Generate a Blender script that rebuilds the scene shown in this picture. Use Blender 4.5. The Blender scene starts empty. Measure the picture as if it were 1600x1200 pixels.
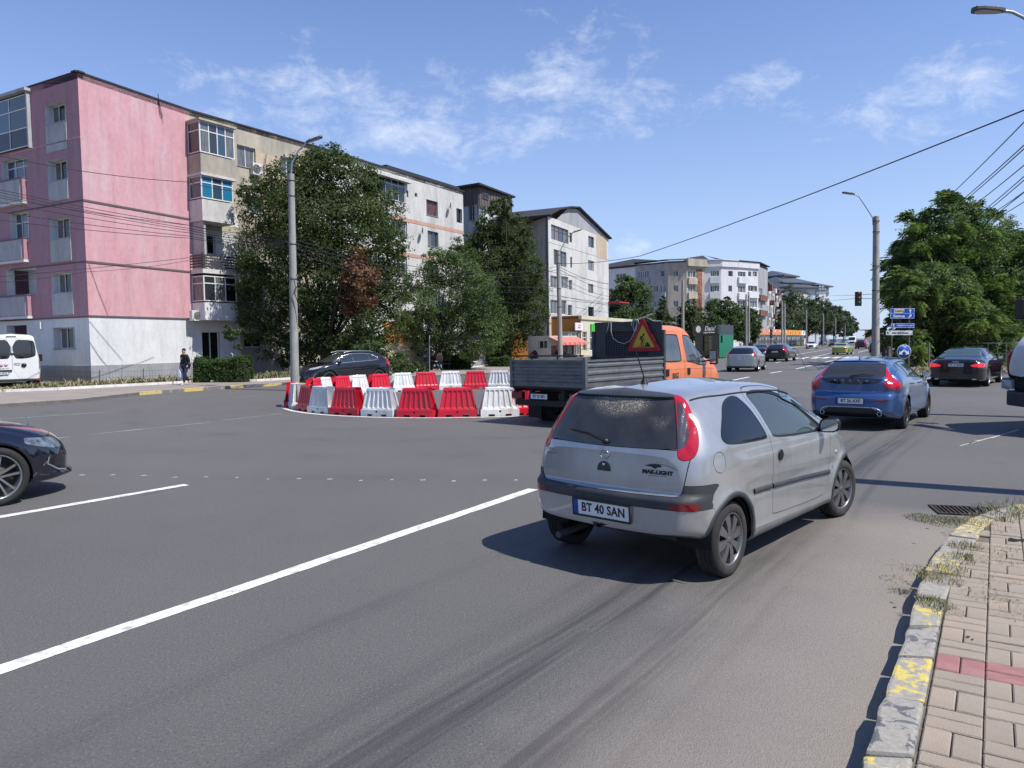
import bpy,bmesh,math,random
import numpy as np
from math import sin,cos,radians,pi,sqrt,atan,atan2,hypot
from mathutils import Vector,Matrix,noise as mnoise
random.seed(7)
RNG=np.random.default_rng(11)
SC=bpy.context.scene
COL=SC.collection
# -- camera
CAMH=1.86
FPX=1145.0
_roll=atan(-0.0148)
_pitch=atan((600-536.5)*cos(_roll)/FPX)
_F=np.array([0,cos(_pitch),-sin(_pitch)])
_U=np.array([0,sin(_pitch),cos(_pitch)])
_R=np.array([1.0,0,0])
_CX=_R*cos(_roll)+_U*sin(_roll)
_CY=-_R*sin(_roll)+_U*cos(_roll)
cam_data=bpy.data.cameras.new('camera')
cam=bpy.data.objects.new('camera',cam_data)
COL.objects.link(cam)
cam_data.sensor_width=36.0
cam_data.lens=FPX/1600*36.0
cam_data.clip_start=0.1
cam_data.clip_end=6000
M=Matrix(((_CX[0],_CY[0],-_F[0],0),(_CX[1],_CY[1],-_F[1],0),(_CX[2],_CY[2],-_F[2],CAMH),(0,0,0,1)))
cam.matrix_world=M
SC.camera=cam
def ray(px,py):
 return _F+_CX*(px-800)/FPX+_CY*(600-py)/FPX
def G(px,py,z=0.0):
 """point of the photograph -> place on the level z"""
 d=ray(px,py)
 p=d*(z-CAMH)/d[2]
 return Vector((p[0],p[1],z))
def D(px,py,Y):
 """point of the photograph -> place at the distance Y"""
 d=ray(px,py)
 p=d*Y/d[1]
 return Vector((p[0],p[1],p[2]+CAMH))
# -- light
SUN_AZ=Vector((0.875,-0.485))
SUN_EL=radians(56)
world=bpy.data.worlds.new('World')
SC.world=world
world.use_nodes=True
sun_data=bpy.data.lights.new('sun','SUN')
sun_data.energy=4.8
sun_data.angle=radians(0.5)
sun_data.color=(1.0,0.955,0.89)
sun=bpy.data.objects.new('sun',sun_data)
COL.objects.link(sun)
_sd=Vector((SUN_AZ.x*cos(SUN_EL),SUN_AZ.y*cos(SUN_EL),sin(SUN_EL)))
sun.rotation_euler=_sd.to_track_quat('Z','Y').to_euler()
SC.view_settings.view_transform='Standard'
SC.view_settings.look='None'
SC.view_settings.exposure=0.32
SC.view_settings.gamma=1.0
SC.view_settings.use_curve_mapping=False
SC.cycles.max_bounces=6
SC.cycles.transparent_max_bounces=24
SC.cycles.diffuse_bounces=3
SC.cycles.glossy_bounces=3
SC.cycles.transmission_bounces=4
SC.cycles.caustics_reflective=False
SC.cycles.caustics_refractive=False
def build_world():
 nt=world.node_tree
 N,L=nt.nodes,nt.links
 N.clear()
 out=N.new('ShaderNodeOutputWorld')
 bg=N.new('ShaderNodeBackground')
 sky=N.new('ShaderNodeTexSky')
 sky.sky_type='NISHITA'
 sky.sun_disc=False
 sky.sun_elevation=SUN_EL
 sky.sun_rotation=atan2(SUN_AZ.x,SUN_AZ.y)
 sky.altitude=100
 sky.air_density=1.0
 sky.dust_density=0.3
 sky.ozone_density=2.2
 tc=N.new('ShaderNodeTexCoord')
 sep=N.new('ShaderNodeSeparateXYZ')
 L.new(tc.outputs['Generated'],sep.inputs[0])
 def math_(op,a,b=None,c=None,clamp=False):
  n=N.new('ShaderNodeMath')
  n.operation=op
  n.use_clamp=clamp
  for i,v in enumerate((a,b,c)):
   if v is None:
    continue
   if isinstance(v,(int,float)):
    n.inputs[i].default_value=v
   else:
    L.new(v,n.inputs[i])
  return n.outputs[0]
 zc=math_('MAXIMUM',sep.outputs['Z'],0.0)
 def noise(scale,detail,rough,off,dist=0.0,stretch=(1,1,1)):
  mp=N.new('ShaderNodeMapping')
  mp.inputs['Location'].default_value=off
  mp.inputs['Scale'].default_value=stretch
  L.new(tc.outputs['Generated'],mp.inputs[0])
  n=N.new('ShaderNodeTexNoise')
  n.inputs['Scale'].default_value=scale
  n.inputs['Detail'].default_value=detail
  n.inputs['Roughness'].default_value=rough
  n.inputs['Distortion'].default_value=dist
  L.new(mp.outputs[0],n.inputs['Vector'])
  return n.outputs['Fac']
 fine=noise(19.0,10,0.70,(3,1,0),0.3,(1,1,1.7))
 streak=noise(4.2,8,0.62,(7,4,0),0.6,(1.0,1.0,3.2))
 banks=[(560,165,260,85,0.82),(420,110,160,60,0.5),(700,225,150,45,0.8),(480,35,50,22,0.55),(930,30,120,42,0.85),(1020,170,160,42,0.95),(860,120,80,30,0.8),(1120,75,150,28,0.45),(1220,121,55,22,0.95),(1480,125,100,34,1.0),(1430,215,160,45,0.6),(1330,190,90,22,0.62),(1180,350,260,34,0.42),(985,385,55,30,0.95),(1530,60,110,26,0.5),(150,80,120,30,0.3),(1740,120,120,40,0.4),(-200,200,200,70,0.5),(800,-260,500,90,0.4),(300,200,200,40,0.2)]
 total=None
 vm_in=tc.outputs['Generated']
 for(bx,by,sx,sy,w)in banks:
  d=Vector(ray(bx,by)).normalized()
  r_=Vector((d.y,-d.x,0)).normalized()
  up=r_.cross(d)*1.0
  def dot(vec):
   n=N.new('ShaderNodeVectorMath')
   n.operation='DOT_PRODUCT'
   n.inputs[1].default_value=vec
   L.new(vm_in,n.inputs[0])
   return n.outputs['Value']
  f=dot(d)
  a=math_('MULTIPLY',dot(r_),FPX/sx)
  b=math_('MULTIPLY',dot(up),FPX/sy)
  q=math_('ADD',math_('MULTIPLY',a,a),math_('MULTIPLY',b,b))
  g=math_('MULTIPLY',math_('EXPONENT',math_('MULTIPLY',q,-0.8)),w)
  g=math_('MULTIPLY',g,math_('GREATER_THAN',f,0.0))
  total=g if total is None else math_('ADD',total,g)
 dens=math_('ADD',math_('MULTIPLY',fine,0.64),math_('MULTIPLY',streak,0.36))
 thr=math_('SUBTRACT',0.69,math_('MULTIPLY',total,0.21))
 c=math_('MULTIPLY',math_('SUBTRACT',dens,thr),4.6,clamp=True)
 c=math_('POWER',c,1.25)
 c=math_('MULTIPLY',c,0.60)
 foot=math_('MULTIPLY',math_('POWER',math_('SUBTRACT',1.0,zc,clamp=True),3.9),0.85)
 hsv=N.new('ShaderNodeHueSaturation')
 hsv.inputs['Saturation'].default_value=1.0
 hsv.inputs['Hue'].default_value=0.5
 L.new(sky.outputs[0],hsv.inputs['Color'])
 mixc=N.new('ShaderNodeMix')
 mixc.data_type='RGBA'
 L.new(c,mixc.inputs['Factor'])
 tint=N.new('ShaderNodeMix')
 tint.data_type='RGBA'
 tint.blend_type='MULTIPLY'
 tint.inputs['Factor'].default_value=1.0
 tint.inputs['B'].default_value=(1.04,1.18,1.56,1)
 L.new(hsv.outputs[0],tint.inputs['A'])
 mixf=N.new('ShaderNodeMix')
 mixf.data_type='RGBA'
 L.new(foot,mixf.inputs['Factor'])
 L.new(tint.outputs['Result'],mixf.inputs['A'])
 mixf.inputs['B'].default_value=(5.2,6.4,8.4,1)
 L.new(mixf.outputs['Result'],mixc.inputs['A'])
 mixc.inputs['B'].default_value=(8.2,8.8,10.0,1)
 L.new(mixc.outputs['Result'],bg.inputs['Color'])
 bg.inputs['Strength'].default_value=0.09
 L.new(bg.outputs[0],out.inputs['Surface'])
build_world()
# -- helpers: objects
def tag(o,label=None,cat=None,group=None,kind=None):
 if label:
  o['label']=label
 if cat:
  o['category']=cat
 if group:
  o['group']=group
 if kind:
  o['kind']=kind
 return o
def thing(name,label,cat,loc=(0,0,0),rz=0.0,group=None):
 o=bpy.data.objects.new(name,None)
 o.empty_display_size=0.2
 COL.objects.link(o)
 o.location=loc
 o.rotation_euler=(0,0,rz)
 return tag(o,label,cat,group)
def link(name,me,parent=None,loc=None,rot=None,scale=None):
 o=bpy.data.objects.new(name,me)
 COL.objects.link(o)
 if parent is not None:
  o.parent=parent
 if loc is not None:
  o.location=loc
 if rot is not None:
  o.rotation_euler=rot
 if scale is not None:
  o.scale=scale
 return o
def kids(o):
 return[c for c in bpy.data.objects if c.parent==o]
def copy_tree(o,parent=None):
 tree={}
 for c in bpy.data.objects:
  if c.parent:
   tree.setdefault(c.parent.name,[]).append(c)
 def rec(s,p):
  n=s.copy()
  COL.objects.link(n)
  n.parent=p
  for ch in tree.get(s.name,[]):
   rec(ch,n)
  return n
 return rec(o,parent)
class MB:
 """collects shapes, then links them as ONE mesh object"""
 def __init__(s):
  s.v,s.f,s.m,s.sm=[],[],[],[]
 def add(s,vs,fs,mi=0,smooth=False):
  b=len(s.v)
  s.v+=[tuple(p)for p in vs]
  for f in fs:
   s.f.append(tuple(b+i for i in f))
   s.m.append(mi)
   s.sm.append(smooth)
  return s
 def box(s,x0,y0,z0,x1,y1,z1,mi=0,M=None,top=1.0):
  if x0>x1:x0,x1=x1,x0
  if y0>y1:y0,y1=y1,y0
  if z0>z1:z0,z1=z1,z0
  vs=[(x0,y0,z0),(x1,y0,z0),(x1,y1,z0),(x0,y1,z0),(x0,y0,z1),(x1,y0,z1),(x1,y1,z1),(x0,y1,z1)]
  if M is not None:
   vs=[M@Vector(p)for p in vs]
  return s.add(vs,[(3,2,1,0),(4,5,6,7),(0,1,5,4),(1,2,6,5),(2,3,7,6),(3,0,4,7)],mi)
 def cbox(s,c,size,mi=0,M=None):
  return s.box(c[0]-size[0]/2,c[1]-size[1]/2,c[2]-size[2]/2,c[0]+size[0]/2,c[1]+size[1]/2,c[2]+size[2]/2,mi,M)
 def prism(s,poly,z0,z1,mi=0,M=None,cap=True,smooth=False):
  n=len(poly)
  vs=[(p[0],p[1],z0)for p in poly]+[(p[0],p[1],z1)for p in poly]
  if M is not None:
   vs=[M@Vector(p)for p in vs]
  fs=[(i,(i+1)%n,n+(i+1)%n,n+i)for i in range(n)]
  s.add(vs,fs,mi,smooth)
  if cap:
   s.add(vs,[tuple(range(n))[::-1],tuple(range(n,2*n))],mi)
  return s
 def tube(s,pts,r,seg=6,mi=0,cap=True,smooth=True):
  pts=[Vector(p)for p in pts]
  n=len(pts)
  rs=r if isinstance(r,(list,tuple))else[r]*n
  vs=[]
  up=None
  for i,p in enumerate(pts):
   t=(pts[min(i+1,n-1)]-pts[max(i-1,0)]).normalized()
   if up is None:
    up=t.orthogonal().normalized()
   else:
    up=(up-t*up.dot(t)).normalized()
   sd=t.cross(up)
   for k in range(seg):
    a=2*pi*k/seg
    vs.append(p+(up*cos(a)+sd*sin(a))*rs[i])
  fs=[]
  for i in range(n-1):
   for k in range(seg):
    fs.append((i*seg+k,i*seg+(k+1)%seg,(i+1)*seg+(k+1)%seg,(i+1)*seg+k))
  s.add(vs,fs,mi,smooth)
  if cap:
   s.add(vs,[tuple(range(seg))[::-1],tuple(range((n-1)*seg,n*seg))],mi)
  return s
 def lathe(s,prof,seg=32,mi=0,axis='z',M=None,smooth=True):
  """prof = [(r, h)]"""
  vs,fs=[],[]
  for(r,h)in prof:
   for k in range(seg):
    a=2*pi*k/seg
    p=(r*cos(a),r*sin(a),h)
    if axis=='y':
     p=(r*cos(a),h,r*sin(a))
    elif axis=='x':
     p=(h,r*cos(a),r*sin(a))
    vs.append(Vector(p)if M is None else M@Vector(p))
  for i in range(len(prof)-1):
   for k in range(seg):
    q=(i*seg+k,i*seg+(k+1)%seg,(i+1)*seg+(k+1)%seg,(i+1)*seg+k)
    fs.append(q if axis!='y' else q[::-1])
  return s.add(vs,fs,mi,smooth)
 def quad(s,a,b,c,d,mi=0):
  return s.add([a,b,c,d],[(0,1,2,3)],mi)
 def mesh(s,name,mats):
  me=bpy.data.meshes.new(name)
  me.from_pydata(s.v,[],s.f)
  if not isinstance(mats,(list,tuple)):
   mats=[mats]
  for m in mats:
   me.materials.append(m)
  me.polygons.foreach_set('material_index',s.m)
  me.polygons.foreach_set('use_smooth',s.sm)
  me.update()
  return me
 def build(s,name,mats,parent=None,loc=None,rot=None,bevel=0.0,fix=True):
  me=s.mesh(name,mats)
  if fix or bevel:
   bm=bmesh.new()
   bm.from_mesh(me)
   if bevel:
    bmesh.ops.remove_doubles(bm,verts=bm.verts,dist=1e-5)
   bmesh.ops.recalc_face_normals(bm,faces=bm.faces)
   if bevel:
    es=[e for e in bm.edges if len(e.link_faces)==2 and e.calc_face_angle(0)>0.6]
    bmesh.ops.bevel(bm,geom=es,offset=bevel,segments=2,affect='EDGES',profile=0.6)
   bm.to_mesh(me)
   bm.free()
  return link(name,me,parent,loc,rot)
def numesh(name,V,F,mats,mi=None,smooth=False,parent=None,nper=None):
 """mesh from numpy arrays; F is (n, k)"""
 me=bpy.data.meshes.new(name)
 V=np.asarray(V,dtype=np.float32)
 F=np.asarray(F,dtype=np.int32)
 n,k=F.shape
 me.vertices.add(len(V))
 me.vertices.foreach_set('co',V.ravel())
 me.loops.add(n*k)
 me.loops.foreach_set('vertex_index',F.ravel())
 me.polygons.add(n)
 me.polygons.foreach_set('loop_start',np.arange(0,n*k,k,dtype=np.int32))
 if mi is not None:
  me.polygons.foreach_set('material_index',np.asarray(mi,dtype=np.int32))
 me.polygons.foreach_set('use_smooth',np.full(n,smooth))
 if not isinstance(mats,(list,tuple)):
  mats=[mats]
 for m in mats:
  me.materials.append(m)
 me.update(calc_edges=True)
 return link(name,me,parent)
# -- helpers: materials
_mats={}
def mat(name,color,rough=0.6,metal=0.0,coat=0.0,spec=0.5,var=0.0,vscale=3.0,color2=None,bump=0.0,bscale=60.0,stretch=(1,1,1),emit=None,estr=0.0,alpha=1.0,trans=0.0,grime=None,gscale=1.0,gamt=0.5,coatrough=0.05,flake=0.0,sheen=0.0,ior=1.45):
 if name in _mats:
  return _mats[name]
 m=bpy.data.materials.new(name)
 m.use_nodes=True
 nt=m.node_tree
 N,L=nt.nodes,nt.links
 b=N['Principled BSDF']
 c=tuple(color)+(1,)
 b.inputs['Base Color'].default_value=c
 b.inputs['Roughness'].default_value=rough
 b.inputs['Metallic'].default_value=metal
 b.inputs['Coat Weight'].default_value=coat
 b.inputs['Coat Roughness'].default_value=coatrough
 b.inputs['Specular IOR Level'].default_value=spec
 b.inputs['IOR'].default_value=ior
 b.inputs['Transmission Weight'].default_value=trans
 b.inputs['Alpha'].default_value=alpha
 if emit:
  b.inputs['Emission Color'].default_value=tuple(emit)+(1,)
  b.inputs['Emission Strength'].default_value=estr
 if var or color2 or bump or grime or flake:
  tc=N.new('ShaderNodeTexCoord')
  mp=N.new('ShaderNodeMapping')
  mp.inputs['Scale'].default_value=stretch
  L.new(tc.outputs['Object'],mp.inputs[0])
  cur=None
  if var or color2:
   n=N.new('ShaderNodeTexNoise')
   n.inputs['Scale'].default_value=vscale
   n.inputs['Detail'].default_value=7
   n.inputs['Roughness'].default_value=0.62
   L.new(mp.outputs[0],n.inputs['Vector'])
   r=N.new('ShaderNodeValToRGB')
   r.color_ramp.elements[0].position=0.32
   r.color_ramp.elements[1].position=0.68
   c2=color2 if color2 else tuple(max(0,x*(1-var))for x in color)
   c1=color if color2 else tuple(min(1,x*(1+var*.5))for x in color)
   r.color_ramp.elements[0].color=tuple(c2)+(1,)
   r.color_ramp.elements[1].color=tuple(c1)+(1,)
   L.new(n.outputs['Fac'],r.inputs[0])
   cur=r.outputs[0]
  if grime:
   n2=N.new('ShaderNodeTexNoise')
   n2.inputs['Scale'].default_value=gscale
   n2.inputs['Detail'].default_value=10
   n2.inputs['Roughness'].default_value=0.7
   mp2=N.new('ShaderNodeMapping')
   mp2.inputs['Scale'].default_value=(1,1,0.28)
   L.new(tc.outputs['Object'],mp2.inputs[0])
   L.new(mp2.outputs[0],n2.inputs['Vector'])
   r2=N.new('ShaderNodeValToRGB')
   r2.color_ramp.elements[0].position=0.46
   r2.color_ramp.elements[1].position=0.72
   r2.color_ramp.elements[0].color=(0,0,0,1)
   r2.color_ramp.elements[1].color=(gamt,gamt,gamt,1)
   L.new(n2.outputs['Fac'],r2.inputs[0])
   mx=N.new('ShaderNodeMix')
   mx.data_type='RGBA'
   L.new(r2.outputs[0],mx.inputs['Factor'])
   if cur is None:
    mx.inputs['A'].default_value=c
   else:
    L.new(cur,mx.inputs['A'])
   mx.inputs['B'].default_value=tuple(grime)+(1,)
   cur=mx.outputs['Result']
  if cur is not None:
   L.new(cur,b.inputs['Base Color'])
  if bump:
   nb=N.new('ShaderNodeTexNoise')
   nb.inputs['Scale'].default_value=bscale
   nb.inputs['Detail'].default_value=6
   nb.inputs['Roughness'].default_value=0.65
   L.new(mp.outputs[0],nb.inputs['Vector'])
   bp=N.new('ShaderNodeBump')
   bp.inputs['Strength'].default_value=bump
   bp.inputs['Distance'].default_value=0.02
   L.new(nb.outputs['Fac'],bp.inputs['Height'])
   L.new(bp.outputs[0],b.inputs['Normal'])
 _mats[name]=m
 return m
def glass(name,color=(0.02,0.025,0.03),rough=0.03,var=0.0):
 return mat(name,color,rough=rough,spec=0.9,coat=0.6,coatrough=0.02,ior=1.5)
def text_mesh(txt,size,mat_,name,parent,Mx,align='CENTER',extrude=0.0015,shear=0.0,sx=1.0,bold=0.0,space=1.0,res=3):
 cu=bpy.data.curves.new(name,'FONT')
 cu.body=txt
 cu.size=size
 cu.align_x=align
 cu.align_y='CENTER'
 cu.extrude=extrude
 cu.shear=shear
 cu.offset=bold
 cu.space_character=space
 cu.resolution_u=res
 tmp=bpy.data.objects.new('tmp',cu)
 COL.objects.link(tmp)
 dg=bpy.context.evaluated_depsgraph_get()
 me=bpy.data.meshes.new_from_object(tmp.evaluated_get(dg))
 bpy.data.objects.remove(tmp)
 bpy.data.curves.remove(cu)
 me.materials.clear()
 me.materials.append(mat_)
 me.transform(Matrix.Diagonal((sx,1,1,1)))
 me.transform(Mx)
 me.name=name
 return link(name,me,parent)
def frame(o,x,y):
 """matrix whose local x, y axes are the given directions"""
 x=Vector(x).normalized()
 y=Vector(y).normalized()
 z=x.cross(y)
 return Matrix(((x.x,y.x,z.x,o[0]),(x.y,y.y,z.y,o[1]),(x.z,y.z,z.z,o[2]),(0,0,0,1)))
# -- ground, road, pavements
def st(o):
 return tag(o,kind='structure')
def nodes_of(m):
 return m.node_tree.nodes,m.node_tree.links,m.node_tree.nodes['Principled BSDF']
def asphalt_mat():
 m=bpy.data.materials.new('asphalt')
 m.use_nodes=True
 N,L,b=nodes_of(m)
 tc=N.new('ShaderNodeTexCoord')
 P=tc.outputs['Object']
 def mth(op,a,b_=None,c=None,clamp=False):
  n=N.new('ShaderNodeMath')
  n.operation=op
  n.use_clamp=clamp
  for i,v in enumerate((a,b_,c)):
   if v is None:
    continue
   if isinstance(v,(int,float)):
    n.inputs[i].default_value=v
   else:
    L.new(v,n.inputs[i])
  return n.outputs[0]
 def noise(scale,detail=4,rough=.6,stretch=(1,1,1),rot=0,dist=0):
  mp=N.new('ShaderNodeMapping')
  mp.inputs['Scale'].default_value=stretch
  mp.inputs['Rotation'].default_value=(0,0,rot)
  L.new(P,mp.inputs[0])
  n=N.new('ShaderNodeTexNoise')
  n.inputs['Scale'].default_value=scale
  n.inputs['Detail'].default_value=detail
  n.inputs['Roughness'].default_value=rough
  n.inputs['Distortion'].default_value=dist
  L.new(mp.outputs[0],n.inputs['Vector'])
  return n.outputs['Fac']
 def mixc(f,a,b_):
  n=N.new('ShaderNodeMix')
  n.data_type='RGBA'
  for k,v in(('Factor',f),('A',a),('B',b_)):
   if isinstance(v,(tuple,float,int)):
    n.inputs[k].default_value=v
   else:
    L.new(v,n.inputs[k])
  return n.outputs['Result']
 sep=N.new('ShaderNodeSeparateXYZ')
 L.new(P,sep.inputs[0])
 X,Y=sep.outputs[0],sep.outputs[1]
 big=noise(.22,6,.6)
 mid=noise(1.7,8,.65)
 agg=noise(62,6,.85)
 agg2=noise(60,4,.7)
 vor=N.new('ShaderNodeTexVoronoi')
 vor.inputs['Scale'].default_value=120
 L.new(P,vor.inputs['Vector'])
 base=mixc(mth('MULTIPLY',mth('SUBTRACT',big,.35),2.4,clamp=True),(.094,.090,.087,1),(.124,.119,.114,1))
 base=mixc(mth('MULTIPLY',mth('SUBTRACT',mid,.42),2.0,clamp=True),base,(.110,.105,.100,1))
 stone=mth('MULTIPLY',mth('SUBTRACT',agg,.54),12.0,clamp=True)
 base=mixc(mth('MULTIPLY',stone,.62),base,(.25,.24,.23,1))
 pit=mth('MULTIPLY',mth('SUBTRACT',.46,agg2),9.0,clamp=True)
 base=mixc(mth('MULTIPLY',pit,.6),base,(.035,.034,.035,1))
 a0=G(560,1190)
 a1=G(965,925)
 d=(a1-a0).normalized()
 nx,ny=-d.y,d.x
 wob=mth('MULTIPLY',mth('SUBTRACT',noise(.16,1),.5),.55)
 v=mth('ADD',mth('ADD',mth('MULTIPLY',X,nx),mth('MULTIPLY',Y,ny)),wob)
 u=mth('ADD',mth('MULTIPLY',X,d.x),mth('MULTIPLY',Y,d.y))
 cb=N.new('ShaderNodeCombineXYZ')
 L.new(mth('MULTIPLY',u,.22),cb.inputs[0])
 L.new(mth('MULTIPLY',v,6.0),cb.inputs[1])
 fn_=N.new('ShaderNodeTexNoise')
 fn_.inputs['Scale'].default_value=1.6
 fn_.inputs['Detail'].default_value=6
 fn_.inputs['Roughness'].default_value=.62
 L.new(cb.outputs[0],fn_.inputs['Vector'])
 fib=fn_.outputs['Fac']
 tr=None
 for(q,w,k)in((G(655,1130),.11,.9),(G(740,1120),.05,.6),(G(830,1060),.10,.6),(G(900,1120),.13,.9),(G(985,1060),.06,.7),(G(480,1160),.10,.35),(G(1080,1010),.09,.75),(G(1170,985),.05,.5),(G(560,960),.10,.3)):
  c=q.x*nx+q.y*ny
  e=mth('DIVIDE',mth('SUBTRACT',v,c),w)
  g=mth('MULTIPLY',mth('EXPONENT',mth('MULTIPLY',mth('MULTIPLY',e,e),-1.0)),k)
  tr=g if tr is None else mth('ADD',tr,g)
 tr=mth('MULTIPLY',tr,mth('MULTIPLY',mth('SUBTRACT',fib,.34),4.0,clamp=True),clamp=True)
 tr=mth('MULTIPLY',tr,mth('MULTIPLY',mth('SUBTRACT',24.0,u),.08,clamp=True))
 base=mixc(mth('MULTIPLY',tr,.85),base,(.034,.034,.036,1))
 rr=mth('SQRT',mth('ADD',mth('POWER',mth('SUBTRACT',X,-1.3),2.0),mth('POWER',mth('SUBTRACT',Y,24.6),2.0)))
 ring=mth('ADD',rr,mth('MULTIPLY',mth('SUBTRACT',noise(.5,3),.5),1.6))
 rn=None
 for c,w,k in((8.6,.25,.5),(10.3,.3,.6),(12.4,.5,.35),(14.4,.35,.4)):
  e=mth('DIVIDE',mth('SUBTRACT',ring,c),w)
  g=mth('MULTIPLY',mth('EXPONENT',mth('MULTIPLY',mth('MULTIPLY',e,e),-1.0)),k)
  rn=g if rn is None else mth('ADD',rn,g)
 rn=mth('MULTIPLY',rn,mth('MULTIPLY',mth('SUBTRACT',noise(1.1,4),.42),4.0,clamp=True),clamp=True)
 base=mixc(mth('MULTIPLY',rn,.42),base,(.030,.030,.031,1))
 k0,k1=G(1370,1160),G(1475,862)
 kd=(k1-k0).normalized()
 kn=Vector((-kd.y,kd.x))
 if kn.x>0:
  kn=-kn
 dist=mth('ADD',mth('MULTIPLY',X,kn.x),mth('MULTIPLY',Y,kn.y))
 dist=mth('SUBTRACT',dist,k0.x*kn.x+k0.y*kn.y)
 dist=mth('ADD',dist,mth('MULTIPLY',mth('SUBTRACT',noise(1.2,6),.5),.9))
 along=mth('ADD',mth('MULTIPLY',X,kd.x),mth('MULTIPLY',Y,kd.y))
 dust=mth('SUBTRACT',1.0,mth('DIVIDE',dist,1.55),clamp=True)
 dust=mth('MULTIPLY',dust,mth('SUBTRACT',1.0,mth('MULTIPLY',mth('SUBTRACT',along,k1.x*kd.x+k1.y*kd.y+.7),.9,clamp=True)))
 dust=mth('POWER',dust,.8)
 base=mixc(mth('MULTIPLY',dust,mth('ADD',mth('MULTIPLY',noise(30,5),.5),.50)),base,(.30,.262,.218,1))
 spot=mth('MULTIPLY',mth('SUBTRACT',noise(.9,2,.4,stretch=(1,1,1)),.70),10,clamp=True)
 base=mixc(mth('MULTIPLY',spot,.5),base,(.035,.034,.034,1))
 grit=mth('MULTIPLY',mth('SUBTRACT',noise(14,1),.79),30,clamp=True)
 base=mixc(mth('MULTIPLY',grit,.5),base,(.26,.24,.21,1))
 L.new(base,b.inputs['Base Color'])
 L.new(mth('ADD',.66,mth('MULTIPLY',agg,.22)),b.inputs['Roughness'])
 bp=N.new('ShaderNodeBump')
 bp.inputs['Strength'].default_value=.8
 bp.inputs['Distance'].default_value=.008
 L.new(mth('ADD',agg,mth('MULTIPLY',vor.outputs['Distance'],.5)),bp.inputs['Height'])
 L.new(bp.outputs[0],b.inputs['Normal'])
 return m
M_ASPH=asphalt_mat()
M_EARTH=mat('earth',(.16,.13,.09),rough=.95,color2=(.10,.085,.06),vscale=.8,bump=.4,bscale=30,grime=(.07,.09,.035),gscale=1.5,gamt=.8)
M_PAVE_FAR=mat('pavement_far',(.30,.255,.225),rough=.9,color2=(.235,.20,.18),vscale=1.1,bump=.2,bscale=40,grime=(.17,.15,.13),gscale=.5,gamt=.6)
M_CONC=mat('concrete',(.36,.345,.31),rough=.85,color2=(.27,.26,.235),vscale=2.5,bump=.25,bscale=60,grime=(.12,.115,.105),gscale=2,gamt=.6)
M_WPAINT=mat('road_paint',(.70,.69,.66),rough=.75,grime=(.22,.21,.20),gscale=11,gamt=.95,bump=.15,bscale=120)
M_WPAINT2=mat('road_paint_worn',(.50,.49,.47),rough=.75,grime=(.10,.10,.10),gscale=9,gamt=1.0)
g=MB()
g.quad((-3000,-300,-.06),(3000,-300,-.06),(3000,4500,-.06),(-3000,4500,-.06))
st(g.build('ground',M_EARTH,fix=False))
def sheet(name,pts,z,m,kind=True):
 mb=MB()
 mb.add([(p[0],p[1],z)for p in pts],[tuple(range(len(pts)))])
 o=mb.build(name,m,fix=False)
 if o.data.polygons[0].normal.z<0:
  o.data.flip_normals()
 return st(o)if kind else o
sheet('road',[(-90,-25),(140,-25),(330,600),(60,600),(-90,60)],0.0,M_ASPH)
def slab(name,pts,z0,z1,m):
 mb=MB()
 mb.prism([(p[0],p[1])for p in pts],z0,z1)
 return st(mb.build(name,m))
KL=[(-420,668),(-150,650),(0,637),(120,629),(218,617.5),(300,611.5),(380,606),(455,601.5),(540,596.5),(620,592),(700,588.5),(800,584),(900,578.5),(1000,570),(1090,561),(1150,554.5),(1200,548.8),(1250,543.2),(1300,537.6)]
KLW=[G(x,y)for x,y in KL]
far_l=[KLW[-1]+Vector((60,190,0)),Vector((-60,700,0)),Vector((-200,120,0)),Vector((-90,10,0))]
slab('pavement',[p.xy for p in KLW]+[p.xy for p in far_l],-.02,.12,M_PAVE_FAR)
bedpts=[G(x,y,.12)for x,y in[(-250,640),(0,613),(90,609.5),(160,605.5),(275,599.5),(300,597.6)]]
bed=[p.xy for p in bedpts]+[Vector((-17.2,44)),Vector((-24,47)),Vector((-60,66))]
slab('soil_bed',bed,.10,.16,M_EARTH)
mb=MB()
for i in range(1,len(bedpts)-1):
 p,q=bedpts[i],bedpts[i+1]
 d=(q-p).normalized()
 n=Vector((-d.y,d.x,0))*.06
 mb.prism([(p-n).xy,(q-n).xy,(q+n).xy,(p+n).xy],.12,.235)
M_WKERB=mat('white_kerb',(.66,.65,.61),rough=.8,grime=(.35,.33,.29),gscale=3,gamt=.7)
tag(mb.build('bed_edging',M_WKERB),kind='structure')
bed2=[G(x,y,.12)for x,y in[(330,597.6),(400,596),(470,592),(560,586),(640,579.5),(690,577),(745,573.5),(790,571)]]
slab('soil_bed',[p.xy for p in bed2]+[Vector((-2,62)),Vector((-8,58)),Vector((-15,47))],.10,.16,M_EARTH)
mb=MB()
for i in range(len(bed2)-1):
 p,q=bed2[i],bed2[i+1]
 d=(q-p).normalized()
 n=Vector((-d.y,d.x,0))*.06
 mb.prism([(p-n).xy,(q-n).xy,(q+n).xy,(p+n).xy],.12,.235)
tag(mb.build('bed_edging',M_WKERB),kind='structure')
KR=[(1345,532.2),(1352,537),(1361,550),(1372,562),(1392,575),(1412,588),(1440,601.5),(1475,590),(1520,586),(1600,584),(1750,582)]
KRW=[G(x,y)for x,y in KR]
slab('pavement',[p.xy for p in KRW]+[Vector((140,45)),Vector((170,120)),KRW[0].xy+Vector((90,160))],-.02,.12,mat('pavement_sand',(.33,.29,.24),rough=.9,color2=(.27,.24,.20),vscale=1.3,grime=(.15,.13,.10),gscale=.7,gamt=.6))
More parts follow.
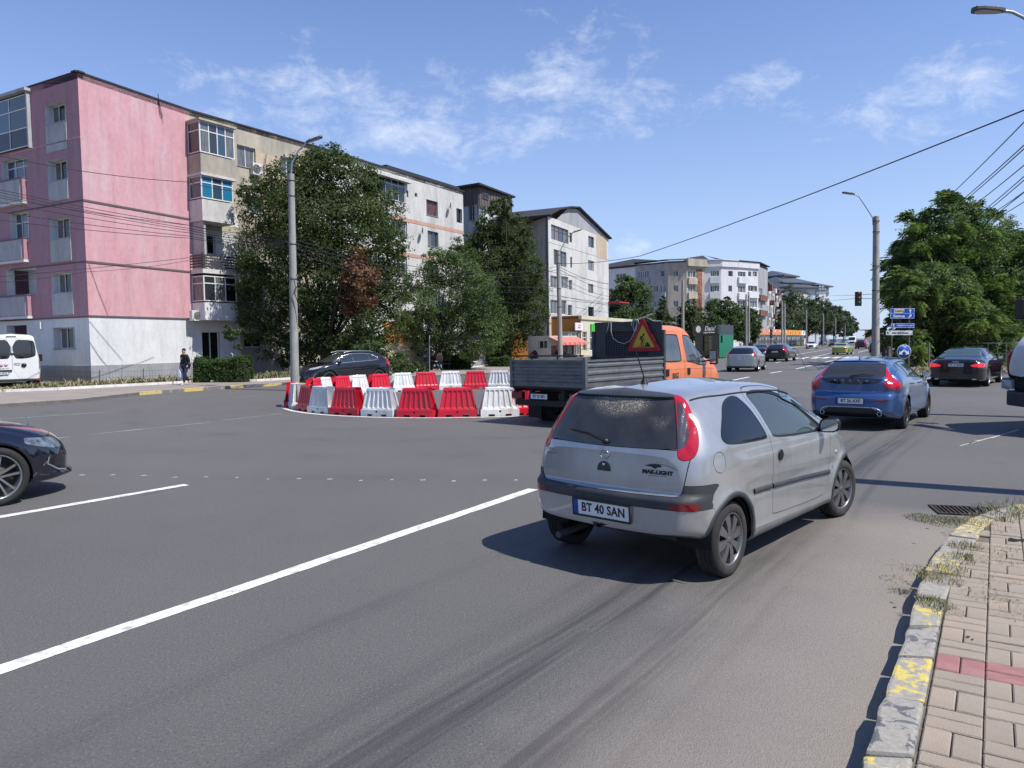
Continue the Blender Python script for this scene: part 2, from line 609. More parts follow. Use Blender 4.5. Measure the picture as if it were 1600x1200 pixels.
def worn_paint(name,paint,thr=.5,scale=13.0,base1=(.34,.315,.27),base2=(.24,.225,.20)):
 """paint flaking off concrete"""
 m=bpy.data.materials.new(name)
 m.use_nodes=True
 N,L,b=nodes_of(m)
 tc=N.new('ShaderNodeTexCoord')
 P=tc.outputs['Object']
 def noise(s_,d_,r_=.6,dist=0):
  n=N.new('ShaderNodeTexNoise')
  n.inputs['Scale'].default_value=s_
  n.inputs['Detail'].default_value=d_
  n.inputs['Roughness'].default_value=r_
  n.inputs['Distortion'].default_value=dist
  L.new(P,n.inputs['Vector'])
  return n.outputs['Fac']
 def ramp(f,a,b_,ca,cb):
  r=N.new('ShaderNodeValToRGB')
  r.color_ramp.elements[0].position=a
  r.color_ramp.elements[1].position=b_
  r.color_ramp.elements[0].color=ca
  r.color_ramp.elements[1].color=cb
  L.new(f,r.inputs[0])
  return r.outputs[0]
 conc=ramp(noise(28,8,.7),.35,.65,base2+(1,),base1+(1,))
 mx=N.new('ShaderNodeMix')
 mx.data_type='RGBA'
 f=ramp(noise(scale,9,.62,.6),thr,thr+.025,(0,0,0,1),(1,1,1,1))
 L.new(f,mx.inputs['Factor'])
 L.new(conc,mx.inputs['A'])
 pm=ramp(noise(50,4),.3,.7,tuple(x*.8 for x in paint)+(1,),paint+(1,))
 L.new(pm,mx.inputs['B'])
 L.new(mx.outputs['Result'],b.inputs['Base Color'])
 b.inputs['Roughness'].default_value=.85
 bp=N.new('ShaderNodeBump')
 bp.inputs['Strength'].default_value=.5
 bp.inputs['Distance'].default_value=.01
 L.new(noise(70,8,.7),bp.inputs['Height'])
 L.new(bp.outputs[0],b.inputs['Normal'])
 return m
M_KY=worn_paint('kerb_yellow_worn',(.58,.47,.13),.515)
M_KG=worn_paint('kerb_grey_worn',(.115,.12,.13),.54,11)
M_KN=worn_paint('kerb_bare',(.40,.37,.31),.62,12)
M_KYF=worn_paint('kerb_yellow_far',(.60,.46,.14),.40,6)
M_KGF=worn_paint('kerb_grey_far',(.17,.17,.17),.40,6)
kl=thing('kerb','long kerb of yellow and grey painted stones before the pink flats','kerb')
kl['kind']='structure'
del kl['label'],kl['category']
def along(pts,step):
 out,acc=[],0.0
 P=[Vector((p[0],p[1]))for p in pts]
 pos=P[0]
 i=0
 out.append(pos.copy())
 while i<len(P)-1:
  seg=P[i+1]-pos
  if seg.length>=step-acc:
   pos=pos+seg.normalized()*(step-acc)
   out.append(pos.copy())
   acc=0
  else:
   acc+=seg.length
   i+=1
   pos=P[i]
 return out
def stone_run(parent,pts,w,z0,z1,mats,name='kerb_stone',jitter=.006,inward=1,bevel=.02,gap=.012):
 for i in range(len(pts)-1):
  a,b=Vector(pts[i]),Vector(pts[i+1])
  d=(b-a).normalized()
  n=Vector((-d.y,d.x))*inward
  a2,b2=a+d*gap/2,b-d*gap/2
  j=random.uniform(-jitter,jitter)
  mb=MB()
  mb.prism([a2+n*j,b2+n*j,b2+n*(w+j),a2+n*(w+j)],z0,z1+j)
  m=mats[i%len(mats)]
  mb.build(name,m,parent,bevel=bevel)
P_=along([p.xy for p in KLW[4:9]],1.0)
stone_run(kl,P_[:13],.16,-.02,.135,[M_KYF,M_KGF],bevel=0)
stone_run(kl,P_[12:40],.16,-.02,.135,[M_KN,M_KYF,M_KN],bevel=0)
rest=MB()
for A_,B_ in zip(KLW[:4],KLW[1:5]):
 d=(B_-A_).normalized()
 n=Vector((-d.y,d.x,0))*.15
 rest.prism([A_.xy,B_.xy,(B_+n).xy,(A_+n).xy],-.02,.13)
for A_,B_ in zip(KLW[9:],KLW[10:]):
 d=(B_-A_).normalized()
 n=Vector((-d.y,d.x,0))*.15
 rest.prism([A_.xy,B_.xy,(B_+n).xy,(A_+n).xy],-.02,.135)
tag(rest.build('kerb_run',M_CONC,kl),kind='stuff')
rr_=MB()
for A_,B_ in zip(KRW[:-1],KRW[1:]):
 d=(B_-A_).normalized()
 n=Vector((d.y,-d.x,0))*-.15
 rr_.prism([A_.xy,B_.xy,(B_+n).xy,(A_+n).xy],-.02,.135)
st(rr_.build('kerb',M_CONC))
# ---- near pavement: kerb stones and block paving
ZP=.14
outer=[(1345,1200),(1361,1147),(1384,1084),(1403,1021),(1419,976),(1429,934),(1454,874),(1485,832),(1513,811),(1552,796),(1600,785),(1680,774),(1800,764),(2000,752)]
inner=[(1424,1200),(1432,1155),(1446,1090),(1459,1025),(1471,962),(1480,928),(1501,882),(1520,852),(1541,820),(1566,806),(1608,794),(1684,783),(1803,773),(2000,760)]
OUT=[G(x,y,ZP)for x,y in outer]
INN=[G(x,y,ZP)for x,y in inner]
d0=(OUT[0]-OUT[2]).normalized()
d1=(INN[0]-INN[2]).normalized()
OUT=[OUT[0]+d0*6]+OUT
INN=[INN[0]+d1*6]+INN
def resample(A,B,cuts):
 """stone ends at the given photograph heights along both lines"""
 return A,B
kn_=thing('kerb',None,None)
kn_['kind']='structure'
def lerp_line(P,s):
 """point at arc length s"""
 for i in range(len(P)-1):
  l=(P[i+1]-P[i]).length
  if s<=l or i==len(P)-2:
   return P[i]+(P[i+1]-P[i])*(s/l)
  s-=l
def proj_len(P,px_y):
 """arc length where the line reaches photograph height px_y"""
 s=0
 for i in range(len(P)-1):
  n=24
  for k in range(n):
   q=P[i]+(P[i+1]-P[i])*(k/n)
   v=np.array([q.x,q.y,q.z-CAMH])
   zz=v@_F
   if zz>.3 and 600-FPX*(v@_CY)/zz<px_y:
    return s+(P[i+1]-P[i]).length*k/n
  s+=(P[i+1]-P[i]).length
 return s
TotO=sum((OUT[i+1]-OUT[i]).length for i in range(len(OUT)-1))
TotI=sum((INN[i+1]-INN[i]).length for i in range(len(INN)-1))
cuts_o=[1300,1179,1088,1021,976,934,893,862,838,818,805,796,789,784,778,773,769,765,760,756]
cuts_i=[1290,1181,1095,1027,977,936,898,868,843,824,812,804,798,792,787,782,777,772,768,764]
kmats=[M_KY,M_KG,M_KY,M_KG,M_KY,M_KN,M_KY,M_KN,M_KY,M_KY,M_KN,M_KN,M_KY,M_KN,M_KN,M_KY,M_KN,M_KY,M_KN]
so=[0,.75,1.5,2.25,3.0,3.75,4.5,5.1]+[proj_len(OUT,y)for y in cuts_o]
si=[0,.75,1.5,2.25,3.0,3.75,4.5,5.1]+[proj_len(INN,y)for y in cuts_i]
kmats=[M_KG,M_KY]*4+kmats
for i in range(len(so)-1):
 if so[i+1]-so[i]<.05:
  continue
 if i<8 and so[i+1]>so[8]:
  continue
 g_=.012
 mid_o=[lerp_line(OUT,so[i]+(so[i+1]-so[i])*t)for t in(.02,.25,.5,.75,.98)]
 mid_i=[lerp_line(INN,si[i]+(si[i+1]-si[i])*t)for t in(.98,.5,.02)]
 mb=MB()
 ring=[p.xy for p in mid_o]+[p.xy for p in mid_i]
 ring=[p+Vector((random.uniform(-.012,.012),random.uniform(-.01,.01)))if k<5 else p for k,p in enumerate(ring)]
 mb.prism(ring,-.03,ZP+random.uniform(-.006,.006))
 mb.build('kerb_stone',kmats[i],kn_,bevel=.018)
M_BASE=mat('joint_sand',(.20,.165,.125),rough=.95,color2=(.12,.10,.075),vscale=9,bump=.5,bscale=120)
innr=[p.xy for p in INN]
base_poly=innr+[Vector((30,9.5)),Vector((40,-10)),innr[0]+Vector((3,-3))]
slab('pavement_base',base_poly,-.02,ZP-.018,M_BASE)
pv=thing('pavement',None,None)
pv['kind']='structure'
M_PV=[]
for k,c in enumerate([(.355,.295,.232),(.335,.28,.222),(.38,.315,.245),(.35,.298,.238)]):
 M_PV.append(mat('paver_%d'%k,c,rough=.88,color2=tuple(x*.78 for x in c),vscale=11,bump=.45,bscale=110,grime=(.23,.185,.14),gscale=5,gamt=.75))
M_PVR=mat('paver_red',(.36,.15,.145),rough=.88,color2=(.27,.13,.125),vscale=9,bump=.45,bscale=110,grime=(.30,.22,.19),gscale=5,gamt=.6)
o0=G(1424,1200,ZP)
o1=G(1471,962,ZP)
vdir=(o1-o0).normalized().xy
r0,r1=G(1457,1030,ZP),G(1600,1076,ZP)
udir=Vector((vdir.y,-vdir.x))
MOD=.224
inn2=[Vector(p)for p in innr]
def inside_pave(p,margin=.0):
 best=1e9
 side=1
 for i in range(len(inn2)-1):
  a,b=inn2[i],inn2[i+1]
  e=b-a
  t=max(0,min(1,(p-a).dot(e)/e.dot(e)))
  q=a+e*t
  dd=(p-q).length
  if dd<best:
   best=dd
   side=e.x*(p.y-a.y)-e.y*(p.x-a.x)
 return side<0 and best>margin,best
redv=(r0.xy-o0.xy).dot(vdir)
blocks=[]
vsh=redv-MOD*.5
nv0=int(-6/MOD)
for iu in range(0,64):
 for iv in range(-30,60):
  c=o0.xy+udir*(MOD*(iu+.5)+.012)+vdir*(MOD*(iv+.5)+vsh-round(vsh/MOD)*MOD)
  vv=MOD*(iv+.5)+vsh-round(vsh/MOD)*MOD
  ok,dist_=inside_pave(c,-.0)
  if not ok and dist_>.16:
   continue
  if c.y<1.6 or c.length>17:
   continue
  red=abs(vv-redv)<MOD*.45
  horiz=(iu+iv)%2==0
  h_=MOD/4
  for s_ in(-1,1):
   cc=c+(vdir if horiz else udir)*(s_*h_)
   ok,dd=inside_pave(cc)
   if not ok and dd>.0:
    if not ok:
     continue
   fx=(MOD-.007)/2,(MOD/2-.007)/2
   blocks.append((cc,horiz,red,cc.length,dd))
blocks.sort(key=lambda t:t[3]if(t[0].x/max(t[0].y,.1))<.85 and t[0].y>2.3 else t[3]+50)
print('pavers',len(blocks))
_pvm={}
def paver_mesh(horiz,mi,var):
 key=(horiz,mi,var)
 if key not in _pvm:
  lx,ly=((MOD-.0055)/2,(MOD/2-.0055)/2)if horiz else((MOD/2-.0055)/2,(MOD-.0055)/2)
  b_=.006
  rv=random.Random(var)
  tl=[rv.uniform(-.0022,.0022)for _ in range(4)]
  vs=[(-lx,-ly,-.05),(lx,-ly,-.05),(lx,ly,-.05),(-lx,ly,-.05),(-lx,-ly,-.006),(lx,-ly,-.006),(lx,ly,-.006),(-lx,ly,-.006),(-lx+b_,-ly+b_,tl[0]),(lx-b_,-ly+b_,tl[1]),(lx-b_,ly-b_,tl[2]),(-lx+b_,ly-b_,tl[3])]
  fs=[(8,9,10,11)]+[(i,(i+1)%4,4+(i+1)%4,4+i)for i in range(4)]+[(4+i,4+(i+1)%4,8+(i+1)%4,8+i)for i in range(4)]
  me=bpy.data.meshes.new('paver')
  me.from_pydata(vs,[],fs)
  me.materials.append(M_PVR if mi==9 else M_PV[mi])
  _pvm[key]=me
 return _pvm[key]
ang=atan2(udir.y,udir.x)
rest=MB()
for k,(c,hz,red,_,dd)in enumerate(blocks):
 mi=9 if red else random.randrange(4)
 zz=ZP+random.uniform(-.003,.003)
 rz=ang+random.uniform(-.008,.008)
 if k<299:
  o=link('paver',paver_mesh(hz,mi,random.randrange(5)),pv,(c.x,c.y,zz),(0,0,rz))
 else:
  me=paver_mesh(hz,mi,0)
  R_=Matrix.Translation((c.x,c.y,zz))@Matrix.Rotation(rz,4,'Z')
  rest.add([R_@v.co for v in me.vertices],[tuple(p.vertices)for p in me.polygons],4 if red else mi)
tag(rest.build('paver_field',M_PV+[M_PVR],pv,fix=False),kind='stuff')
# ---- road markings, 4 mm sheets
def stripe(pts,w,m,name='lane_line',z=.004,parent=None,ragged=.006):
 P=[Vector((p[0],p[1]))for p in pts]
 q=[]
 for i in range(len(P)-1):
  n=max(1,int((P[i+1]-P[i]).length/.25))
  n=min(n,60)
  for k in range(n):
   q.append(P[i].lerp(P[i+1],k/n))
 q.append(P[-1])
 vs=[]
 for i,p in enumerate(q):
  d=(q[min(i+1,len(q)-1)]-q[max(i-1,0)]).normalized()
  n=Vector((-d.y,d.x))
  vs.append((*(p-n*(w/2+random.uniform(-ragged,ragged))),z))
  vs.append((*(p+n*(w/2+random.uniform(-ragged,ragged))),z))
 mb=MB()
 mb.add(vs,[(2*i,2*i+2,2*i+3,2*i+1)for i in range(len(q)-1)])
 o=mb.build(name,m,parent,fix=False)
 if o.data.polygons[0].normal.z<0:
  o.data.flip_normals()
 return st(o)
def gp(*pts):
 return[G(x,y).xy for x,y in pts]
a,b=G(0,1047).xy,G(833,764.5).xy
stripe([a-(b-a)*1.2,b],.145,M_WPAINT)
a,b=G(0,808).xy,G(291,757.5).xy
stripe([a-(b-a)*1.5,b],.14,M_WPAINT)
RC=Vector((-1.3,24.6))
stripe([RC+Vector((cos(t),sin(t)))*6.12 for t in np.linspace(0,2*pi,90)],.13,M_WPAINT,'roundabout_line')
for A_,B_ in(((0,691),(110,683)),((140,679),(330,660)),((345,657),(440,646.5)),((1515,693),(1592,672)),((0,655),(180,643)),((1500,697),(1530,688))):
 stripe(gp(A_,B_),.045,M_WPAINT2,ragged=.02)
dots=MB()
for i in range(15):
 t=i/14
 x=128+(806-128)*t
 y=741+9.5*sin(t*pi*.55)+(0 if i%3 else 1.5)
 c=G(x,y).xy
 rv=random.uniform(.3,.75)
 dots.add([(c.x-.055*rv,c.y-.03,.004),(c.x+.06*rv,c.y-.02,.004),(c.x+.05*rv,c.y+.03,.004),(c.x-.05*rv,c.y+.025,.004)],[(0,1,2,3)])
tag(dots.build('dot_marks',M_WPAINT2,fix=False),kind='stuff')
M_WP3=M_WPAINT
for A_,B_ in(((1144,594.5),(1171,589)),((1203,583.3),(1221,580.3)),((1212,566.8),(1224,564.4)),((1244,576.5),(1301,563.2)),((1301,563.2),(1306,562)),((1231,556.5),(1300,544.6)),((1254,561),(1297,552.4)),((1300,548.5),(1341,540.2)),((1215,552.5),(1245,548.2)),((1330,552.6),(1334,551.6)),((1341,550.6),(1356,546.8)),((1262,546.6),(1276,544.5)),((1250,544.4),(1268,542))):
 stripe(gp(A_,B_),.15,M_WP3,ragged=0)
for i,x in enumerate((1234,1252,1268,1284,1300,1317,1326)):
 y0=560.6 if i else 561.5
 wq=9
 stripe(gp((x+2,y0-.2*i),(x+12,y0-2.2-.2*i)),.55,M_WP3,'crossing_bar',ragged=0)
gr=thing('drain_grate','rusty iron drain grate set in the road by the near kerb','drain')
c0,c1,c2=G(1462,803),G(1525,806),G(1505,790)
ux=(c1-c0)
vy=(c2-G(1478,793.5))*1.0
ux2=ux.normalized()
vy2=Vector((-ux2.y,ux2.x,0))
Mg=frame(G(1466,803.5)+Vector((0,0,.0)),ux2,vy2)
M_IRON=mat('rusty_iron',(.06,.045,.038),rough=.7,metal=.4,color2=(.03,.027,.025),vscale=14,grime=(.16,.13,.10),gscale=9,gamt=.6)
wg,hg=.42,.42
for kx in(0,1):
 fr=MB()
 x0=kx*.47
 for(a0,b0,a1,b1)in((0,0,wg,.03),(0,hg-.03,wg,hg),(0,.03,.03,hg-.03),(wg-.03,.03,wg,hg-.03)):
  fr.box(x0+a0,b0,.001,x0+a1,b1,.016,M=Mg)
 fo=fr.build('grate_frame',M_IRON,gr)
 for k in range(8):
  bb=MB()
  bb.box(x0+.045+k*.043,.03,.002,x0+.062+k*.043,hg-.03,.013,M=Mg)
  bb.build('grate_bar',M_IRON,fo)
pit=MB()
pit.box(-.01,-.01,-.005,.91,.43,.0008,M=Mg)
pit.build('grate_pit',M_VOID if 'M_VOID' in globals()else mat('pit_black',(.004,.004,.004),rough=.9),gr)
M_GR=[mat('grass_green',(.10,.13,.05),rough=.8),mat('grass_dry',(.26,.22,.12),rough=.85),mat('grass_olive',(.13,.14,.055),rough=.8),mat('grass_straw',(.33,.27,.16),rough=.9)]
def tufts(name,spots,mats=None,w=.004):
 """spots: (x, y, z, radius, height, blades, dryness)"""
 V,F,MI=[],[],[]
 for(x,y,z,r,h,n,dry)in spots:
  for _ in range(n):
   a=RNG.uniform(0,2*pi)
   q=r*sqrt(RNG.uniform())*1.0
   px,py=x+q*cos(a),y+q*sin(a)
   b=RNG.uniform(0,2*pi)
   hh=h*RNG.uniform(.35,1.1)
   ln=RNG.uniform(.2,1.3)*hh
   c,s_=cos(b),sin(b)
   ww=w*RNG.uniform(.7,1.6)
   i0=len(V)
   ex,ey=-s_*ww,c*ww
   V.extend([(px-ex,py-ey,z),(px+ex,py+ey,z),(px+c*ln*.4+ex*.8,py+s_*ln*.4+ey*.8,z+hh*.65),(px+c*ln*.4-ex*.8,py+s_*ln*.4-ey*.8,z+hh*.65)])
   V.extend([(px+c*ln,py+s_*ln,z+hh),(px+c*ln,py+s_*ln,z+hh)])
   F.append((i0,i0+1,i0+2,i0+3))
   F.append((i0+3,i0+2,i0+4,i0+5))
   k=(1 if RNG.uniform()<.6 else 3)if RNG.uniform()<dry else(0 if RNG.uniform()<.6 else 2)
   MI+=[k,k]
 return tag(numesh(name,V,F,mats or M_GR,mi=MI),kind='stuff')
spots=[]
for(px,py,n,r,h,dry)in[(1463,944,260,.10,.05,.15),(1485,957,120,.10,.03,.05),(1450,935,120,.07,.05,.3),(1470,905,260,.14,.06,.55),(1480,890,260,.12,.07,.7),(1455,900,160,.08,.06,.7),(1440,893,100,.10,.04,.8),(1420,893,60,.12,.02,.9),(1495,875,200,.12,.06,.4),(1508,855,200,.11,.08,.5),(1525,868,80,.12,.03,.8),(1545,930,220,.16,.035,.8),(1560,905,90,.14,.03,.9),(1585,948,120,.14,.03,.3),(1590,962,120,.12,.03,.7),(1525,900,80,.10,.03,.7),(1560,880,80,.1,.03,.9),(1570,862,120,.16,.04,.5),(1545,826,160,.2,.05,.7),(1590,800,220,.22,.09,.5),(1575,800,220,.3,.09,.3),(1600,792,200,.3,.1,.4),(1520,815,120,.14,.07,.6),(1555,810,200,.2,.08,.6),(1500,868,120,.08,.06,.2),(1590,880,90,.12,.03,.8),(1535,868,80,.1,.03,.9)]:
 p=G(px,py,ZP)
 spots.append((p.x,p.y,ZP-.012,r*1.1,h*.85,int(n*1.0),dry))
for(px,py,n,r,h,dry)in[(1448,810,420,.22,.035,.25),(1475,815,520,.26,.035,.2),(1500,815,380,.2,.03,.3),(1430,888,50,.12,.02,1.0),(1410,882,50,.15,.015,1.0),(1395,905,60,.10,.03,1.0),(1403,925,60,.07,.04,.9)]:
 p=G(px,py)
 spots.append((p.x,p.y,.0,r,h*.6,int(n*1.6),dry))
tufts('weeds',spots,w=.0017)
spots=[]
for _ in range(420):
 t=RNG.uniform()
 p=bedpts[1].lerp(bedpts[5],t)
 q=p+Vector((-.3,.8,0))*RNG.uniform(.2,4.5)
 spots.append((q.x,q.y,.16,.5,RNG.uniform(.05,.20)*(2.0 if RNG.uniform()<.12 else 1),22,RNG.uniform(.2,.9)))
for _ in range(150):
 p=bed2[0].lerp(bed2[5],RNG.uniform())
 q=p+Vector((-.3,.9,0))*RNG.uniform(.2,3)
 spots.append((q.x,q.y,.16,.5,RNG.uniform(.1,.4),22,RNG.uniform(.1,.6)))
for _ in range(160):
 p=KRW[4].lerp(KRW[6],RNG.uniform())
 q=p+Vector((.75,.65,0))*RNG.uniform(1.0,14)
 spots.append((q.x,q.y,.12,.8,RNG.uniform(.05,.3),22,RNG.uniform(.2,.8)))
tufts('grass',spots,w=.02)
lf=MB()
for(px,py)in[(1513,995),(1520,999),(1500,915),(1545,912),(1578,938),(1515,832),(1419,913),(1424,920),(1485,836),(1448,826),(1583,846)]:
 p=G(px,py,ZP+.006)
 a_=random.uniform(0,6)
 s_=random.uniform(.014,.026)
 lf.add([(p.x+s_*cos(a_),p.y+s_*sin(a_),p.z),(p.x-s_*.5*sin(a_),p.y+s_*.5*cos(a_),p.z+.006),(p.x-s_*cos(a_),p.y-s_*sin(a_),p.z),(p.x+s_*.5*sin(a_),p.y-s_*.5*cos(a_),p.z+.004)],[(0,1,2,3)])
tag(lf.build('litter',mat('dead_leaf',(.06,.035,.02),rough=.8),fix=False),kind='stuff')
rg_=MB()
c=G(1588,846,ZP)
for k in range(5):
 rg_.tube([(c.x-.07+.01*k,c.y+.012*k,ZP+.004),(c.x-.02,c.y+.02*k-.02,ZP+.010+.006*(k%2)),(c.x+.03,c.y+.008*k,ZP+.005),(c.x+.09,c.y-.03+.016*k,ZP+.006)],.006,5)
tag(rg_.build('rag',M_TRIM if 'M_TRIM' in globals()else mat('rag_dark',(.02,.02,.025),rough=.9)),'dark crumpled rag lying on the near block pavement','rag')
# -- vehicles: one lofted skin, cut into panels
def pchip(xs,ys,x):
 xs=np.asarray(xs,float);ys=np.asarray(ys,float);x=np.asarray(x,float)
 h=np.diff(xs);d=np.diff(ys)/h
 m=np.zeros(len(xs))
 for i in range(1,len(xs)-1):
  if d[i-1]*d[i]>0:
   w1=2*h[i]+h[i-1];w2=h[i]+2*h[i-1]
   m[i]=(w1+w2)/(w1/d[i-1]+w2/d[i])
 m[0],m[-1]=d[0],d[-1]
 i=np.clip(np.searchsorted(xs,x)-1,0,len(h)-1)
 t=np.clip((x-xs[i])/h[i],0,1)
 return((2*t**3-3*t**2+1)*ys[i]+(t**3-2*t**2+t)*h[i]*m[i]+(-2*t**3+3*t**2)*ys[i+1]+(t**3-t**2)*h[i]*m[i+1])
def sst(a,b,x):
 t=np.clip((x-a)/(b-a),0,1)
 return t*t*(3-2*t)
def smoothpoly(pts,it=2,q=0.25,closed=True):
 p=np.array([a[:2]for a in pts],float)
 for _ in range(it):
  r=[]
  n=len(p)
  for i in range(n if closed else n-1):
   a,b=p[i],p[(i+1)%n]
   r.append(a*(1-q)+b*q)
   r.append(a*q+b*(1-q))
  if not closed:
   r=[p[0]]+r+[p[-1]]
  p=np.array(r)
 return p
def sdpoly(P,x,y):
 """signed distance to polygon, negative inside"""
 x=np.asarray(x);y=np.asarray(y)
 d=np.full(x.shape,1e9)
 inside=np.zeros(x.shape,bool)
 n=len(P)
 for i in range(n):
  ax,ay=P[i];bx,by=P[(i+1)%n]
  ex,ey=bx-ax,by-ay
  wx,wy=x-ax,y-ay
  t=np.clip((wx*ex+wy*ey)/max(ex*ex+ey*ey,1e-12),0,1)
  d=np.minimum(d,np.hypot(wx-ex*t,wy-ey*t))
  c=((ay>y)!=(by>y))
  with np.errstate(divide='ignore',invalid='ignore'):
   xi=(bx-ax)*(y-ay)/(by-ay if by!=ay else 1e-12)+ax
  inside^=c&(x<xi)
 return np.where(inside,-d,d)
class Skin:
 """half (y >= 0) of a vehicle body as triangles; panels are cut out of it"""
 def __init__(s,sp):
  L=sp['L']
  s.sp=sp
  nx=sp.get('nx',110);nr=sp.get('nr',84);nc=sp.get('nc',16)
  t=np.linspace(0,1,nx)
  xs=L*(0.5-0.5*np.cos(pi*t))*0.55+L*t*0.45
  par={k:pchip([a for a,_ in sp[k]],[b for _,b in sp[k]],xs)for k in('top','hw','belt','bot')}
  rw=sp['roofw']
  rings=[]
  gfull=sp.get('gfull',0.40)
  tumble=sp.get('shelf',0.955)
  for i in range(nx):
   zt,hw,zs,zb=par['top'][i],par['hw'][i],par['belt'][i],par['bot'][i]
   zs=min(zs,zt-0.035)
   g=zt-zs
   k=float(sst(0.03,gfull,g))
   wr=0.86*hw*(1-k)+min(rw,hw*.93)*k
   hgt=zs-zb
   edge=sp.get('edge',0.06)
   e1=min(edge*1.6,g*.45);e2=min(edge*.55,g*.2)
   pts=[(0,zb),(0.55*hw,zb),(0.86*hw,zb+.004),(0.955*hw,zb+.035),(hw*sp.get('low',.985),zb+.22*hgt+.01),(hw,zb+.55*hgt),(hw*.995,zb+.78*hgt),(hw*.975,zb+.93*hgt),(hw*(tumble*k+(1-k)*.93),zs+.012*k+.1*g*(1-k)),(wr*(1+.0)+(hw*.95-wr)*.48*k,zs+(.5+.0*k)*g*(1 if k>.5 else.8)),(wr,zt-e1),(wr*.93,zt-e2),(wr*.72,zt-e2*.25),(wr*.35,zt),(0,zt+sp.get('crown',.012)*k)]
   P=np.array(pts)
   Q=np.vstack([2*P[0]-P[1],P,2*P[-1]-P[-2]])
   n=len(P)-1
   uu=np.linspace(0,n-1e-9,nr)
   j=uu.astype(int);f=(uu-j)[:,None]
   p0,p1,p2,p3=Q[j],Q[j+1],Q[j+2],Q[j+3]
   cr=0.5*(2*p1+(-p0+p2)*f+(2*p0-5*p1+4*p2-p3)*f**2+(-p0+3*p1-3*p2+p3)*f**3)
   bs=((1-f)**3*p0+(3*f**3-6*f**2+4)*p1+(-3*f**3+3*f**2+3*f+1)*p2+f**3*p3)/6
   r=cr*.35+bs*.65
   r[0,0]=0;r[-1,0]=0
   rings.append(np.column_stack([np.full(nr,xs[i]),r[:,0],r[:,1]]))
  rows=[]
  for c in range(nc):
   q=c/nc
   r=rings[0].copy()
   r[:,1]*=q
   rows.append(r)
  rows+=rings
  for c in range(nc-1,-1,-1):
   q=c/nc
   r=rings[-1].copy()
   r[:,1]*=q
   rows.append(r)
  R=np.array(rows)
  nrow=len(R)
  V=R.reshape(-1,3)
  hwm=max(par['hw'])
  x,y,z=V[:,0].copy(),V[:,1].copy(),V[:,2].copy()
  wr_=1-sst(0.0,sp.get('rblend',0.9),x)
  wf_=sst(L-sp.get('fblend',1.3),L,x)
  x=x+sp.get('rcurve',.07)*wr_*(y/hwm)**2-sp.get('fcurve',.16)*wf_*(y/hwm)**2
  V=np.column_stack([x,y,z])
  if 'warp' in sp:
   V=sp['warp'](V)
  idx=np.arange(nrow*nr).reshape(nrow,nr)
  a,b,c_,d=idx[:-1,:-1].ravel(),idx[1:,:-1].ravel(),idx[1:,1:].ravel(),idx[:-1,1:].ravel()
  T=np.vstack([np.column_stack([a,d,c_]),np.column_stack([a,c_,b])])
  P=V[T]
  ar=np.linalg.norm(np.cross(P[:,1]-P[:,0],P[:,2]-P[:,0]),axis=1)
  T=T[ar>1e-9]
  P=V[T]
  fn=np.cross(P[:,1]-P[:,0],P[:,2]-P[:,0])
  Nn=np.zeros_like(V)
  for k in range(3):
   np.add.at(Nn,T[:,k],fn)
  cen=np.abs(V[:,1])<1e-6
  Nn[cen,1]=0
  keyed={}
  for i_ in np.where(cen)[0]:
   keyed.setdefault((round(V[i_,0],4),round(V[i_,2],4)),[]).append(i_)
  for ks in keyed.values():
   if len(ks)>1:
    Nn[ks]=Nn[ks].sum(0)
  Nn/=np.maximum(np.linalg.norm(Nn,axis=1),1e-12)[:,None]
  mid=V.mean(0)
  if((V-mid)*Nn).sum()<0:
   Nn=-Nn
   T=T[:,::-1]
  s.V,s.T,s.N=V,T,Nn
  s.lab=np.zeros(len(T),int)
  s.names={0:'body'}
  s.V0,s.T0,s.N0=V.copy(),T.copy(),Nn.copy()
 def cutf(s,f,sel):
  V,T=s.V,s.T
  sg=f>0
  m=sg[T]
  mixed=(m.any(1)&~m.all(1))&sel
  if not mixed.any():
   return f
  Tm=T[mixed];lm=s.lab[mixed]
  nm=sg[Tm].sum(1)
  lone_val=nm==1
  k=np.where(lone_val[:,None],sg[Tm],~sg[Tm]).argmax(1)
  r=np.arange(len(Tm))
  A,B,C=Tm[r,k],Tm[r,(k+1)%3],Tm[r,(k+2)%3]
  ed=np.sort(np.vstack([np.column_stack([A,B]),np.column_stack([A,C])]),axis=1)
  ue,inv=np.unique(ed,axis=0,return_inverse=True)
  inv=inv.ravel()
  f0,f1=f[ue[:,0]],f[ue[:,1]]
  t=(f0/(f0-f1))[:,None]
  nv=V[ue[:,0]]*(1-t)+V[ue[:,1]]*t
  nn=s.N[ue[:,0]]*(1-t)+s.N[ue[:,1]]*t
  nn/=np.maximum(np.linalg.norm(nn,axis=1),1e-9)[:,None]
  base=len(V)
  AB=base+inv[:len(Tm)];AC=base+inv[len(Tm):]
  s.V=np.vstack([V,nv]);s.N=np.vstack([s.N,nn])
  newT=np.vstack([np.column_stack([A,AB,AC]),np.column_stack([AB,B,C]),np.column_stack([AB,C,AC])])
  s.T=np.vstack([T[~mixed],newT])
  s.lab=np.concatenate([s.lab[~mixed],lm,lm,lm])
  return np.concatenate([f,np.zeros(len(nv))])
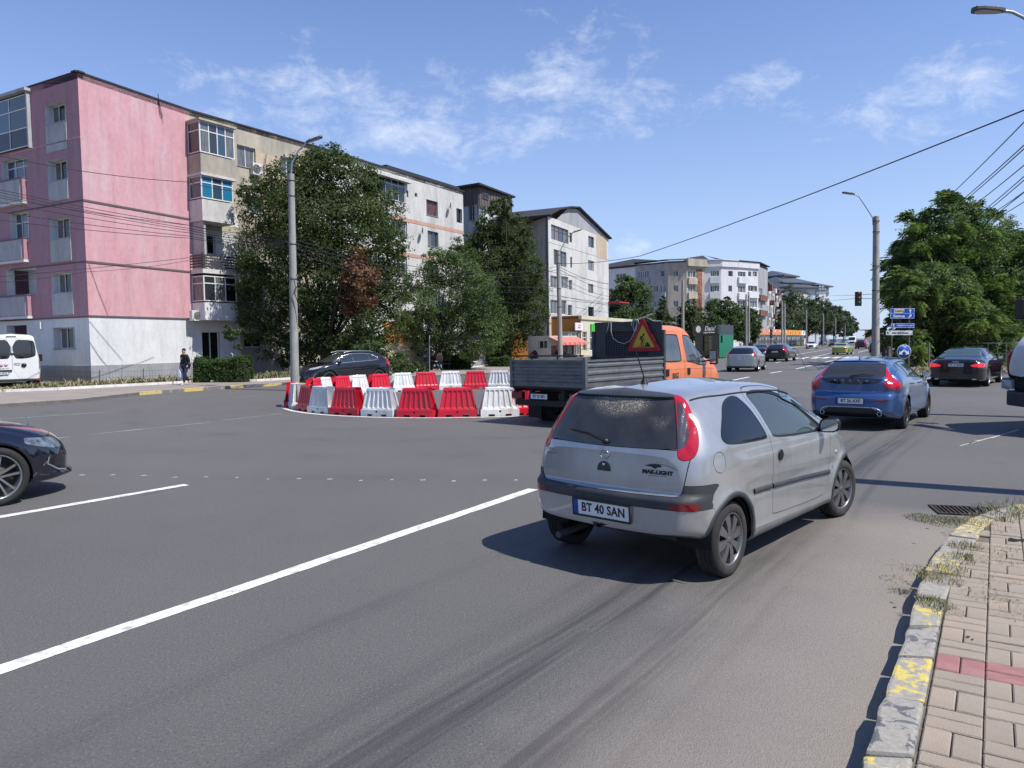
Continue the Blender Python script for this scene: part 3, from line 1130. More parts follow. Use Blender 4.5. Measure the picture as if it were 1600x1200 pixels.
 def cut(s,name,field,gap=0.0,of=('body',),keep=True):
  """cuts the region field(V) < 0 out of the given panels; a strip of width gap round it is dropped"""
  ids=[k for k,v in s.names.items()if v in of]
  new=max(s.names)+1
  s.names[new]=name if keep else '_drop'
  f=field(s.V)
  for off in((0.0,gap)if gap else(0.0,)):
   sel=np.isin(s.lab,ids+[new])
   f=s.cutf(f+off,sel)-off
   fc=f[s.T].mean(1)
   inside=np.isin(s.lab,ids)&(fc<0)
   s.lab[inside]=new
  if gap:
   fc=f[s.T].mean(1)
   drop=(s.lab==new)&(fc>-gap)
   dn=max(s.names)+1
   s.names[dn]='_drop'
   s.lab[drop]=dn
 def part(s,name,m,parent,objname=None,inset=0.0,skirt=0.012,sides='sym',mats=None):
  """sides: sym = one mesh over both halves, pair = one mesh for each side, one = right only"""
  ids=[k for k,v in s.names.items()if v==name]
  T=s.T[np.isin(s.lab,ids)]
  if len(T)==0:
   return[]
  u,inv=np.unique(T,return_inverse=True)
  T=inv.reshape(T.shape)
  V=s.V[u].copy();Nn=s.N[u].copy()
  V=V-Nn*inset
  E=np.vstack([T[:,[0,1]],T[:,[1,2]],T[:,[2,0]]])
  es=np.sort(E,axis=1)
  ue,ix,cnt=np.unique(es,axis=0,return_index=True,return_counts=True)
  bd=E[ix[cnt==1]]
  bd=bd[~((np.abs(s.V[u][bd[:,0],1])<1e-5)&(np.abs(s.V[u][bd[:,1],1])<1e-5))]
  out=[]
  def mk(V,T,Nn,bd,nm):
   nv=len(V)
   if skirt and len(bd):
    sv=V-Nn*skirt
    V2=np.vstack([V,V[bd[:,0]],V[bd[:,1]],sv[bd[:,0]],sv[bd[:,1]]])
    k=len(bd);b0=nv+np.arange(k)
    S=np.vstack([np.column_stack([b0+k,b0,b0+2*k]),np.column_stack([b0+k,b0+2*k,b0+3*k])])
    fn=np.cross(V2[S[:k,1]]-V2[S[:k,0]],V2[S[:k,2]]-V2[S[:k,0]])
    fn/=np.maximum(np.linalg.norm(fn,axis=1),1e-12)[:,None]
    NN=np.vstack([Nn,fn,fn,fn,fn])
    TT=np.vstack([T,S])
   else:
    V2,TT,NN=V,T,Nn
   o=numesh(nm,V2,TT,m,smooth=True,parent=parent)
   o.data.normals_split_custom_set(NN[TT.ravel()].tolist())
   return o
  nm=objname or name
  mir=np.array([1,-1,1])
  if sides=='sym':
   nv=len(V)
   o=mk(np.vstack([V,V*mir]),np.vstack([T,T[:,::-1]+nv]),np.vstack([Nn,Nn*mir]),np.vstack([bd,bd[:,::-1]+nv])if len(bd)else bd,nm)
   out.append(o)
  else:
   out.append(mk(V*mir,T[:,::-1],Nn*mir,bd[:,::-1],nm))
   if sides=='pair':
    out.append(mk(V,T,Nn,bd,nm))
  return out
 def shell(s,m,parent,depth=0.02,rim=True):
  """the dark inside of the body, seen through the gaps"""
  V=s.V0-s.N0*depth
  T=s.T0
  cen=V[T].mean(1)
  keep=np.ones(len(T),bool)
  for(wx,wz,wr)in s.sp['arches']:
   keep&=~((np.hypot(cen[:,0]-wx,cen[:,2]-wz)<wr+.02)&(cen[:,1]>.35))
  T=T[keep]
  nv=len(V)
  mir=np.array([1,-1,1])
  return numesh('underbody',np.vstack([V,V*mir]),np.vstack([T,T[:,::-1]+nv]),m,smooth=True,parent=parent)
 def bvh(s):
  if not hasattr(s,'_bvh'):
   from mathutils.bvhtree import BVHTree
   s._bvh=BVHTree.FromPolygons([Vector(p)for p in s.V0],s.T0.tolist())
  return s._bvh
 def side(s,x,z):
  h=s.bvh().ray_cast(Vector((x,3,z)),Vector((0,-1,0)))
  return(h[0],h[1])if h[0]else(None,None)
 def rear(s,y,z):
  h=s.bvh().ray_cast(Vector((-3,abs(y),z)),Vector((1,0,0)))
  if not h[0]:
   return None,None
  p,n=h[0].copy(),h[1].copy()
  if y<0:
   p.y,n.y=-p.y,-n.y
  return p,n
 def front(s,y,z):
  h=s.bvh().ray_cast(Vector((9,abs(y),z)),Vector((-1,0,0)))
  if not h[0]:
   return None,None
  p,n=h[0].copy(),h[1].copy()
  if y<0:
   p.y,n.y=-p.y,-n.y
  return p,n
 def top(s,x,y):
  h=s.bvh().ray_cast(Vector((x,abs(y),4)),Vector((0,0,-1)))
  if not h[0]:
   return None,None
  p,n=h[0].copy(),h[1].copy()
  if y<0:
   p.y,n.y=-p.y,-n.y
  return p,n
def inpoly(P,pred=None,coord=None):
 def f(V):
  a,b=coord(V)if coord else(V[:,0],V[:,2])
  d=sdpoly(P,a,b)
  if pred is not None:
   d=np.maximum(d,pred(V))
  return d
 return f
def side_f(pts,it=2,ymin=.3):
 return inpoly(smoothpoly(pts,it),lambda V:ymin-V[:,1])
def end_f(pts,it=2,xmax=None,xmin=None):
 """polygon in (y, z)"""
 def pred(V):
  return V[:,0]-xmax if xmax is not None else xmin-V[:,0]
 return inpoly(smoothpoly(pts,it),pred,lambda V:(V[:,1],V[:,2]))
def strip(skin,pts,w,off,m,name,parent,view='side',sgn=-1,smooth_it=0,closed=False,thick=0.004):
 """a thin moulding laid on the skin along pts; sgn -1: right side"""
 P=np.array(pts,float)
 if smooth_it:
  P=smoothpoly(pts,smooth_it,closed=closed)
 if closed:
  P=np.vstack([P,P[:1]])
 q=[]
 for i in range(len(P)-1):
  n=max(1,int(np.hypot(*(P[i+1]-P[i]))/0.05))
  for k in range(n):
   q.append(P[i]+(P[i+1]-P[i])*k/n)
 q.append(P[-1])
 hit=[]
 for a in q:
  p,n=getattr(skin,view)(a[0],a[1])
  if p is None:
   continue
  p,n=Vector(p),Vector(n)
  if n.dot({'side':Vector((0,1,0)),'rear':Vector((-1,0,0)),'front':Vector((1,0,0)),'top':Vector((0,0,1))}[view])<0:
   n=-n
  if view=='side' and sgn<0:
   p.y,n.y=-p.y,-n.y
  hit.append((p,n))
 if len(hit)<2:
  return None
 mb=MB()
 vs=[]
 for i,(p,n)in enumerate(hit):
  t=(hit[min(i+1,len(hit)-1)][0]-hit[max(i-1,0)][0]).normalized()
  c=t.cross(n).normalized()*w/2
  vs+=[p-c+n*(off-thick),p-c*.85+n*off,p+c*.85+n*off,p+c+n*(off-thick)]
 fs=[]
 for i in range(len(hit)-1):
  for k in range(3):
   fs.append((i*4+k,i*4+k+1,i*4+5+k,i*4+4+k))
 mb.add(vs,fs,0,True)
 return mb.build(name,m,parent,fix=False)
def make_wheel(name,R,w,rimr,parent,loc,side,mt,mr,spokes=8,style='flat',detail=True,md=None,face=0.0):
 """wheel at loc (centre); side -1: its face looks to -y"""
 s=side
 seg=48 if detail else 20
 hw=w/2
 hub=thing(name,None,None,loc)
 hub.parent=parent
 prof=[(rimr*.985,hw*.72),(rimr*1.0,hw*.86),(rimr+.012,hw*.95),(rimr+(R-rimr)*.5,hw*1.0),(R-.022,hw*.93),(R-.006,hw*.80)]
 gro=[(R,hw*.70)]
 if detail:
  for g in(.42,0,-.42):
   gro+=[(R,hw*(g+.07)),(R-.008,hw*(g+.06)),(R-.008,hw*(g-.06)),(R,hw*(g-.07))]
 gro+=[(R,-hw*.70)]
 prof=prof+gro+[(R-.006,-hw*.80),(R-.022,-hw*.93),(rimr+(R-rimr)*.5,-hw),(rimr,-hw*.9)]
 t=MB()
 t.lathe([(r,h*s)for r,h in prof],seg,axis='y')
 ty=t.build('tyre',mt,hub)
 r=MB()
 fz=hw*(.70+face)
 r.lathe([(rimr*1.0,s*hw*.88),(rimr*.965,s*hw*.90),(rimr*.93,s*hw*.80),(rimr*.90,s*hw*.2),(rimr*.88,-s*hw*.5)],seg,axis='y')
 r.lathe([(0.001,s*(fz+.004)),(rimr*.10,s*(fz+.004)),(rimr*.17,s*(fz-.004)),(rimr*.20,s*(fz-.03)),(rimr*.2,s*(fz-.07))],20,axis='y')
 for k in range(spokes):
  a=2*pi*(k+.25)/spokes
  rot=Matrix.Rotation(-a,4,'Y')
  r0,r1=rimr*.14,rimr*.95
  if style=='broad':
   w0,w1=rimr*.085,rimr*.20
   prs=[(-w0,w0,-w1,w1)]
  elif style=='twin':
   w0,w1=rimr*.05,rimr*.055
   prs=[(-w0*2.4,-w0*.6,-rimr*.27,-rimr*.27+2*w1),(w0*.6,w0*2.4,rimr*.27-2*w1,rimr*.27)]
  else:
   w0,w1=rimr*.07,rimr*.09
   prs=[(-w0,w0,-w1,w1)]
  for(a0,a1,b0,b1)in prs:
   vs=[]
   for(rr,lo,hi,yy)in((r0,a0,a1,fz-.002),((r0+r1)/2,(a0+b0)/2*.92,(a1+b1)/2*.92,fz+.004),(r1,b0,b1,fz-.004)):
    vs+=[(rr,s*yy,lo),(rr,s*yy,hi),(rr,s*(yy-.035),hi),(rr,s*(yy-.035),lo)]
   vs=[rot@Vector(p)for p in vs]
   fs=[]
   for j in range(2):
    for q in range(4):
     fs.append((j*4+q,j*4+(q+1)%4,j*4+4+(q+1)%4,j*4+4+q))
   fs.append((8,9,10,11))
   r.add(vs,fs)
 ri=r.build('rim',mr,hub,bevel=.0)
 if detail:
  b=MB()
  for k in range(5 if spokes%5==0 else 4):
   a=2*pi*k/(5 if spokes%5==0 else 4)+.3
   b.lathe([(0.0008,s*(fz+.002)),(.009,s*(fz+.002)),(.010,s*(fz-.01))],8,axis='y',M=Matrix.Translation((rimr*.155*cos(a),0,rimr*.155*sin(a))))
  b.build('wheel_bolts',md or mt,hub)
 d=MB()
 d.lathe([(0.001,s*hw*.05),(rimr*.62,s*hw*.05),(rimr*.62,-s*hw*.1),(rimr*.93,-s*hw*.3)],24,axis='y')
 d.build('brake_disc',md or mt,hub)
 return hub
def lathe_arch(skin,wx,wz,r,y0,y1,m,parent,sg):
 """dark inner wheel arch"""
 mb=MB()
 n=22
 vs=[]
 for s_ in(sg,):
  b=len(mb.v)
  vs=[]
  for k in range(n+1):
   a=pi*(1.12*k/n-.06)
   for yy in(y0,y1):
    vs.append((wx+r*cos(a),s_*yy,max(wz+r*sin(a),skin.sp['bot'][0][1]*0+.27)))
  fs=[(2*k,2*k+1,2*k+3,2*k+2)for k in range(n)]
  mb.add(vs,fs,0,True)
  ring=[vs[2*k]for k in range(n+1)]
  mb.add(ring,[tuple(range(n+1))],0)
 return mb.build('wheel_arch_liner',m,parent,fix=False)
def mirror_mesh(parent,x,y,z,m1,m2,sgn,size=(.10,.20,.13),mg=None):
 """door mirror: arm and housing with a glass facing back"""
 mb=MB()
 sx,sy,sz=size
 cx_,cy_,cz_=x,sgn*(y+sy*.62),z
 n,mrows=14,6
 vs,fs=[],[]
 for i in range(mrows+1):
  t=i/mrows
  sc_=sqrt(max(0,1-t*t))*.98+.02 if i else 1.0
  for k in range(n):
   a=2*pi*k/n
   ca,sa=cos(a),sin(a)
   px=cx_+t*sx
   e=0.62
   py=cy_+sgn*(abs(ca)**e)*(1 if ca>0 else-1)*sy/2*sc_
   pz=cz_+(abs(sa)**e)*(1 if sa>0 else-1)*sz/2*sc_+(0.012*(ca))
   vs.append((px,py,pz))
 for i in range(mrows):
  for k in range(n):
   fs.append((i*n+k,i*n+(k+1)%n,(i+1)*n+(k+1)%n,(i+1)*n+k))
 fs.append(tuple(range(n)))
 mb.add(vs,fs,0,True)
 mb.tube([(x+sx*.5,sgn*(y-.03),z-sz*.42),(x+sx*.45,sgn*(y+sy*.3),z-sz*.30)],[.028,.022],8)
 o=mb.build('door_mirror',m1,parent)
 g=MB()
 gv=[(cx_-.003,cy_+sgn*(abs(cos(a))**.62)*(1 if cos(a)>0 else-1)*sy/2*.84,cz_+(abs(sin(a))**.62)*(1 if sin(a)>0 else-1)*sz/2*.82+.012*cos(a))for a in[2*pi*k/n for k in range(n)]]
 g.add(gv,[tuple(range(n))],0)
 g.build('mirror_glass',m2,o)
 return o
def plate(parent,o,txt,w=.52,h=.11,normal=(-1,0,0),size=.088,blank=False,framed=True):
 """number plate; o is its centre, it faces the given way"""
 nrm=Vector(normal).normalized()
 right=Vector((0,0,1)).cross(nrm).normalized()
 up=nrm.cross(right)
 Mx=frame(o,right,up)
 mb=MB()
 mb.box(-w/2,-h/2,-.006,w/2,h/2,0,0)
 for v in range(len(mb.v)):
  mb.v[v]=tuple(Mx@Vector(mb.v[v]))
 p=mb.build('number_plate',mat('plate_white',(.72,.73,.72),rough=.45),parent)
 if framed:
  fb=MB()
  for(x0,y0,x1,y1)in((-w/2-.01,-h/2-.016,w/2+.01,-h/2),(-w/2-.01,h/2,w/2+.01,h/2+.01),(-w/2-.01,-h/2,-w/2,h/2),(w/2,-h/2,w/2+.01,h/2)):
   fb.box(x0,y0,-.008,x1,y1,.004)
  fb.v=[tuple(Mx@Vector(q))for q in fb.v]
  fb.build('plate_frame',mat('black_trim',(.012,.012,.013),rough=.45),p)
 eb=MB()
 eb.box(-w/2,-h/2,.0005,-w/2+.045,h/2,.0015)
 eb.v=[tuple(Mx@Vector(q))for q in eb.v]
 eb.build('country_band',mat('plate_blue',(.01,.06,.32),rough=.4),p)
 if txt:
  text_mesh(txt,size,mat('plate_ink',(.01,.01,.011),rough=.5),'plate_lettering',p,Mx@Matrix.Translation((.022,0,.0022)),extrude=.0006,sx=.86,bold=.0022,space=1.05)
 return p
# -- paints and other car materials
def paint(name,c,metal=0.0,rough=.35,coat=1.0,dirt=None,dt=.25,gs=1.6):
 return mat(name,c,rough=rough,metal=metal,coat=coat,coatrough=.06,grime=dirt,gscale=gs,gamt=dt)
M_TYRE=mat('tyre_rubber',(.022,.021,.020),rough=.85,var=.3,vscale=9,grime=(.09,.08,.07),gscale=3,gamt=.55)
M_TYRE2=mat('tyre_rubber_clean',(.018,.018,.018),rough=.8)
M_RIM=mat('alloy_grey',(.22,.22,.225),rough=.38,metal=.75,grime=(.09,.08,.07),gscale=9,gamt=.6)
M_RIMB=mat('alloy_bright',(.52,.53,.54),rough=.28,metal=.85)
M_RIMD=mat('alloy_dark',(.05,.05,.055),rough=.4,metal=.6)
M_DISC=mat('brake_metal',(.09,.085,.08),rough=.6,metal=.5)
M_BLACK=mat('black_trim',(.012,.012,.013),rough=.45)
M_VOID=mat('underbody_black',(.006,.006,.006),rough=.9)
M_TRIM=mat('grey_plastic',(.030,.034,.040),rough=.55,grime=(.10,.095,.085),gscale=2.2,gamt=.35)
M_GLASS=glass('car_glass',(.010,.013,.016))
M_GLASSR=glass('car_glass_pale',(.035,.05,.055))
M_RED=mat('lamp_red',(.42,.008,.022),rough=.12,coat=.5,spec=.6,bump=.12,bscale=90)
M_REDD=mat('lamp_dark_red',(.16,.004,.008),rough=.12,coat=1.0)
M_CLEAR=mat('lamp_clear',(.36,.36,.37),rough=.15,coat=1.0)
M_CHROME=mat('chrome',(.62,.63,.64),rough=.12,metal=1.0)
M_PIN=mat('emblem_metal',(.45,.46,.48),rough=.3,metal=.8)
def corsa():
 L=3.817
 sp=dict(L=L,nx=150,nr=110,nc=22,roofw=.585,edge=.075,shelf=.965,gfull=.42,rblend=.75,rcurve=.10,fcurve=.34,fblend=1.1,low=.985,crown=.02,top=[(0,.96),(.02,1.03),(.06,1.11),(.12,1.205),(.20,1.305),(.28,1.385),(.40,1.415),(.8,1.440),(1.3,1.452),(1.8,1.435),(2.2,1.38),(2.55,1.25),(2.95,1.05),(3.12,.975),(3.3,.915),(3.55,.825),(3.72,.71),(3.80,.60),(3.817,.53)],hw=[(0,.66),(.03,.715),(.09,.762),(.2,.793),(.45,.815),(.9,.823),(2.6,.823),(3.2,.808),(3.5,.765),(3.68,.70),(3.77,.62),(3.817,.52)],belt=[(0,.90),(.3,.985),(.7,1.015),(1.3,1.0),(2.0,.965),(2.7,.92),(3.0,.885),(3.3,.83),(3.6,.72),(3.817,.52)],bot=[(0,.385),(.2,.33),(.5,.22),(1.0,.185),(2.8,.185),(3.4,.20),(3.817,.26)],arches=[(.605,.285,.335),(3.096,.285,.335)])
 def warp(V):
  x,y,z=V[:,0].copy(),V[:,1].copy(),V[:,2].copy()
  rear=1-sst(.0,.55,x)
  x-=.06*rear*(1-sst(.645,.685,z))*sst(.26,.42,z)
  x+=.02*rear*sst(.68,1.0,z)
  x+=.07*np.clip(1-x/.62,0,1)
  for wx in(.605,3.096):
   d=np.hypot(x-wx,z-.285)
   fl=np.exp(-((d-.355)/.055)**2)*sst(.5,.7,y)*(z>.15)
   y+=.016*fl
  y-=.012*np.exp(-((z-.60)/.05)**2)*sst(.7,.95,x)*(1-sst(2.7,2.95,x))*sst(.6,.78,y)
  y+=.010*np.exp(-((z-.86)/.06)**2)*sst(.5,.95,x)*(1-sst(2.9,3.2,x))*sst(.6,.76,y)
  y+=.014*(1-sst(.26,.33,z))*sst(.7,.95,x)*(1-sst(2.65,2.8,x))*sst(.6,.78,y)
  return np.column_stack([x,y,z])
 sp['warp']=warp
 S=Skin(sp)
 root=thing('hatchback_car','silver three-door hatchback with dusty tinted rear window, turning right at the kerb','car')
 silver=mat('silver_paint',(.385,.398,.405),rough=.30,metal=.5,coat=1.0,coatrough=.035,grime=(.27,.25,.22),gscale=1.8,gamt=.5)
 for a in sp['arches']:
  S.cut('_',lambda V,a=a:np.maximum(np.hypot(V[:,0]-a[0],V[:,2]-a[1])-a[2],.45-V[:,1]),keep=False)
 S.cut('windscreen',end_f([(-.7,1.0),(.70,1.0),(.66,1.16),(.585,1.325),(.50,1.375),(-.5,1.385)],2,xmin=2.0),gap=.006)
 quarter=[(.52,1.045),(.60,1.005),(1.265,.985),(1.285,1.01),(1.245,1.16),(1.185,1.32),(1.11,1.352),(.97,1.345),(.78,1.28),(.62,1.17),(.53,1.09)]
 doorwin=[(1.40,.975),(2.52,.93),(2.60,.955),(2.50,1.05),(2.30,1.185),(2.10,1.285),(1.90,1.34),(1.68,1.368),(1.42,1.375),(1.315,1.355),(1.33,1.22),(1.37,1.03)]
 S.cut('q_seal',inpoly(smoothpoly(quarter,2),lambda V:.3-V[:,1]),gap=0)
 S.cut('quarter_window',lambda V:inpoly(smoothpoly(quarter,2),lambda V:.3-V[:,1])(V)+.012,of=('q_seal',))
 S.cut('d_seal',inpoly(smoothpoly(doorwin,2),lambda V:.3-V[:,1]),gap=0)
 S.cut('door_window',lambda V:inpoly(smoothpoly(doorwin,2),lambda V:.3-V[:,1])(V)+.020,of=('d_seal',))
 door=[(1.335,.36),(1.40,.335),(2.50,.305),(2.60,.36),(2.66,.60),(2.70,.92),(2.62,1.0),(2.50,1.10),(2.30,1.24),(2.10,1.33),(1.88,1.386),(1.65,1.406),(1.40,1.411),(1.27,1.40),(1.262,1.31),(1.31,1.05),(1.322,.90),(1.33,.6)]
 S.cut('door',inpoly(smoothpoly(door,2),lambda V:.3-V[:,1]),gap=.006)
 q_=lambda V:(V[:,1]+(V[:,0])*.95,V[:,2])
 lamp=[(.735,.945),(.81,.925),(.91,.95),(.975,1.03),(.985,1.14),(.955,1.27),(.90,1.375),(.815,1.40),(.79,1.38),(.775,1.24),(.755,1.07)]
 LP=smoothpoly(lamp,2)
 S.cut('tail_lamp',inpoly(LP,lambda V:V[:,0]-.62,q_),gap=.004)
 inner=[(.72,1.02),(.79,1.01),(.84,1.04),(.885,1.10),(.892,1.18),(.872,1.27),(.835,1.355),(.80,1.34),(.785,1.24),(.765,1.10)]
 S.cut('lamp_clear',inpoly(smoothpoly(inner,2),lambda V:V[:,0]-.62,q_),of=('tail_lamp',))
 rgl=[(-.8,.995),(.0,.995),(.55,1.005),(.70,1.03),(.71,1.06),(.67,1.21),(.615,1.345),(.59,1.368),(-.8,1.375)]
 S.cut('rear_window',lambda V:np.maximum(end_f(rgl,1,xmax=.36)(V),V[:,1]+V[:,0]*.95-.925),gap=.005)
 S.cut('spoiler',inpoly(np.array([(-1,1.37),(.61,1.365),(.63,1.47),(-1,1.47)]),lambda V:np.maximum(np.maximum(V[:,0]-.38,V[:,1]-.60),-(V[:,0])),lambda V:(V[:,1],V[:,2])),gap=.003)
 tg=[(-.8,.66),(.60,.66),(.655,.68),(.68,.84),(.69,1.0),(.69,1.01),(-.8,1.01)]
 S.cut('tailgate',end_f(tg,1,xmax=.4),gap=.006)
 S.cut('bumper_band',inpoly(np.array([(-.2,.575),(.345,.575),(.31,.62),(.335,.68),(.41,.745),(.34,.755),(-.2,.755)]),None,None),gap=.004)
 S.cut('bumper',lambda V:np.maximum(V[:,2]-.58,V[:,0]-.335),gap=.004)
 S.cut('bumper_lamp',inpoly(smoothpoly([(.60,.575),(.80,.575),(.855,.585),(.86,.62),(.80,.635),(.60,.625)],1),None,lambda V:(V[:,1]+V[:,0]*.5,V[:,2])),of=('bumper_band',))
 S.cut('fuel_flap',lambda V:np.maximum(np.hypot((V[:,0]-.43),(V[:,2]-.90))-.08,.4-V[:,1]),gap=.005)
 S.cut('sill',inpoly(np.array([(.95,.1),(2.76,.1),(2.76,.262),(.95,.292)]),lambda V:.55-V[:,1]),gap=.003)
 S.cut('bonnet',inpoly(smoothpoly([(-.8,2.98),(.62,2.98),(.70,3.05),(.66,3.45),(.5,3.72),(-.8,3.75)],1),lambda V:.62-V[:,2],lambda V:(V[:,1],V[:,0])),gap=.006)
 S.cut('headlamp',inpoly(smoothpoly([(3.30,.66),(3.62,.60),(3.76,.60),(3.78,.70),(3.55,.79),(3.38,.80)],1),lambda V:.38-V[:,1]),gap=.004)
 S.cut('front_bumper',lambda V:np.maximum(V[:,2]-.56,3.44-V[:,0]),gap=.005)
 glassq=mat('tinted_glass',(.006,.008,.011),rough=.02,spec=.45,coat=.0,coatrough=.01,ior=1.52)
 gdoor=mat('door_glass',(.045,.055,.055),rough=.02,spec=.5,coat=.0,coatrough=.01,ior=1.52)
 rg=mat('dusty_rear_glass',(.010,.012,.015),rough=.05,spec=.8,coat=.3,coatrough=.03)
 nt=rg.node_tree
 N_,L_=nt.nodes,nt.links
 b=N_['Principled BSDF']
 tc=N_.new('ShaderNodeTexCoord')
 sep=N_.new('ShaderNodeSeparateXYZ')
 L_.new(tc.outputs['Object'],sep.inputs[0])
 def mth(op,a,b_=None,clamp=False):
  n=N_.new('ShaderNodeMath')
  n.operation=op
  n.use_clamp=clamp
  for i,v in enumerate((a,b_)):
   if v is None:
    continue
   if isinstance(v,(int,float)):
    n.inputs[i].default_value=v
   else:
    L_.new(v,n.inputs[i])
  return n.outputs[0]
 n1=N_.new('ShaderNodeTexNoise')
 n1.inputs['Scale'].default_value=95
 n1.inputs['Detail'].default_value=4
 L_.new(tc.outputs['Object'],n1.inputs['Vector'])
 n2=N_.new('ShaderNodeTexNoise')
 n2.inputs['Scale'].default_value=7
 n2.inputs['Detail'].default_value=5
 L_.new(tc.outputs['Object'],n2.inputs['Vector'])
 dy=mth('DIVIDE',mth('SUBTRACT',sep.outputs['Y'],-.03),.30)
 dz=mth('DIVIDE',mth('SUBTRACT',sep.outputs['Z'],1.345),.14)
 q1=mth('SUBTRACT',1.3,mth('ADD',mth('MULTIPLY',dy,dy),mth('MULTIPLY',dz,dz)),clamp=True)
 dy2=mth('DIVIDE',mth('SUBTRACT',sep.outputs['Y'],-.42),.12)
 dz2=mth('DIVIDE',mth('SUBTRACT',sep.outputs['Z'],1.20),.08)
 q2=mth('MULTIPLY',mth('SUBTRACT',1.0,mth('ADD',mth('MULTIPLY',dy2,dy2),mth('MULTIPLY',dz2,dz2)),clamp=True),.55)
 q=mth('MAXIMUM',q1,q2)
 k=mth('MULTIPLY',mth('ADD',q,mth('MULTIPLY',mth('SUBTRACT',n2.outputs['Fac'],.55),1.6)),q)
 spk=mth('MULTIPLY',mth('SUBTRACT',n1.outputs['Fac'],.52),9.0,clamp=True)
 fac=mth('MULTIPLY',mth('MULTIPLY',k,1.2,clamp=True),mth('ADD',mth('MULTIPLY',spk,.8),.18),clamp=True)
 fac=mth('ADD',fac,mth('MULTIPLY',n2.outputs['Fac'],.13),clamp=True)
 mx=N_.new('ShaderNodeMix')
 mx.data_type='RGBA'
 L_.new(fac,mx.inputs['Factor'])
 mx.inputs['A'].default_value=(.010,.012,.015,1)
 mx.inputs['B'].default_value=(.46,.40,.30,1)
 L_.new(mx.outputs['Result'],b.inputs['Base Color'])
 L_.new(mth('ADD',mth('MULTIPLY',fac,.5),.06,clamp=True),b.inputs['Roughness'])
 S.shell(M_VOID,root,.022)
 S.part('body',silver,root)
 S.part('tailgate',silver,root,skirt=.02)
 S.part('spoiler',mat('spoiler_grey',(.05,.055,.06),rough=.4,coat=.3),root,inset=-.016,skirt=.04)
 S.part('rear_window',rg,root,inset=.004)
 S.part('windscreen',M_GLASSR,root,inset=.004)
 S.part('q_seal',M_BLACK,root,'window_seal',inset=.004,sides='pair')
 S.part('d_seal',M_BLACK,root,'window_seal',inset=.006,sides='pair')
 S.part('quarter_window',glassq,root,inset=.003,sides='pair')
 S.part('door_window',gdoor,root,inset=.014,sides='pair')
 drs=S.part('door',silver,root,skirt=.02,sides='pair')
 tl=S.part('tail_lamp',M_RED,root,inset=-.003,skirt=.02,sides='pair')
 smoke=mat('lamp_smoke',(.060,.055,.06),rough=.14,coat=1.0,bump=.15,bscale=120)
 for o in S.part('lamp_clear',smoke,root,'reversing_lamp',inset=-.0025,skirt=.01,sides='pair'):
  o.parent=tl[0]if o.name.endswith('lamp')else tl[1]
 S.part('bumper_band',M_TRIM,root,inset=-.004,skirt=.02)
 bu=S.part('bumper',silver,root,inset=-.001,skirt=.03)[0]
 S.part('bumper_lamp',M_REDD,root,'reflector',inset=-.007,skirt=.01,sides='pair')
 S.part('fuel_flap',silver,root,sides='one',skirt=.01)
 S.part('sill',mat('sill_grey',(.13,.135,.14),rough=.5,grime=(.30,.28,.25),gscale=4,gamt=.5),root,inset=-.006,skirt=.02,sides='pair')
 S.part('bonnet',silver,root)
 S.part('headlamp',M_CLEAR,root,sides='pair')
 S.part('front_bumper',silver,root)
 for sg in(-1,1):
  for(wx,wz,r)in sp['arches']:
   pts=[(wx+(r+.018)*cos(a),wz+(r+.018)*sin(a))for a in np.linspace(-.12,pi+(.12 if wx>1 else-.3),30)]
   strip(S,pts,.042,.008,M_TRIM,'arch_lip',root,'side',sg,thick=.012)
  strip(S,[(.98,.598),(1.1,.595),(1.315,.588)],.042,.014,M_TRIM,'side_moulding',root,'side',sg,thick=.016)
  strip(S,[(1.345,.587),(2.0,.562),(2.64,.528)],.042,.014,M_TRIM,'side_moulding',drs[0]if sg<0 else drs[1],'side',sg,thick=.016)
  p,n=S.side(1.47,.835)
  h=MB()
  h.lathe([(.0005,.001),(.030,.001),(.046,.006),(.048,.0)],20,axis='y',M=Matrix.Translation((p.x,p.y+.003,p.z)))
  h.box(p.x-.04,p.y+.006,p.z-.008,p.x+.035,p.y+.016,p.z+.012)
  if sg<0:
   h.v=[(a,-b_,c)for a,b_,c in h.v]
  h.build('door_handle',M_BLACK,drs[0]if sg<0 else drs[1])
  p,n=S.side(1.05,1.36)
  strip(S,[(.42,.55),(.9,.565),(1.4,.57),(1.9,.565),(2.3,.555)],.016,.003,M_BLACK,'roof_moulding',root,'top',sg)if sg>0 else strip(S,[(.42,-.55),(.9,-.565),(1.4,-.57),(1.9,-.565),(2.3,-.555)],.016,.003,M_BLACK,'roof_moulding',root,'top')
  mirror_mesh(root,2.42,.775,1.0,M_BLACK,M_CHROME,sg,(.12,.19,.135))
  lathe_arch(S,.605,.285,.333,.52,.80,M_VOID,root,sg)
  lathe_arch(S,3.096,.285,.333,.52,.80,M_VOID,root,sg)
 for(wx,sg)in((.605,-1),(.605,1),(3.096,-1),(3.096,1)):
  w=make_wheel('wheel',.288,.175,.205,root,(wx,sg*.722,.288),sg,M_TYRE,M_RIM,8,'broad',md=M_DISC,face=.1)
  if wx>2:
   w.rotation_euler=(0,0,radians(-9))
 gate=[o for o in kids(root)if o.name.startswith('tailgate')][0]
 def on_rear(y,z,off=.004):
  p,n=S.rear(y,z)
  if n.x>0:
   n=-n
  n=n.normalized()
  right=Vector((0,0,1)).cross(n).normalized()
  return frame(p+n*off,right,n.cross(right)),p,n
 Mx,p,n=on_rear(.0,.935)
 e=MB()
 ring=[(cos(a)*.040,sin(a)*.034,.004)for a in np.linspace(0,2*pi,25)]
 e.tube([Mx@Vector(q)for q in ring],.0042,6,cap=False)
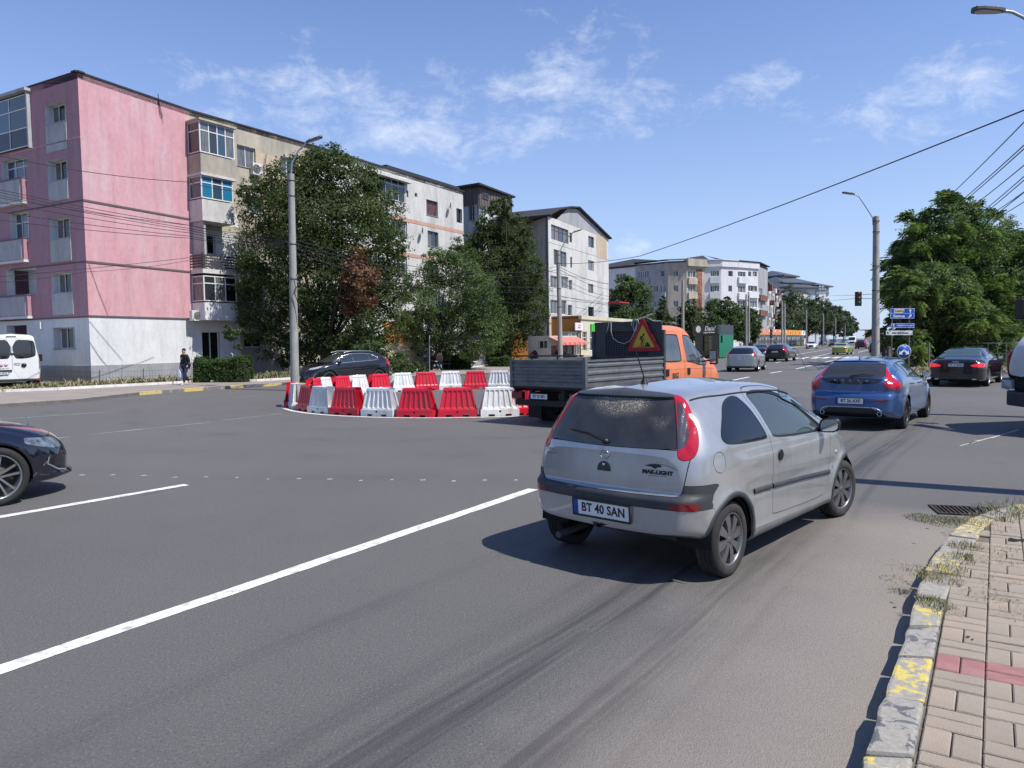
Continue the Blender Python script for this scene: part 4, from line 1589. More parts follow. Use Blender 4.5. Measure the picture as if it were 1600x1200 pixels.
 e.add([Mx@Vector(q)for q in[(-.058,.004,.003),(-.01,.010,.008),(.012,.0,.008),(-.012,-.002,.006)]],[(0,1,2,3)])
 e.add([Mx@Vector(q)for q in[(.058,-.008,.003),(.012,-.010,.008),(-.014,.0,.008),(.012,.006,.006)]],[(0,1,2,3)])
 e.build('emblem',M_PIN,gate)
 Mx,p,n=on_rear(.0,.835)
 e=MB()
 e.prism([(cos(a)*.058,sin(a)*.060-.015)for a in np.linspace(-.25,pi+.25,18)],-.002,.006,M=Mx)
 e.build('lock_cover',M_TRIM,gate)
 e=MB()
 e.lathe([(.0005,.012),(.009,.012),(.012,.006)],12,M=Mx@Matrix.Translation((0,.02,0)))
 e.build('lock',M_CHROME,gate)
 ink=mat('decal_black',(.012,.012,.014),rough=.5)
 Mx,p,n=on_rear(-.46,.835,.0035)
 text_mesh('MAK-LIGHT',.040,ink,'lettering',gate,Mx,extrude=.0004,bold=.0022,sx=1.18,space=.98)
 text_mesh('AUTO CAR DETAILING',.010,ink,'lettering',gate,on_rear(-.46,.81,.0035)[0],extrude=.0003,sx=1.2,space=1.2)
 e=MB()
 M2=on_rear(-.46,.868,.003)[0]
 e.prism([(-.105,.012),(-.06,.026),(-.012,.030),(.02,.024),(.035,.012),(.0,.004),(-.02,-.008),(-.045,.006)],0,.0015,M=M2)
 e.tube([M2@Vector((x_,.028-(x_-.03)**2*2.2 if x_>.03 else.028,.001))for x_ in np.linspace(.0,.15,14)],.0016,4)
 e.build('decal_emblem',ink,gate)
 text_mesh('1.2',.034,M_PIN,'engine_badge',gate,on_rear(-.46,.915,.004)[0],extrude=.002,bold=.001)
 text_mesh('CORSA',.026,M_PIN,'model_badge',gate,on_rear(.565,.925,.004)[0],extrude=.0015,sx=1.3)
 text_mesh('COMFORT',.020,M_PIN,'model_badge',gate,on_rear(.56,.892,.004)[0],extrude=.0015,sx=1.2)
 w=MB()
 pts=[]
 for(y,z)in((.0,1.03),(.16,1.075),(.32,1.09)):
  p,n=S.rear(y,z)
  pts.append(p+(n if n.x<0 else-n)*.028)
 w.tube(pts,[.012,.009,.006],6)
 w.lathe([(.0005,.03),(.02,.028),(.026,0)],12,M=on_rear(0,1.03,.0)[0])
 pts=[]
 for(y,z)in((.08,1.045),(.20,1.08),(.38,1.095)):
  p,n=S.rear(y,z)
  pts.append(p+(n if n.x<0 else-n)*.012)
 w.tube(pts,.006,5)
 w.build('wiper',M_BLACK,root)
 p,n=S.rear(.05,.51)
 plate(root,(p.x-.014,-.02,.512),'BT 40 SAN',w=.52,h=.115,normal=(-1,0,-.08),size=.098)
 p,n=S.top(.66,0)
 a=MB()
 a.lathe([(.034,0),(.026,.018),(.013,.045),(.009,.06)],12,M=Matrix.Translation(p))
 a.tube([(p.x,0,p.z+.05),(p.x-.10,0,p.z+.23)],[.0065,.0055],6)
 a.tube([(p.x-.10,0,p.z+.23),(p.x-.17,0,p.z+.36)],[.003,.002],5)
 a.build('aerial',M_BLACK,root)
 p,n=S.side(2.83,.70)
 for sg in(-1,1):
  ti=MB()
  ti.lathe([(.0005,.012),(.014,.010),(.02,0)],12,axis='y',M=Matrix.Translation((p.x,p.y*sg,p.z))@Matrix.Scale(1,4)@(Matrix.Rotation(pi,4,'Z')if sg<0 else Matrix.Identity(4)))
  ti.build('side_indicator',M_CLEAR,root)
 ex=MB()
 ex.tube([(.02,.42,.24),(.4,.42,.25)],.028,10)
 ex.build('exhaust',M_DISC,root)
 s_=text_mesh('C',.05,M_PIN,'side_badge',root,frame((2.76,-S.side(2.76,.56)[0].y-.003,.56),(1,0,0),(0,0,1)),extrude=.001)
 return root
def place(o,x,y,heading,z=0.0):
 """heading: degrees clockwise from straight ahead of the camera"""
 o.location=(x,y,z)
 o.rotation_euler=(0,0,radians(90-heading))
car_silver=corsa()
_h=radians(42.5)
car_silver.scale=(1.03,1.03,1.03)
_ax=Vector((2.83,8.13))
place(car_silver,_ax.x-3.189*sin(_h),_ax.y-3.189*cos(_h),42.5)
# -- other cars
def auto(sp,root):
 """a car body from its side profile; returns the skin"""
 L,lvl=sp['L'],sp.get('lvl',2)
 sp.setdefault('nx',110 if lvl==2 else 56)
 sp.setdefault('nr',84 if lvl==2 else 46)
 sp.setdefault('nc',16 if lvl==2 else 8)
 S=Skin(sp)
 pt=sp['paint']
 top=lambda x:pchip([a for a,_ in sp['top']],[b for _,b in sp['top']],x)
 belt=lambda x:pchip([a for a,_ in sp['belt']],[b for _,b in sp['belt']],x)
 for a in sp['arches']:
  S.cut('_',lambda V,a=a:np.maximum(np.hypot(V[:,0]-a[0],V[:,2]-a[1])-a[2],.45-V[:,1]),keep=False)
 S.cut('windscreen',end_f(sp['screen'],1,xmin=L*.45),gap=.005 if lvl==2 else 0)
 S.cut('rear_window',end_f(sp['rwin'],1,xmax=sp.get('rwx',L*.4)),gap=.005 if lvl==2 else 0)
 xa,xb=sp['dlo']
 drop=sp.get('dlo_drop',.095)
 xs=np.linspace(xa,xb,40)
 bz=belt(xs)+sp.get('dlo_up',.03)
 tz=np.minimum(top(xs)-drop,top(xs)-drop*.3-(top(xs)-bz)*.0)
 tz=np.maximum(tz,bz)
 rake=sp.get('rake')
 poly=[(x,z)for x,z in zip(xs,bz)]+[(x,z)for x,z in zip(xs[::-1],tz[::-1])]
 poly=np.array(poly)
 if rake:
  poly=np.array([(x,z)for x,z in zip(xs,bz)if x>rake[0][0]]+[(x,z)for x,z in zip(xs[::-1],tz[::-1])if x>rake[-1][0]]+list(rake[::-1]))
 dl=inpoly(poly,lambda V:.3-V[:,1])
 S.cut('window_surround',dl)
 ins=.022 if lvl==2 else.012
 pil=sp['pillars']
 edges=[(-9,0)]+list(pil)+[(99,0)]
 for i in range(len(edges)-1):
  (a,sa),(b,sb)=edges[i],edges[i+1]
  hw_=.024
  S.cut('side_window%d'%i,lambda V,a=a,sa=sa,b=b,sb=sb:np.maximum(dl(V)+ins,np.maximum(a+hw_+sa*(V[:,2]-1)-V[:,0],V[:,0]-(b-hw_+sb*(V[:,2]-1)))),of=('window_surround',))
 q_=lambda V:(V[:,1]+V[:,0]*.9,V[:,2])
 S.cut('tail_lamp',inpoly(smoothpoly(sp['tail'],1),lambda V:V[:,0]-sp.get('tailx',.7),q_),gap=.003 if lvl==2 else 0)
 if 'tail2' in sp:
  S.cut('tail_clear',inpoly(smoothpoly(sp['tail2'],1),lambda V:V[:,0]-.7,q_),of=('tail_lamp',))
 if 'panel' in sp:
  S.cut('tailgate_panel',end_f(sp['panel'],1,xmax=.8),gap=.003)
 if 'tgate' in sp:
  S.cut('tailgate',end_f(sp['tgate'],1,xmax=sp.get('tgx',.8)),gap=.005)
 qf=lambda V:(V[:,1]+(L-V[:,0])*.9,V[:,2])
 S.cut('headlamp',inpoly(smoothpoly(sp['head'],1),lambda V:L-sp.get('headx',.9)-V[:,0],qf),gap=.003 if lvl==2 else 0)
 if 'grille' in sp:
  S.cut('grille',inpoly(smoothpoly(sp['grille'],1),lambda V:L-.5-V[:,0],lambda V:(V[:,1],V[:,2])),gap=0)
 if 'rlow' in sp:
  S.cut('rear_valance',inpoly(smoothpoly(sp['rlow'],1),lambda V:V[:,0]-.45,lambda V:(V[:,1],V[:,2])),gap=.003)
 if 'clad' in sp:
  S.cut('cladding',lambda V:V[:,2]-sp['clad'])
 if lvl==2:
  if 'bumper' in sp:
   S.cut('bumper',lambda V:np.maximum(V[:,2]-sp['bumper'][1],V[:,0]-sp['bumper'][0]),gap=.004)
  if 'bonnet' in sp:
   S.cut('bonnet',inpoly(smoothpoly(sp['bonnet'],1),lambda V:.55-V[:,2],lambda V:(V[:,1],V[:,0])),gap=.005)
  for i,d in enumerate(sp.get('doors',[])):
   S.cut('door%d'%i,side_f(d,1),gap=.005)
  S.shell(M_VOID,root,.022)
 sk=.014 if lvl==2 else 0
 S.part('body',pt,root,skirt=sk)
 S.part('windscreen',sp.get('gs',M_GLASS),root,inset=.003,skirt=sk)
 S.part('rear_window',sp.get('gr',M_GLASS),root,inset=.003,skirt=sk)
 S.part('window_surround',sp.get('surround',M_BLACK),root,skirt=0,sides='pair')
 for i in range(len(edges)-1):
  S.part('side_window%d'%i,sp.get('gd',M_GLASS),root,'side_window',inset=.004 if lvl==2 else 0,skirt=0,sides='pair')
 S.part('tail_lamp',sp.get('tailm',M_RED),root,inset=-.003,skirt=sk,sides='pair')
 S.part('tail_clear',M_CLEAR,root,inset=-.003,skirt=0,sides='pair')
 S.part('tailgate_panel',M_GLASS,root,skirt=sk)
 S.part('tailgate',pt,root,skirt=sk)
 S.part('headlamp',sp.get('headm',M_CLEAR),root,inset=-.002,skirt=sk,sides='pair')
 S.part('grille',M_BLACK,root,inset=.006,skirt=sk)
 S.part('rear_valance',M_BLACK,root,inset=.004,skirt=sk)
 S.part('cladding',M_TRIM,root,inset=-.004,skirt=sk)
 S.part('bumper',pt,root,inset=-.003,skirt=sk)
 S.part('bonnet',pt,root,skirt=sk)
 for i,d in enumerate(sp.get('doors',[])):
  ds=S.part('door%d'%i,pt,root,'door',skirt=sk,sides='pair')
  if lvl==2 and ds:
   hx,hz=sp['handles'][i]
   p,n=S.side(hx,hz)
   for o,sg in zip(ds,(-1,1)):
    h=MB()
    h.tube([(hx-.09,sg*(p.y+.004),hz),(hx-.07,sg*(p.y+.03),hz),(hx+.07,sg*(p.y+.03),hz),(hx+.09,sg*(p.y+.004),hz)],.012,6)
    h.build('door_handle',sp.get('handlem',pt),o)
 wr=sp['wr']
 hw=max(b for _,b in sp['hw'])
 for(ax,az,ar)in sp['arches']:
  for sg in(-1,1):
   if lvl==2:
    lathe_arch(S,ax,az,ar-.004,.5,hw-.03,M_VOID,root,sg)
   if lvl==2:
    make_wheel('wheel',wr,.215,wr*sp.get('rimf',.70),root,(ax,sg*(hw-.115),wr),sg,sp.get('tyre',M_TYRE2),sp.get('rim',M_RIM),sp.get('spokes',5),sp.get('spstyle','twin'),md=M_DISC,face=sp.get('face',.05))
   else:
    w=MB()
    y1=sg*(hw-.01)
    y0=sg*(hw-.22)
    w.lathe([(.001,y1-sg*.03),(wr*.6,y1-sg*.03),(wr*.62,y1)],18,1,axis='y')
    w.lathe([(wr*.62,y1),(wr*.95,y1),(wr,y1-sg*.03),(wr,y0),(.01,y0)],18,0,axis='y')
    w.build('wheel',[M_TYRE2,sp.get('rim',M_RIM)],root,(ax,0,wr))
 mx,my,mz=sp['mirror']
 for sg in(-1,1):
  mirror_mesh(root,mx,my,mz,sp.get('mirm',pt),M_CHROME,sg,(.12,.18,.13))
 if lvl==1:
  S.shell(M_VOID,root,.03)
 if 'plate' in sp:
  t,z,y=sp['plate']
  p,n=S.rear(y,z)
  plate(root,(p.x-.014,y,z),t,normal=(-1,0,-.02),size=.09,framed=lvl==2)
 return S
def sc(pts,k,off=0):
 return[(a*k+off,b)for a,b in pts]
SEDAN=dict(L=5.05,roofw=.62,edge=.08,gfull=.34,crown=.015,rcurve=.10,fcurve=.30,top=[(0,.93),(.04,1.00),(.12,1.03),(.5,1.065),(.72,1.09),(.95,1.16),(1.5,1.385),(1.95,1.45),(2.5,1.462),(2.95,1.43),(3.4,1.24),(3.75,1.055),(4.0,.985),(4.5,.89),(4.85,.76),(5.0,.62),(5.05,.5)],hw=[(0,.72),(.05,.80),(.15,.87),(.4,.92),(1.0,.945),(3.8,.945),(4.5,.90),(4.85,.80),(5.0,.68),(5.05,.55)],belt=[(0,.86),(.4,.96),(1.2,.985),(2.5,.97),(3.6,.94),(4.2,.86),(4.8,.70),(5.05,.48)],bot=[(0,.30),(.3,.22),(1,.20),(4.2,.20),(4.8,.20),(5.05,.24)],arches=[(1.05,.34,.39),(4.04,.34,.39)],wr=.34,screen=[(-.8,1.02),(.76,1.02),(.70,1.15),(.60,1.36),(.50,1.415),(-.6,1.42)],rwin=[(-.8,1.135),(.62,1.135),(.66,1.16),(.585,1.34),(.52,1.385),(-.6,1.39)],rwx=1.9,dlo=(1.1,3.7),rake=[(1.30,1.03),(1.20,1.08),(1.62,1.30)],pillars=[(1.62,.25),(2.55,-.05)],dlo_drop=.10,tail=[(.50,.76),(.80,.73),(1.02,.73),(1.18,.78),(1.16,.88),(.95,.90),(.75,.88),(.50,.83)],tailx=.4,head=[(.75,.62),(1.2,.66),(1.45,.74),(1.3,.78),(1.0,.74),(.75,.72)],grille=[(-.5,.35),(.42,.35),(.50,.6),(.45,.75),(-.5,.75)],doors=[[(1.62,.40),(2.50,.34),(2.53,.95),(2.52,1.40),(1.9,1.40),(1.45,1.25),(1.30,1.0),(1.46,.85),(1.55,.6)],[(2.58,.34),(3.50,.34),(3.62,.6),(3.64,.97),(3.2,1.27),(2.9,1.40),(2.57,1.41)]],handles=[(1.75,.86),(2.75,.84)],mirror=(3.25,.87,1.03),bonnet=[(-.9,3.8),(.70,3.8),(.74,4.3),(.62,4.82),(-.9,4.84)])
def scaled(base,kx,ky,kz,**over):
 """same car, other length, width and height"""
 def f(k,v):
  if k in('top','belt','bot','rake'):
   return[(a*kx,b*kz)for a,b in v]
  if k=='hw':
   return[(a*kx,b*ky)for a,b in v]
  if k in('screen','rwin','tail','tail2','head','grille','panel','tgate','rlow'):
   return[(a*ky,b*kz)for a,b in v]
  if k=='arches':
   return[(a*kx,b*kz,c*kz)for a,b,c in v]
  if k=='doors':
   return[[(a*kx,b*kz)for a,b in d]for d in v]
  if k=='bonnet':
   return[(a*ky,b*kx)for a,b in v]
  if k=='handles':
   return[(a*kx,b*kz)for a,b in v]
  if k=='pillars':
   return[(a*kx,b)for a,b in v]
  if k=='dlo':
   return(v[0]*kx,v[1]*kx)
  if k=='mirror':
   return(v[0]*kx,v[1]*ky,v[2]*kz)
  if k=='L':
   return v*kx
  if k in('roofw',):
   return v*ky
  if k=='wr':
   return v*kz
  return v
 d={k:f(k,v)for k,v in base.items()}
 d.update(over)
 return d
HATCH=dict(L=4.37,roofw=.60,edge=.08,gfull=.36,crown=.015,rcurve=.16,fcurve=.30,rblend=.9,top=[(0,1.00),(.04,1.06),(.15,1.13),(.32,1.25),(.50,1.345),(.60,1.375),(1.0,1.42),(1.6,1.445),(2.1,1.44),(2.5,1.35),(2.9,1.16),(3.2,1.01),(3.4,.96),(3.9,.86),(4.2,.72),(4.33,.60),(4.37,.5)],hw=[(0,.70),(.05,.77),(.15,.83),(.4,.885),(.9,.90),(3.3,.895),(3.9,.84),(4.2,.74),(4.33,.62),(4.37,.5)],belt=[(0,.93),(.4,1.03),(1.0,1.02),(2.0,.97),(3.0,.93),(3.5,.88),(4.0,.76),(4.37,.5)],bot=[(0,.34),(.2,.25),(.6,.20),(3.6,.20),(4.1,.20),(4.37,.24)],arches=[(.84,.325,.375),(3.485,.325,.375)],wr=.325,screen=[(-.8,1.02),(.74,1.02),(.68,1.15),(.575,1.36),(.5,1.40),(-.6,1.405)],rwin=[(-.8,1.06),(.50,1.06),(.60,1.09),(.60,1.13),(.545,1.31),(.52,1.335),(-.6,1.345)],rwx=.8,dlo=(.7,3.3),rake=[(.98,1.09),(.80,1.18),(.85,1.24),(1.05,1.315)],pillars=[(1.22,.15),(2.10,-.03)],dlo_drop=.085,tail=[(.74,.84),(1.02,.82),(1.22,.88),(1.23,.95),(1.08,1.0),(1.0,1.10),(.985,1.25),(.96,1.34),(.90,1.34),(.85,1.22),(.77,1.08),(.66,.98),(.66,.90)],tailx=.75,head=[(.75,.66),(1.15,.70),(1.45,.80),(1.3,.84),(1.0,.80),(.75,.75)],grille=[(-.5,.40),(.42,.40),(.50,.6),(.45,.72),(-.5,.72)],doors=[[(1.25,.40),(2.07,.34),(2.09,.95),(2.07,1.37),(1.5,1.37),(1.1,1.30),(.93,1.13),(1.08,.95),(1.18,.7)],[(2.13,.34),(3.02,.34),(3.12,.6),(3.14,.95),(2.8,1.16),(2.45,1.32),(2.12,1.375)]],handles=[(1.35,.90),(2.28,.88)],mirror=(2.80,.83,1.03),bonnet=[(-.9,3.25),(.68,3.25),(.70,3.7),(.58,4.15),(-.9,4.18)])
WAGON=scaled(HATCH,4.5/4.37,1.0,1.04,top=[(0,.98),(.04,1.06),(.15,1.2),(.30,1.36),(.42,1.42),(.8,1.47),(1.6,1.50),(2.2,1.49),(2.65,1.39),(3.1,1.18),(3.35,1.06),(3.6,.99),(4.1,.88),(4.35,.74),(4.46,.60),(4.5,.5)],dlo=(.45,3.4),rake=[(.50,1.07),(.48,1.2),(.62,1.36)],pillars=[(1.20,.1),(2.15,-.03)],tail=[(.84,.86),(.97,.85),(1.06,.90),(1.05,1.05),(1.02,1.25),(.98,1.36),(.93,1.35),(.90,1.2),(.86,1.02)],rwin=[(-.8,1.04),(.60,1.04),(.70,1.06),(.66,1.2),(.60,1.37),(.57,1.39),(-.6,1.40)])
SUV=scaled(HATCH,4.64/4.37,1.04,1.135,arches=[(.86,.37,.43),(3.55,.37,.43)],wr=.37,edge=.10)
def volvo():
 root=thing('hatchback_car','metallic blue five-door hatchback with twin exhausts, ahead of the silver hatchback','car')
 bl=mat('blue_paint',(.045,.108,.26),rough=.3,metal=.45,coat=1.0,coatrough=.04)
 sp=scaled(HATCH,1,1,1,paint=bl,plate=('BT 26 AXF',.60,.0),bumper=(.62,.70),panel=[(-.6,.93),(.42,.93),(.58,1.02),(.62,1.058),(-.6,1.058)],tgate=[(-.8,.74),(.60,.74),(.69,.90),(.75,.96),(.70,1.36),(-.8,1.38)],rlow=[(-.8,.24),(.66,.24),(.60,.37),(.48,.41),(.40,.47),(-.8,.47)],rim=M_RIMD,spokes=5,surround=M_BLACK,mirm=M_BLACK,gr=mat('hatch_glass',(.03,.032,.034),rough=.05,spec=.7,coat=.3),gd=mat('side_glass',(.03,.05,.075),rough=.03,spec=.9,coat=.5))
 def warp(V):
  x,y,z=V[:,0].copy(),V[:,1].copy(),V[:,2].copy()
  rear=1-sst(0,.7,x)
  x-=.07*rear*(1-sst(.66,.78,z))*sst(.25,.4,z)
  y+=.03*np.exp(-((z-.90)/.09)**2)*rear*sst(.45,.8,y)
  for wx in(.84,3.485):
   d=np.hypot(x-wx,z-.325)
   y+=.018*np.exp(-((d-.40)/.07)**2)*sst(.5,.7,y)
  y-=.02*np.exp(-((z-.55)/.09)**2)*sst(1.0,1.3,x)*(1-sst(2.9,3.2,x))*sst(.6,.8,y)
  return np.column_stack([x,y,z])
 sp['warp']=warp
 S=auto(sp,root)
 for k,ch in enumerate('VOLVO'):
  y=.30-.15*k
  p,n=S.rear(y,1.005)
  text_mesh(ch,.055,M_CHROME,'lettering',root,frame((p.x-.006,y,1.005),(0,-1,0),(.25,0,1)),extrude=.003,sx=1.4)
 for sg in(-1,1):
  e=MB()
  e.lathe([(.032,.02),(.034,-.05),(.041,-.055),(.045,-.045),(.045,.05)],18,axis='x',M=Matrix.Translation((.04,sg*.54,.35)))
  e.build('exhaust_tip',M_CHROME,root)
  strip(S,[(sg*.40,.475),(sg*.50,.45),(sg*.58,.40),(sg*.64,.33)],.022,.008,M_RIMB,'valance_trim',root,'rear')
  strip(S,[(sg*.46,.62),(sg*.60,.61),(sg*.68,.635)],.035,.006,M_REDD,'reflector',root,'rear')
 strip(S,[(-.38,.475),(0,.478),(.38,.475)],.016,.007,M_RIMB,'valance_trim',root,'rear')
 xs=np.linspace(.85,2.8,20)
 strip(S,[(.80,1.19),(.88,1.26),(1.05,1.335),(1.5,1.365),(2.0,1.368),(2.35,1.32),(2.6,1.21),(2.95,1.03)],.014,.006,M_RIMB,'window_trim',root,'side',-1)
 w=MB()
 pts=[S.rear(y,z)[0]+Vector((-.03,0,.01))for y,z in((.02,1.09),(-.2,1.12),(-.42,1.10))]
 w.tube([pts[0],pts[1],pts[2]],[.016,.012,.006],6)
 w.build('wiper',M_BLACK,root)
 f=MB()
 p,n=S.top(.75,0)
 f.prism([(0,0),(.17,0),(.03,.055),(0,.05)],-.012,.012,M=frame((p.x,0,p.z-.004),(1,0,0),(0,0,1)))
 f.build('roof_fin',bl,root)
 sb=MB()
 strip(S,[(-.50,1.365),(0,1.375),(.50,1.365)],.05,.02,M_BLACK,'spoiler',root,'rear',thick=.03)
 place(root,*G(1328,672).xy[:2],38)
 return root
def audi():
 root=thing('sedan_car','black four-door saloon with lit red tail lamps beside the leafy trees','car')
 bk=mat('black_paint',(.008,.008,.011),rough=.2,coat=1.0,coatrough=.03)
 sp=scaled(SEDAN,1,1,1,paint=bk,plate=('BT 15 ZNG',.82,0),bumper=(.75,.62),rim=M_RIMB,spokes=5,surround=M_BLACK,tgate=[(-.9,.66),(.42,.66),(.46,.90),(.80,.93),(.78,1.12),(-.9,1.12)],tgx=.62,tailm=mat('lit_lamp_red',(.5,.01,.02),rough=.15,coat=1.0,emit=(1,.03,.05),estr=.55),gr=mat('sedan_glass',(.05,.075,.075),rough=.03,spec=.9,coat=.5),gd=mat('sedan_side_glass',(.10,.14,.15),rough=.03,spec=.9,coat=.5))
 S=auto(sp,root)
 r=MB()
 p,n=S.rear(0,.93)
 for k in range(4):
  r.tube([(p.x-.006,-.075+k*.05+cos(a)*.034,.93+sin(a)*.034)for a in np.linspace(0,2*pi,17)],.006,5,cap=False)
 r.build('emblem',M_CHROME,root)
 strip(S,[(1.28,1.03),(1.22,1.1),(1.65,1.325),(2.2,1.372),(2.8,1.365),(3.2,1.25),(3.62,1.03)],.014,.006,M_RIMB,'window_trim',root,'side',-1)
 for sg in(-1,1):
  e=MB()
  e.cbox((.06,sg*.6,.30),(.12,.13,.05))
  e.build('exhaust_tip',M_CHROME,root,bevel=.012)
 f=MB()
 p,n=S.top(1.75,0)
 f.prism([(0,0),(.17,0),(.03,.055),(0,.05)],-.012,.012,M=frame((p.x,0,p.z-.004),(1,0,0),(0,0,1)))
 f.build('roof_fin',bk,root)
 place(root,*G(1492,605).xy[:2],41)
 return root
def lexus():
 root=thing('suv_car','black crossover with slanted headlamps, driving in behind the barrier ring','car')
 bk=mat('black_paint',(.008,.008,.011),rough=.2,coat=1.0,coatrough=.03)
 sp=scaled(SUV,1,1,1,paint=bk,rim=M_RIMD,spokes=5,clad=.30,head=[(.70,.82),(1.2,.86),(1.62,.985),(1.42,1.0),(1.1,.95),(.70,.90)],headx=.95,grille=[(-.5,.30),(.52,.30),(.30,.62),(.48,.98),(-.5,.98)],rake=[(1.0,1.24),(.80,1.30),(.90,1.39),(1.15,1.475)],gd=mat('suv_side_glass',(.02,.03,.04),rough=.03,spec=.9,coat=.5),gs=mat('suv_screen',(.05,.05,.045),rough=.04,spec=.9,coat=.5))
 S=auto(sp,root)
 for sg in(-1,1):
  strip(S,[(.86,1.27),(.84,1.33),(1.10,1.50),(1.6,1.545),(2.2,1.545),(2.6,1.46),(3.0,1.26),(3.25,1.13)],.02,.008,M_RIMB,'window_trim',root,'side',sg)
  strip(S,[(.84,1.25),(1.2,1.205),(2.0,1.16),(3.2,1.105)],.016,.008,M_RIMB,'window_trim',root,'side',sg)
  rr=MB()
  rr.tube([(1.0,sg*.62,1.60),(1.2,sg*.63,1.65),(2.2,sg*.63,1.67),(2.6,sg*.62,1.60)],.016,6)
  rr.build('roof_rail',M_RIMB,root)
  strip(S,[(sg*.62,.45),(sg*.76,.50),(sg*.80,.66)],.03,.006,M_RIMB,'bumper_trim',root,'front')
 e=MB()
 p,n=S.front(0,.80)
 e.tube([(p.x+.004,cos(a)*.085,.80+sin(a)*.062)for a in np.linspace(0,2*pi,21)],.009,5,cap=False)
 e.tube([(p.x+.004,.02,.85),(p.x+.004,-.03,.78),(p.x+.004,.06,.77)],.007,5)
 e.build('emblem',M_CHROME,root)
 gs=MB()
 for k in range(9):
  z=.36+k*.065
  w_=.44-.10*sin(pi*k/8)
  pts=[S.front(y,z)[0]+Vector((.002,0,0))for y in np.linspace(-w_,w_,9)]
  gs.tube(pts,.006,4)
 tag(gs.build('grille_bars',M_RIMD,root),kind='stuff')
 p,n=S.front(0,.50)
 plate(root,(p.x+.02,0,.50),'BT 11 NXH',normal=(1,0,0),size=.09)
 h=180+47
 root.scale=(.97,.97,.97)
 hh=radians(h)
 c=G(590,601)
 left=Vector((-cos(hh),sin(hh),0))
 fw=Vector((sin(hh),cos(hh),0))
 o=c-left*.85-fw*.913
 place(root,o.x,o.y,h)
 return root
def mercedes():
 root=thing('sedan_car','black saloon with twin-spoke rims, only its nose in the picture','car')
 bk=mat('navy_paint',(.006,.007,.014),rough=.12,coat=1.0,coatrough=.02)
 sp=scaled(SEDAN,.98,.98,1.0,paint=bk,rim=mat('rim_two_tone',(.30,.31,.32),rough=.28,metal=.8),spokes=5,rimf=.76,nx=150,nr=110,arches=[(1.03,.345,.385),(3.97,.345,.385)],wr=.348,face=.0,head=[(.62,.60),(.80,.585),(1.1,.62),(1.45,.70),(1.62,.765),(1.5,.785),(1.2,.755),(.9,.74),(.62,.72)],headx=.66,fcurve=.42,grille=[(-.5,.36),(.40,.36),(.48,.50),(.42,.68),(-.5,.70)],headm=mat('headlamp_glass',(.30,.34,.38),rough=.08,metal=.35,coat=1.0,color2=(.02,.025,.03),vscale=9))
 def warp(V):
  x,y,z=V[:,0].copy(),V[:,1].copy(),V[:,2].copy()
  y+=.018*np.exp(-((np.hypot(x-3.97,z-.345)-.41)/.07)**2)*sst(.5,.7,y)
  f=sst(4.2,4.9,x)
  x+=.07*f*(1-sst(.20,.34,z))-.04*f*np.exp(-((z-.42)/.07)**2)*sst(.5,.7,y)
  return np.column_stack([x,y,z])
 sp['warp']=warp
 S=auto(sp,root)
 sg=-1
 for sg in(-1,1):
  strip(S,[(sg*.55,.30),(sg*.66,.33),(sg*.735,.42),(sg*.73,.50)],.022,.010,M_RIMB,'intake_trim',root,'front')
  strip(S,[(sg*.58,.35),(sg*.66,.38),(sg*.69,.46)],.09,.004,M_BLACK,'air_intake',root,'front')
  strip(S,[(4.50,.40),(4.57,.46),(4.60,.52)],.016,.004,M_DISC,'bumper_crease',root,'side',sg)
 e=MB()
 e.lathe([(.001,0),(.008,.0),(.004,.03),(.003,.05)],8,M=Matrix.Translation(S.top(4.55,0)[0]))
 e.tube([S.top(4.55,0)[0]+Vector((0,cos(a)*.032,.08+sin(a)*.032))for a in np.linspace(0,2*pi,17)],.0035,5,cap=False)
 e.build('bonnet_star',M_CHROME,root)
 h=42.0
 hh=radians(h)
 wc=G(-6,791)
 ax=Vector((wc.x-.82*cos(hh),wc.y+.82*sin(hh)))
 root.scale=(1,1,1.025)
 place(root,ax.x-3.97*sin(hh),ax.y-3.97*cos(hh),h)
 return root
car_volvo=volvo()
car_audi=audi()
car_lexus=lexus()
car_merc=mercedes()
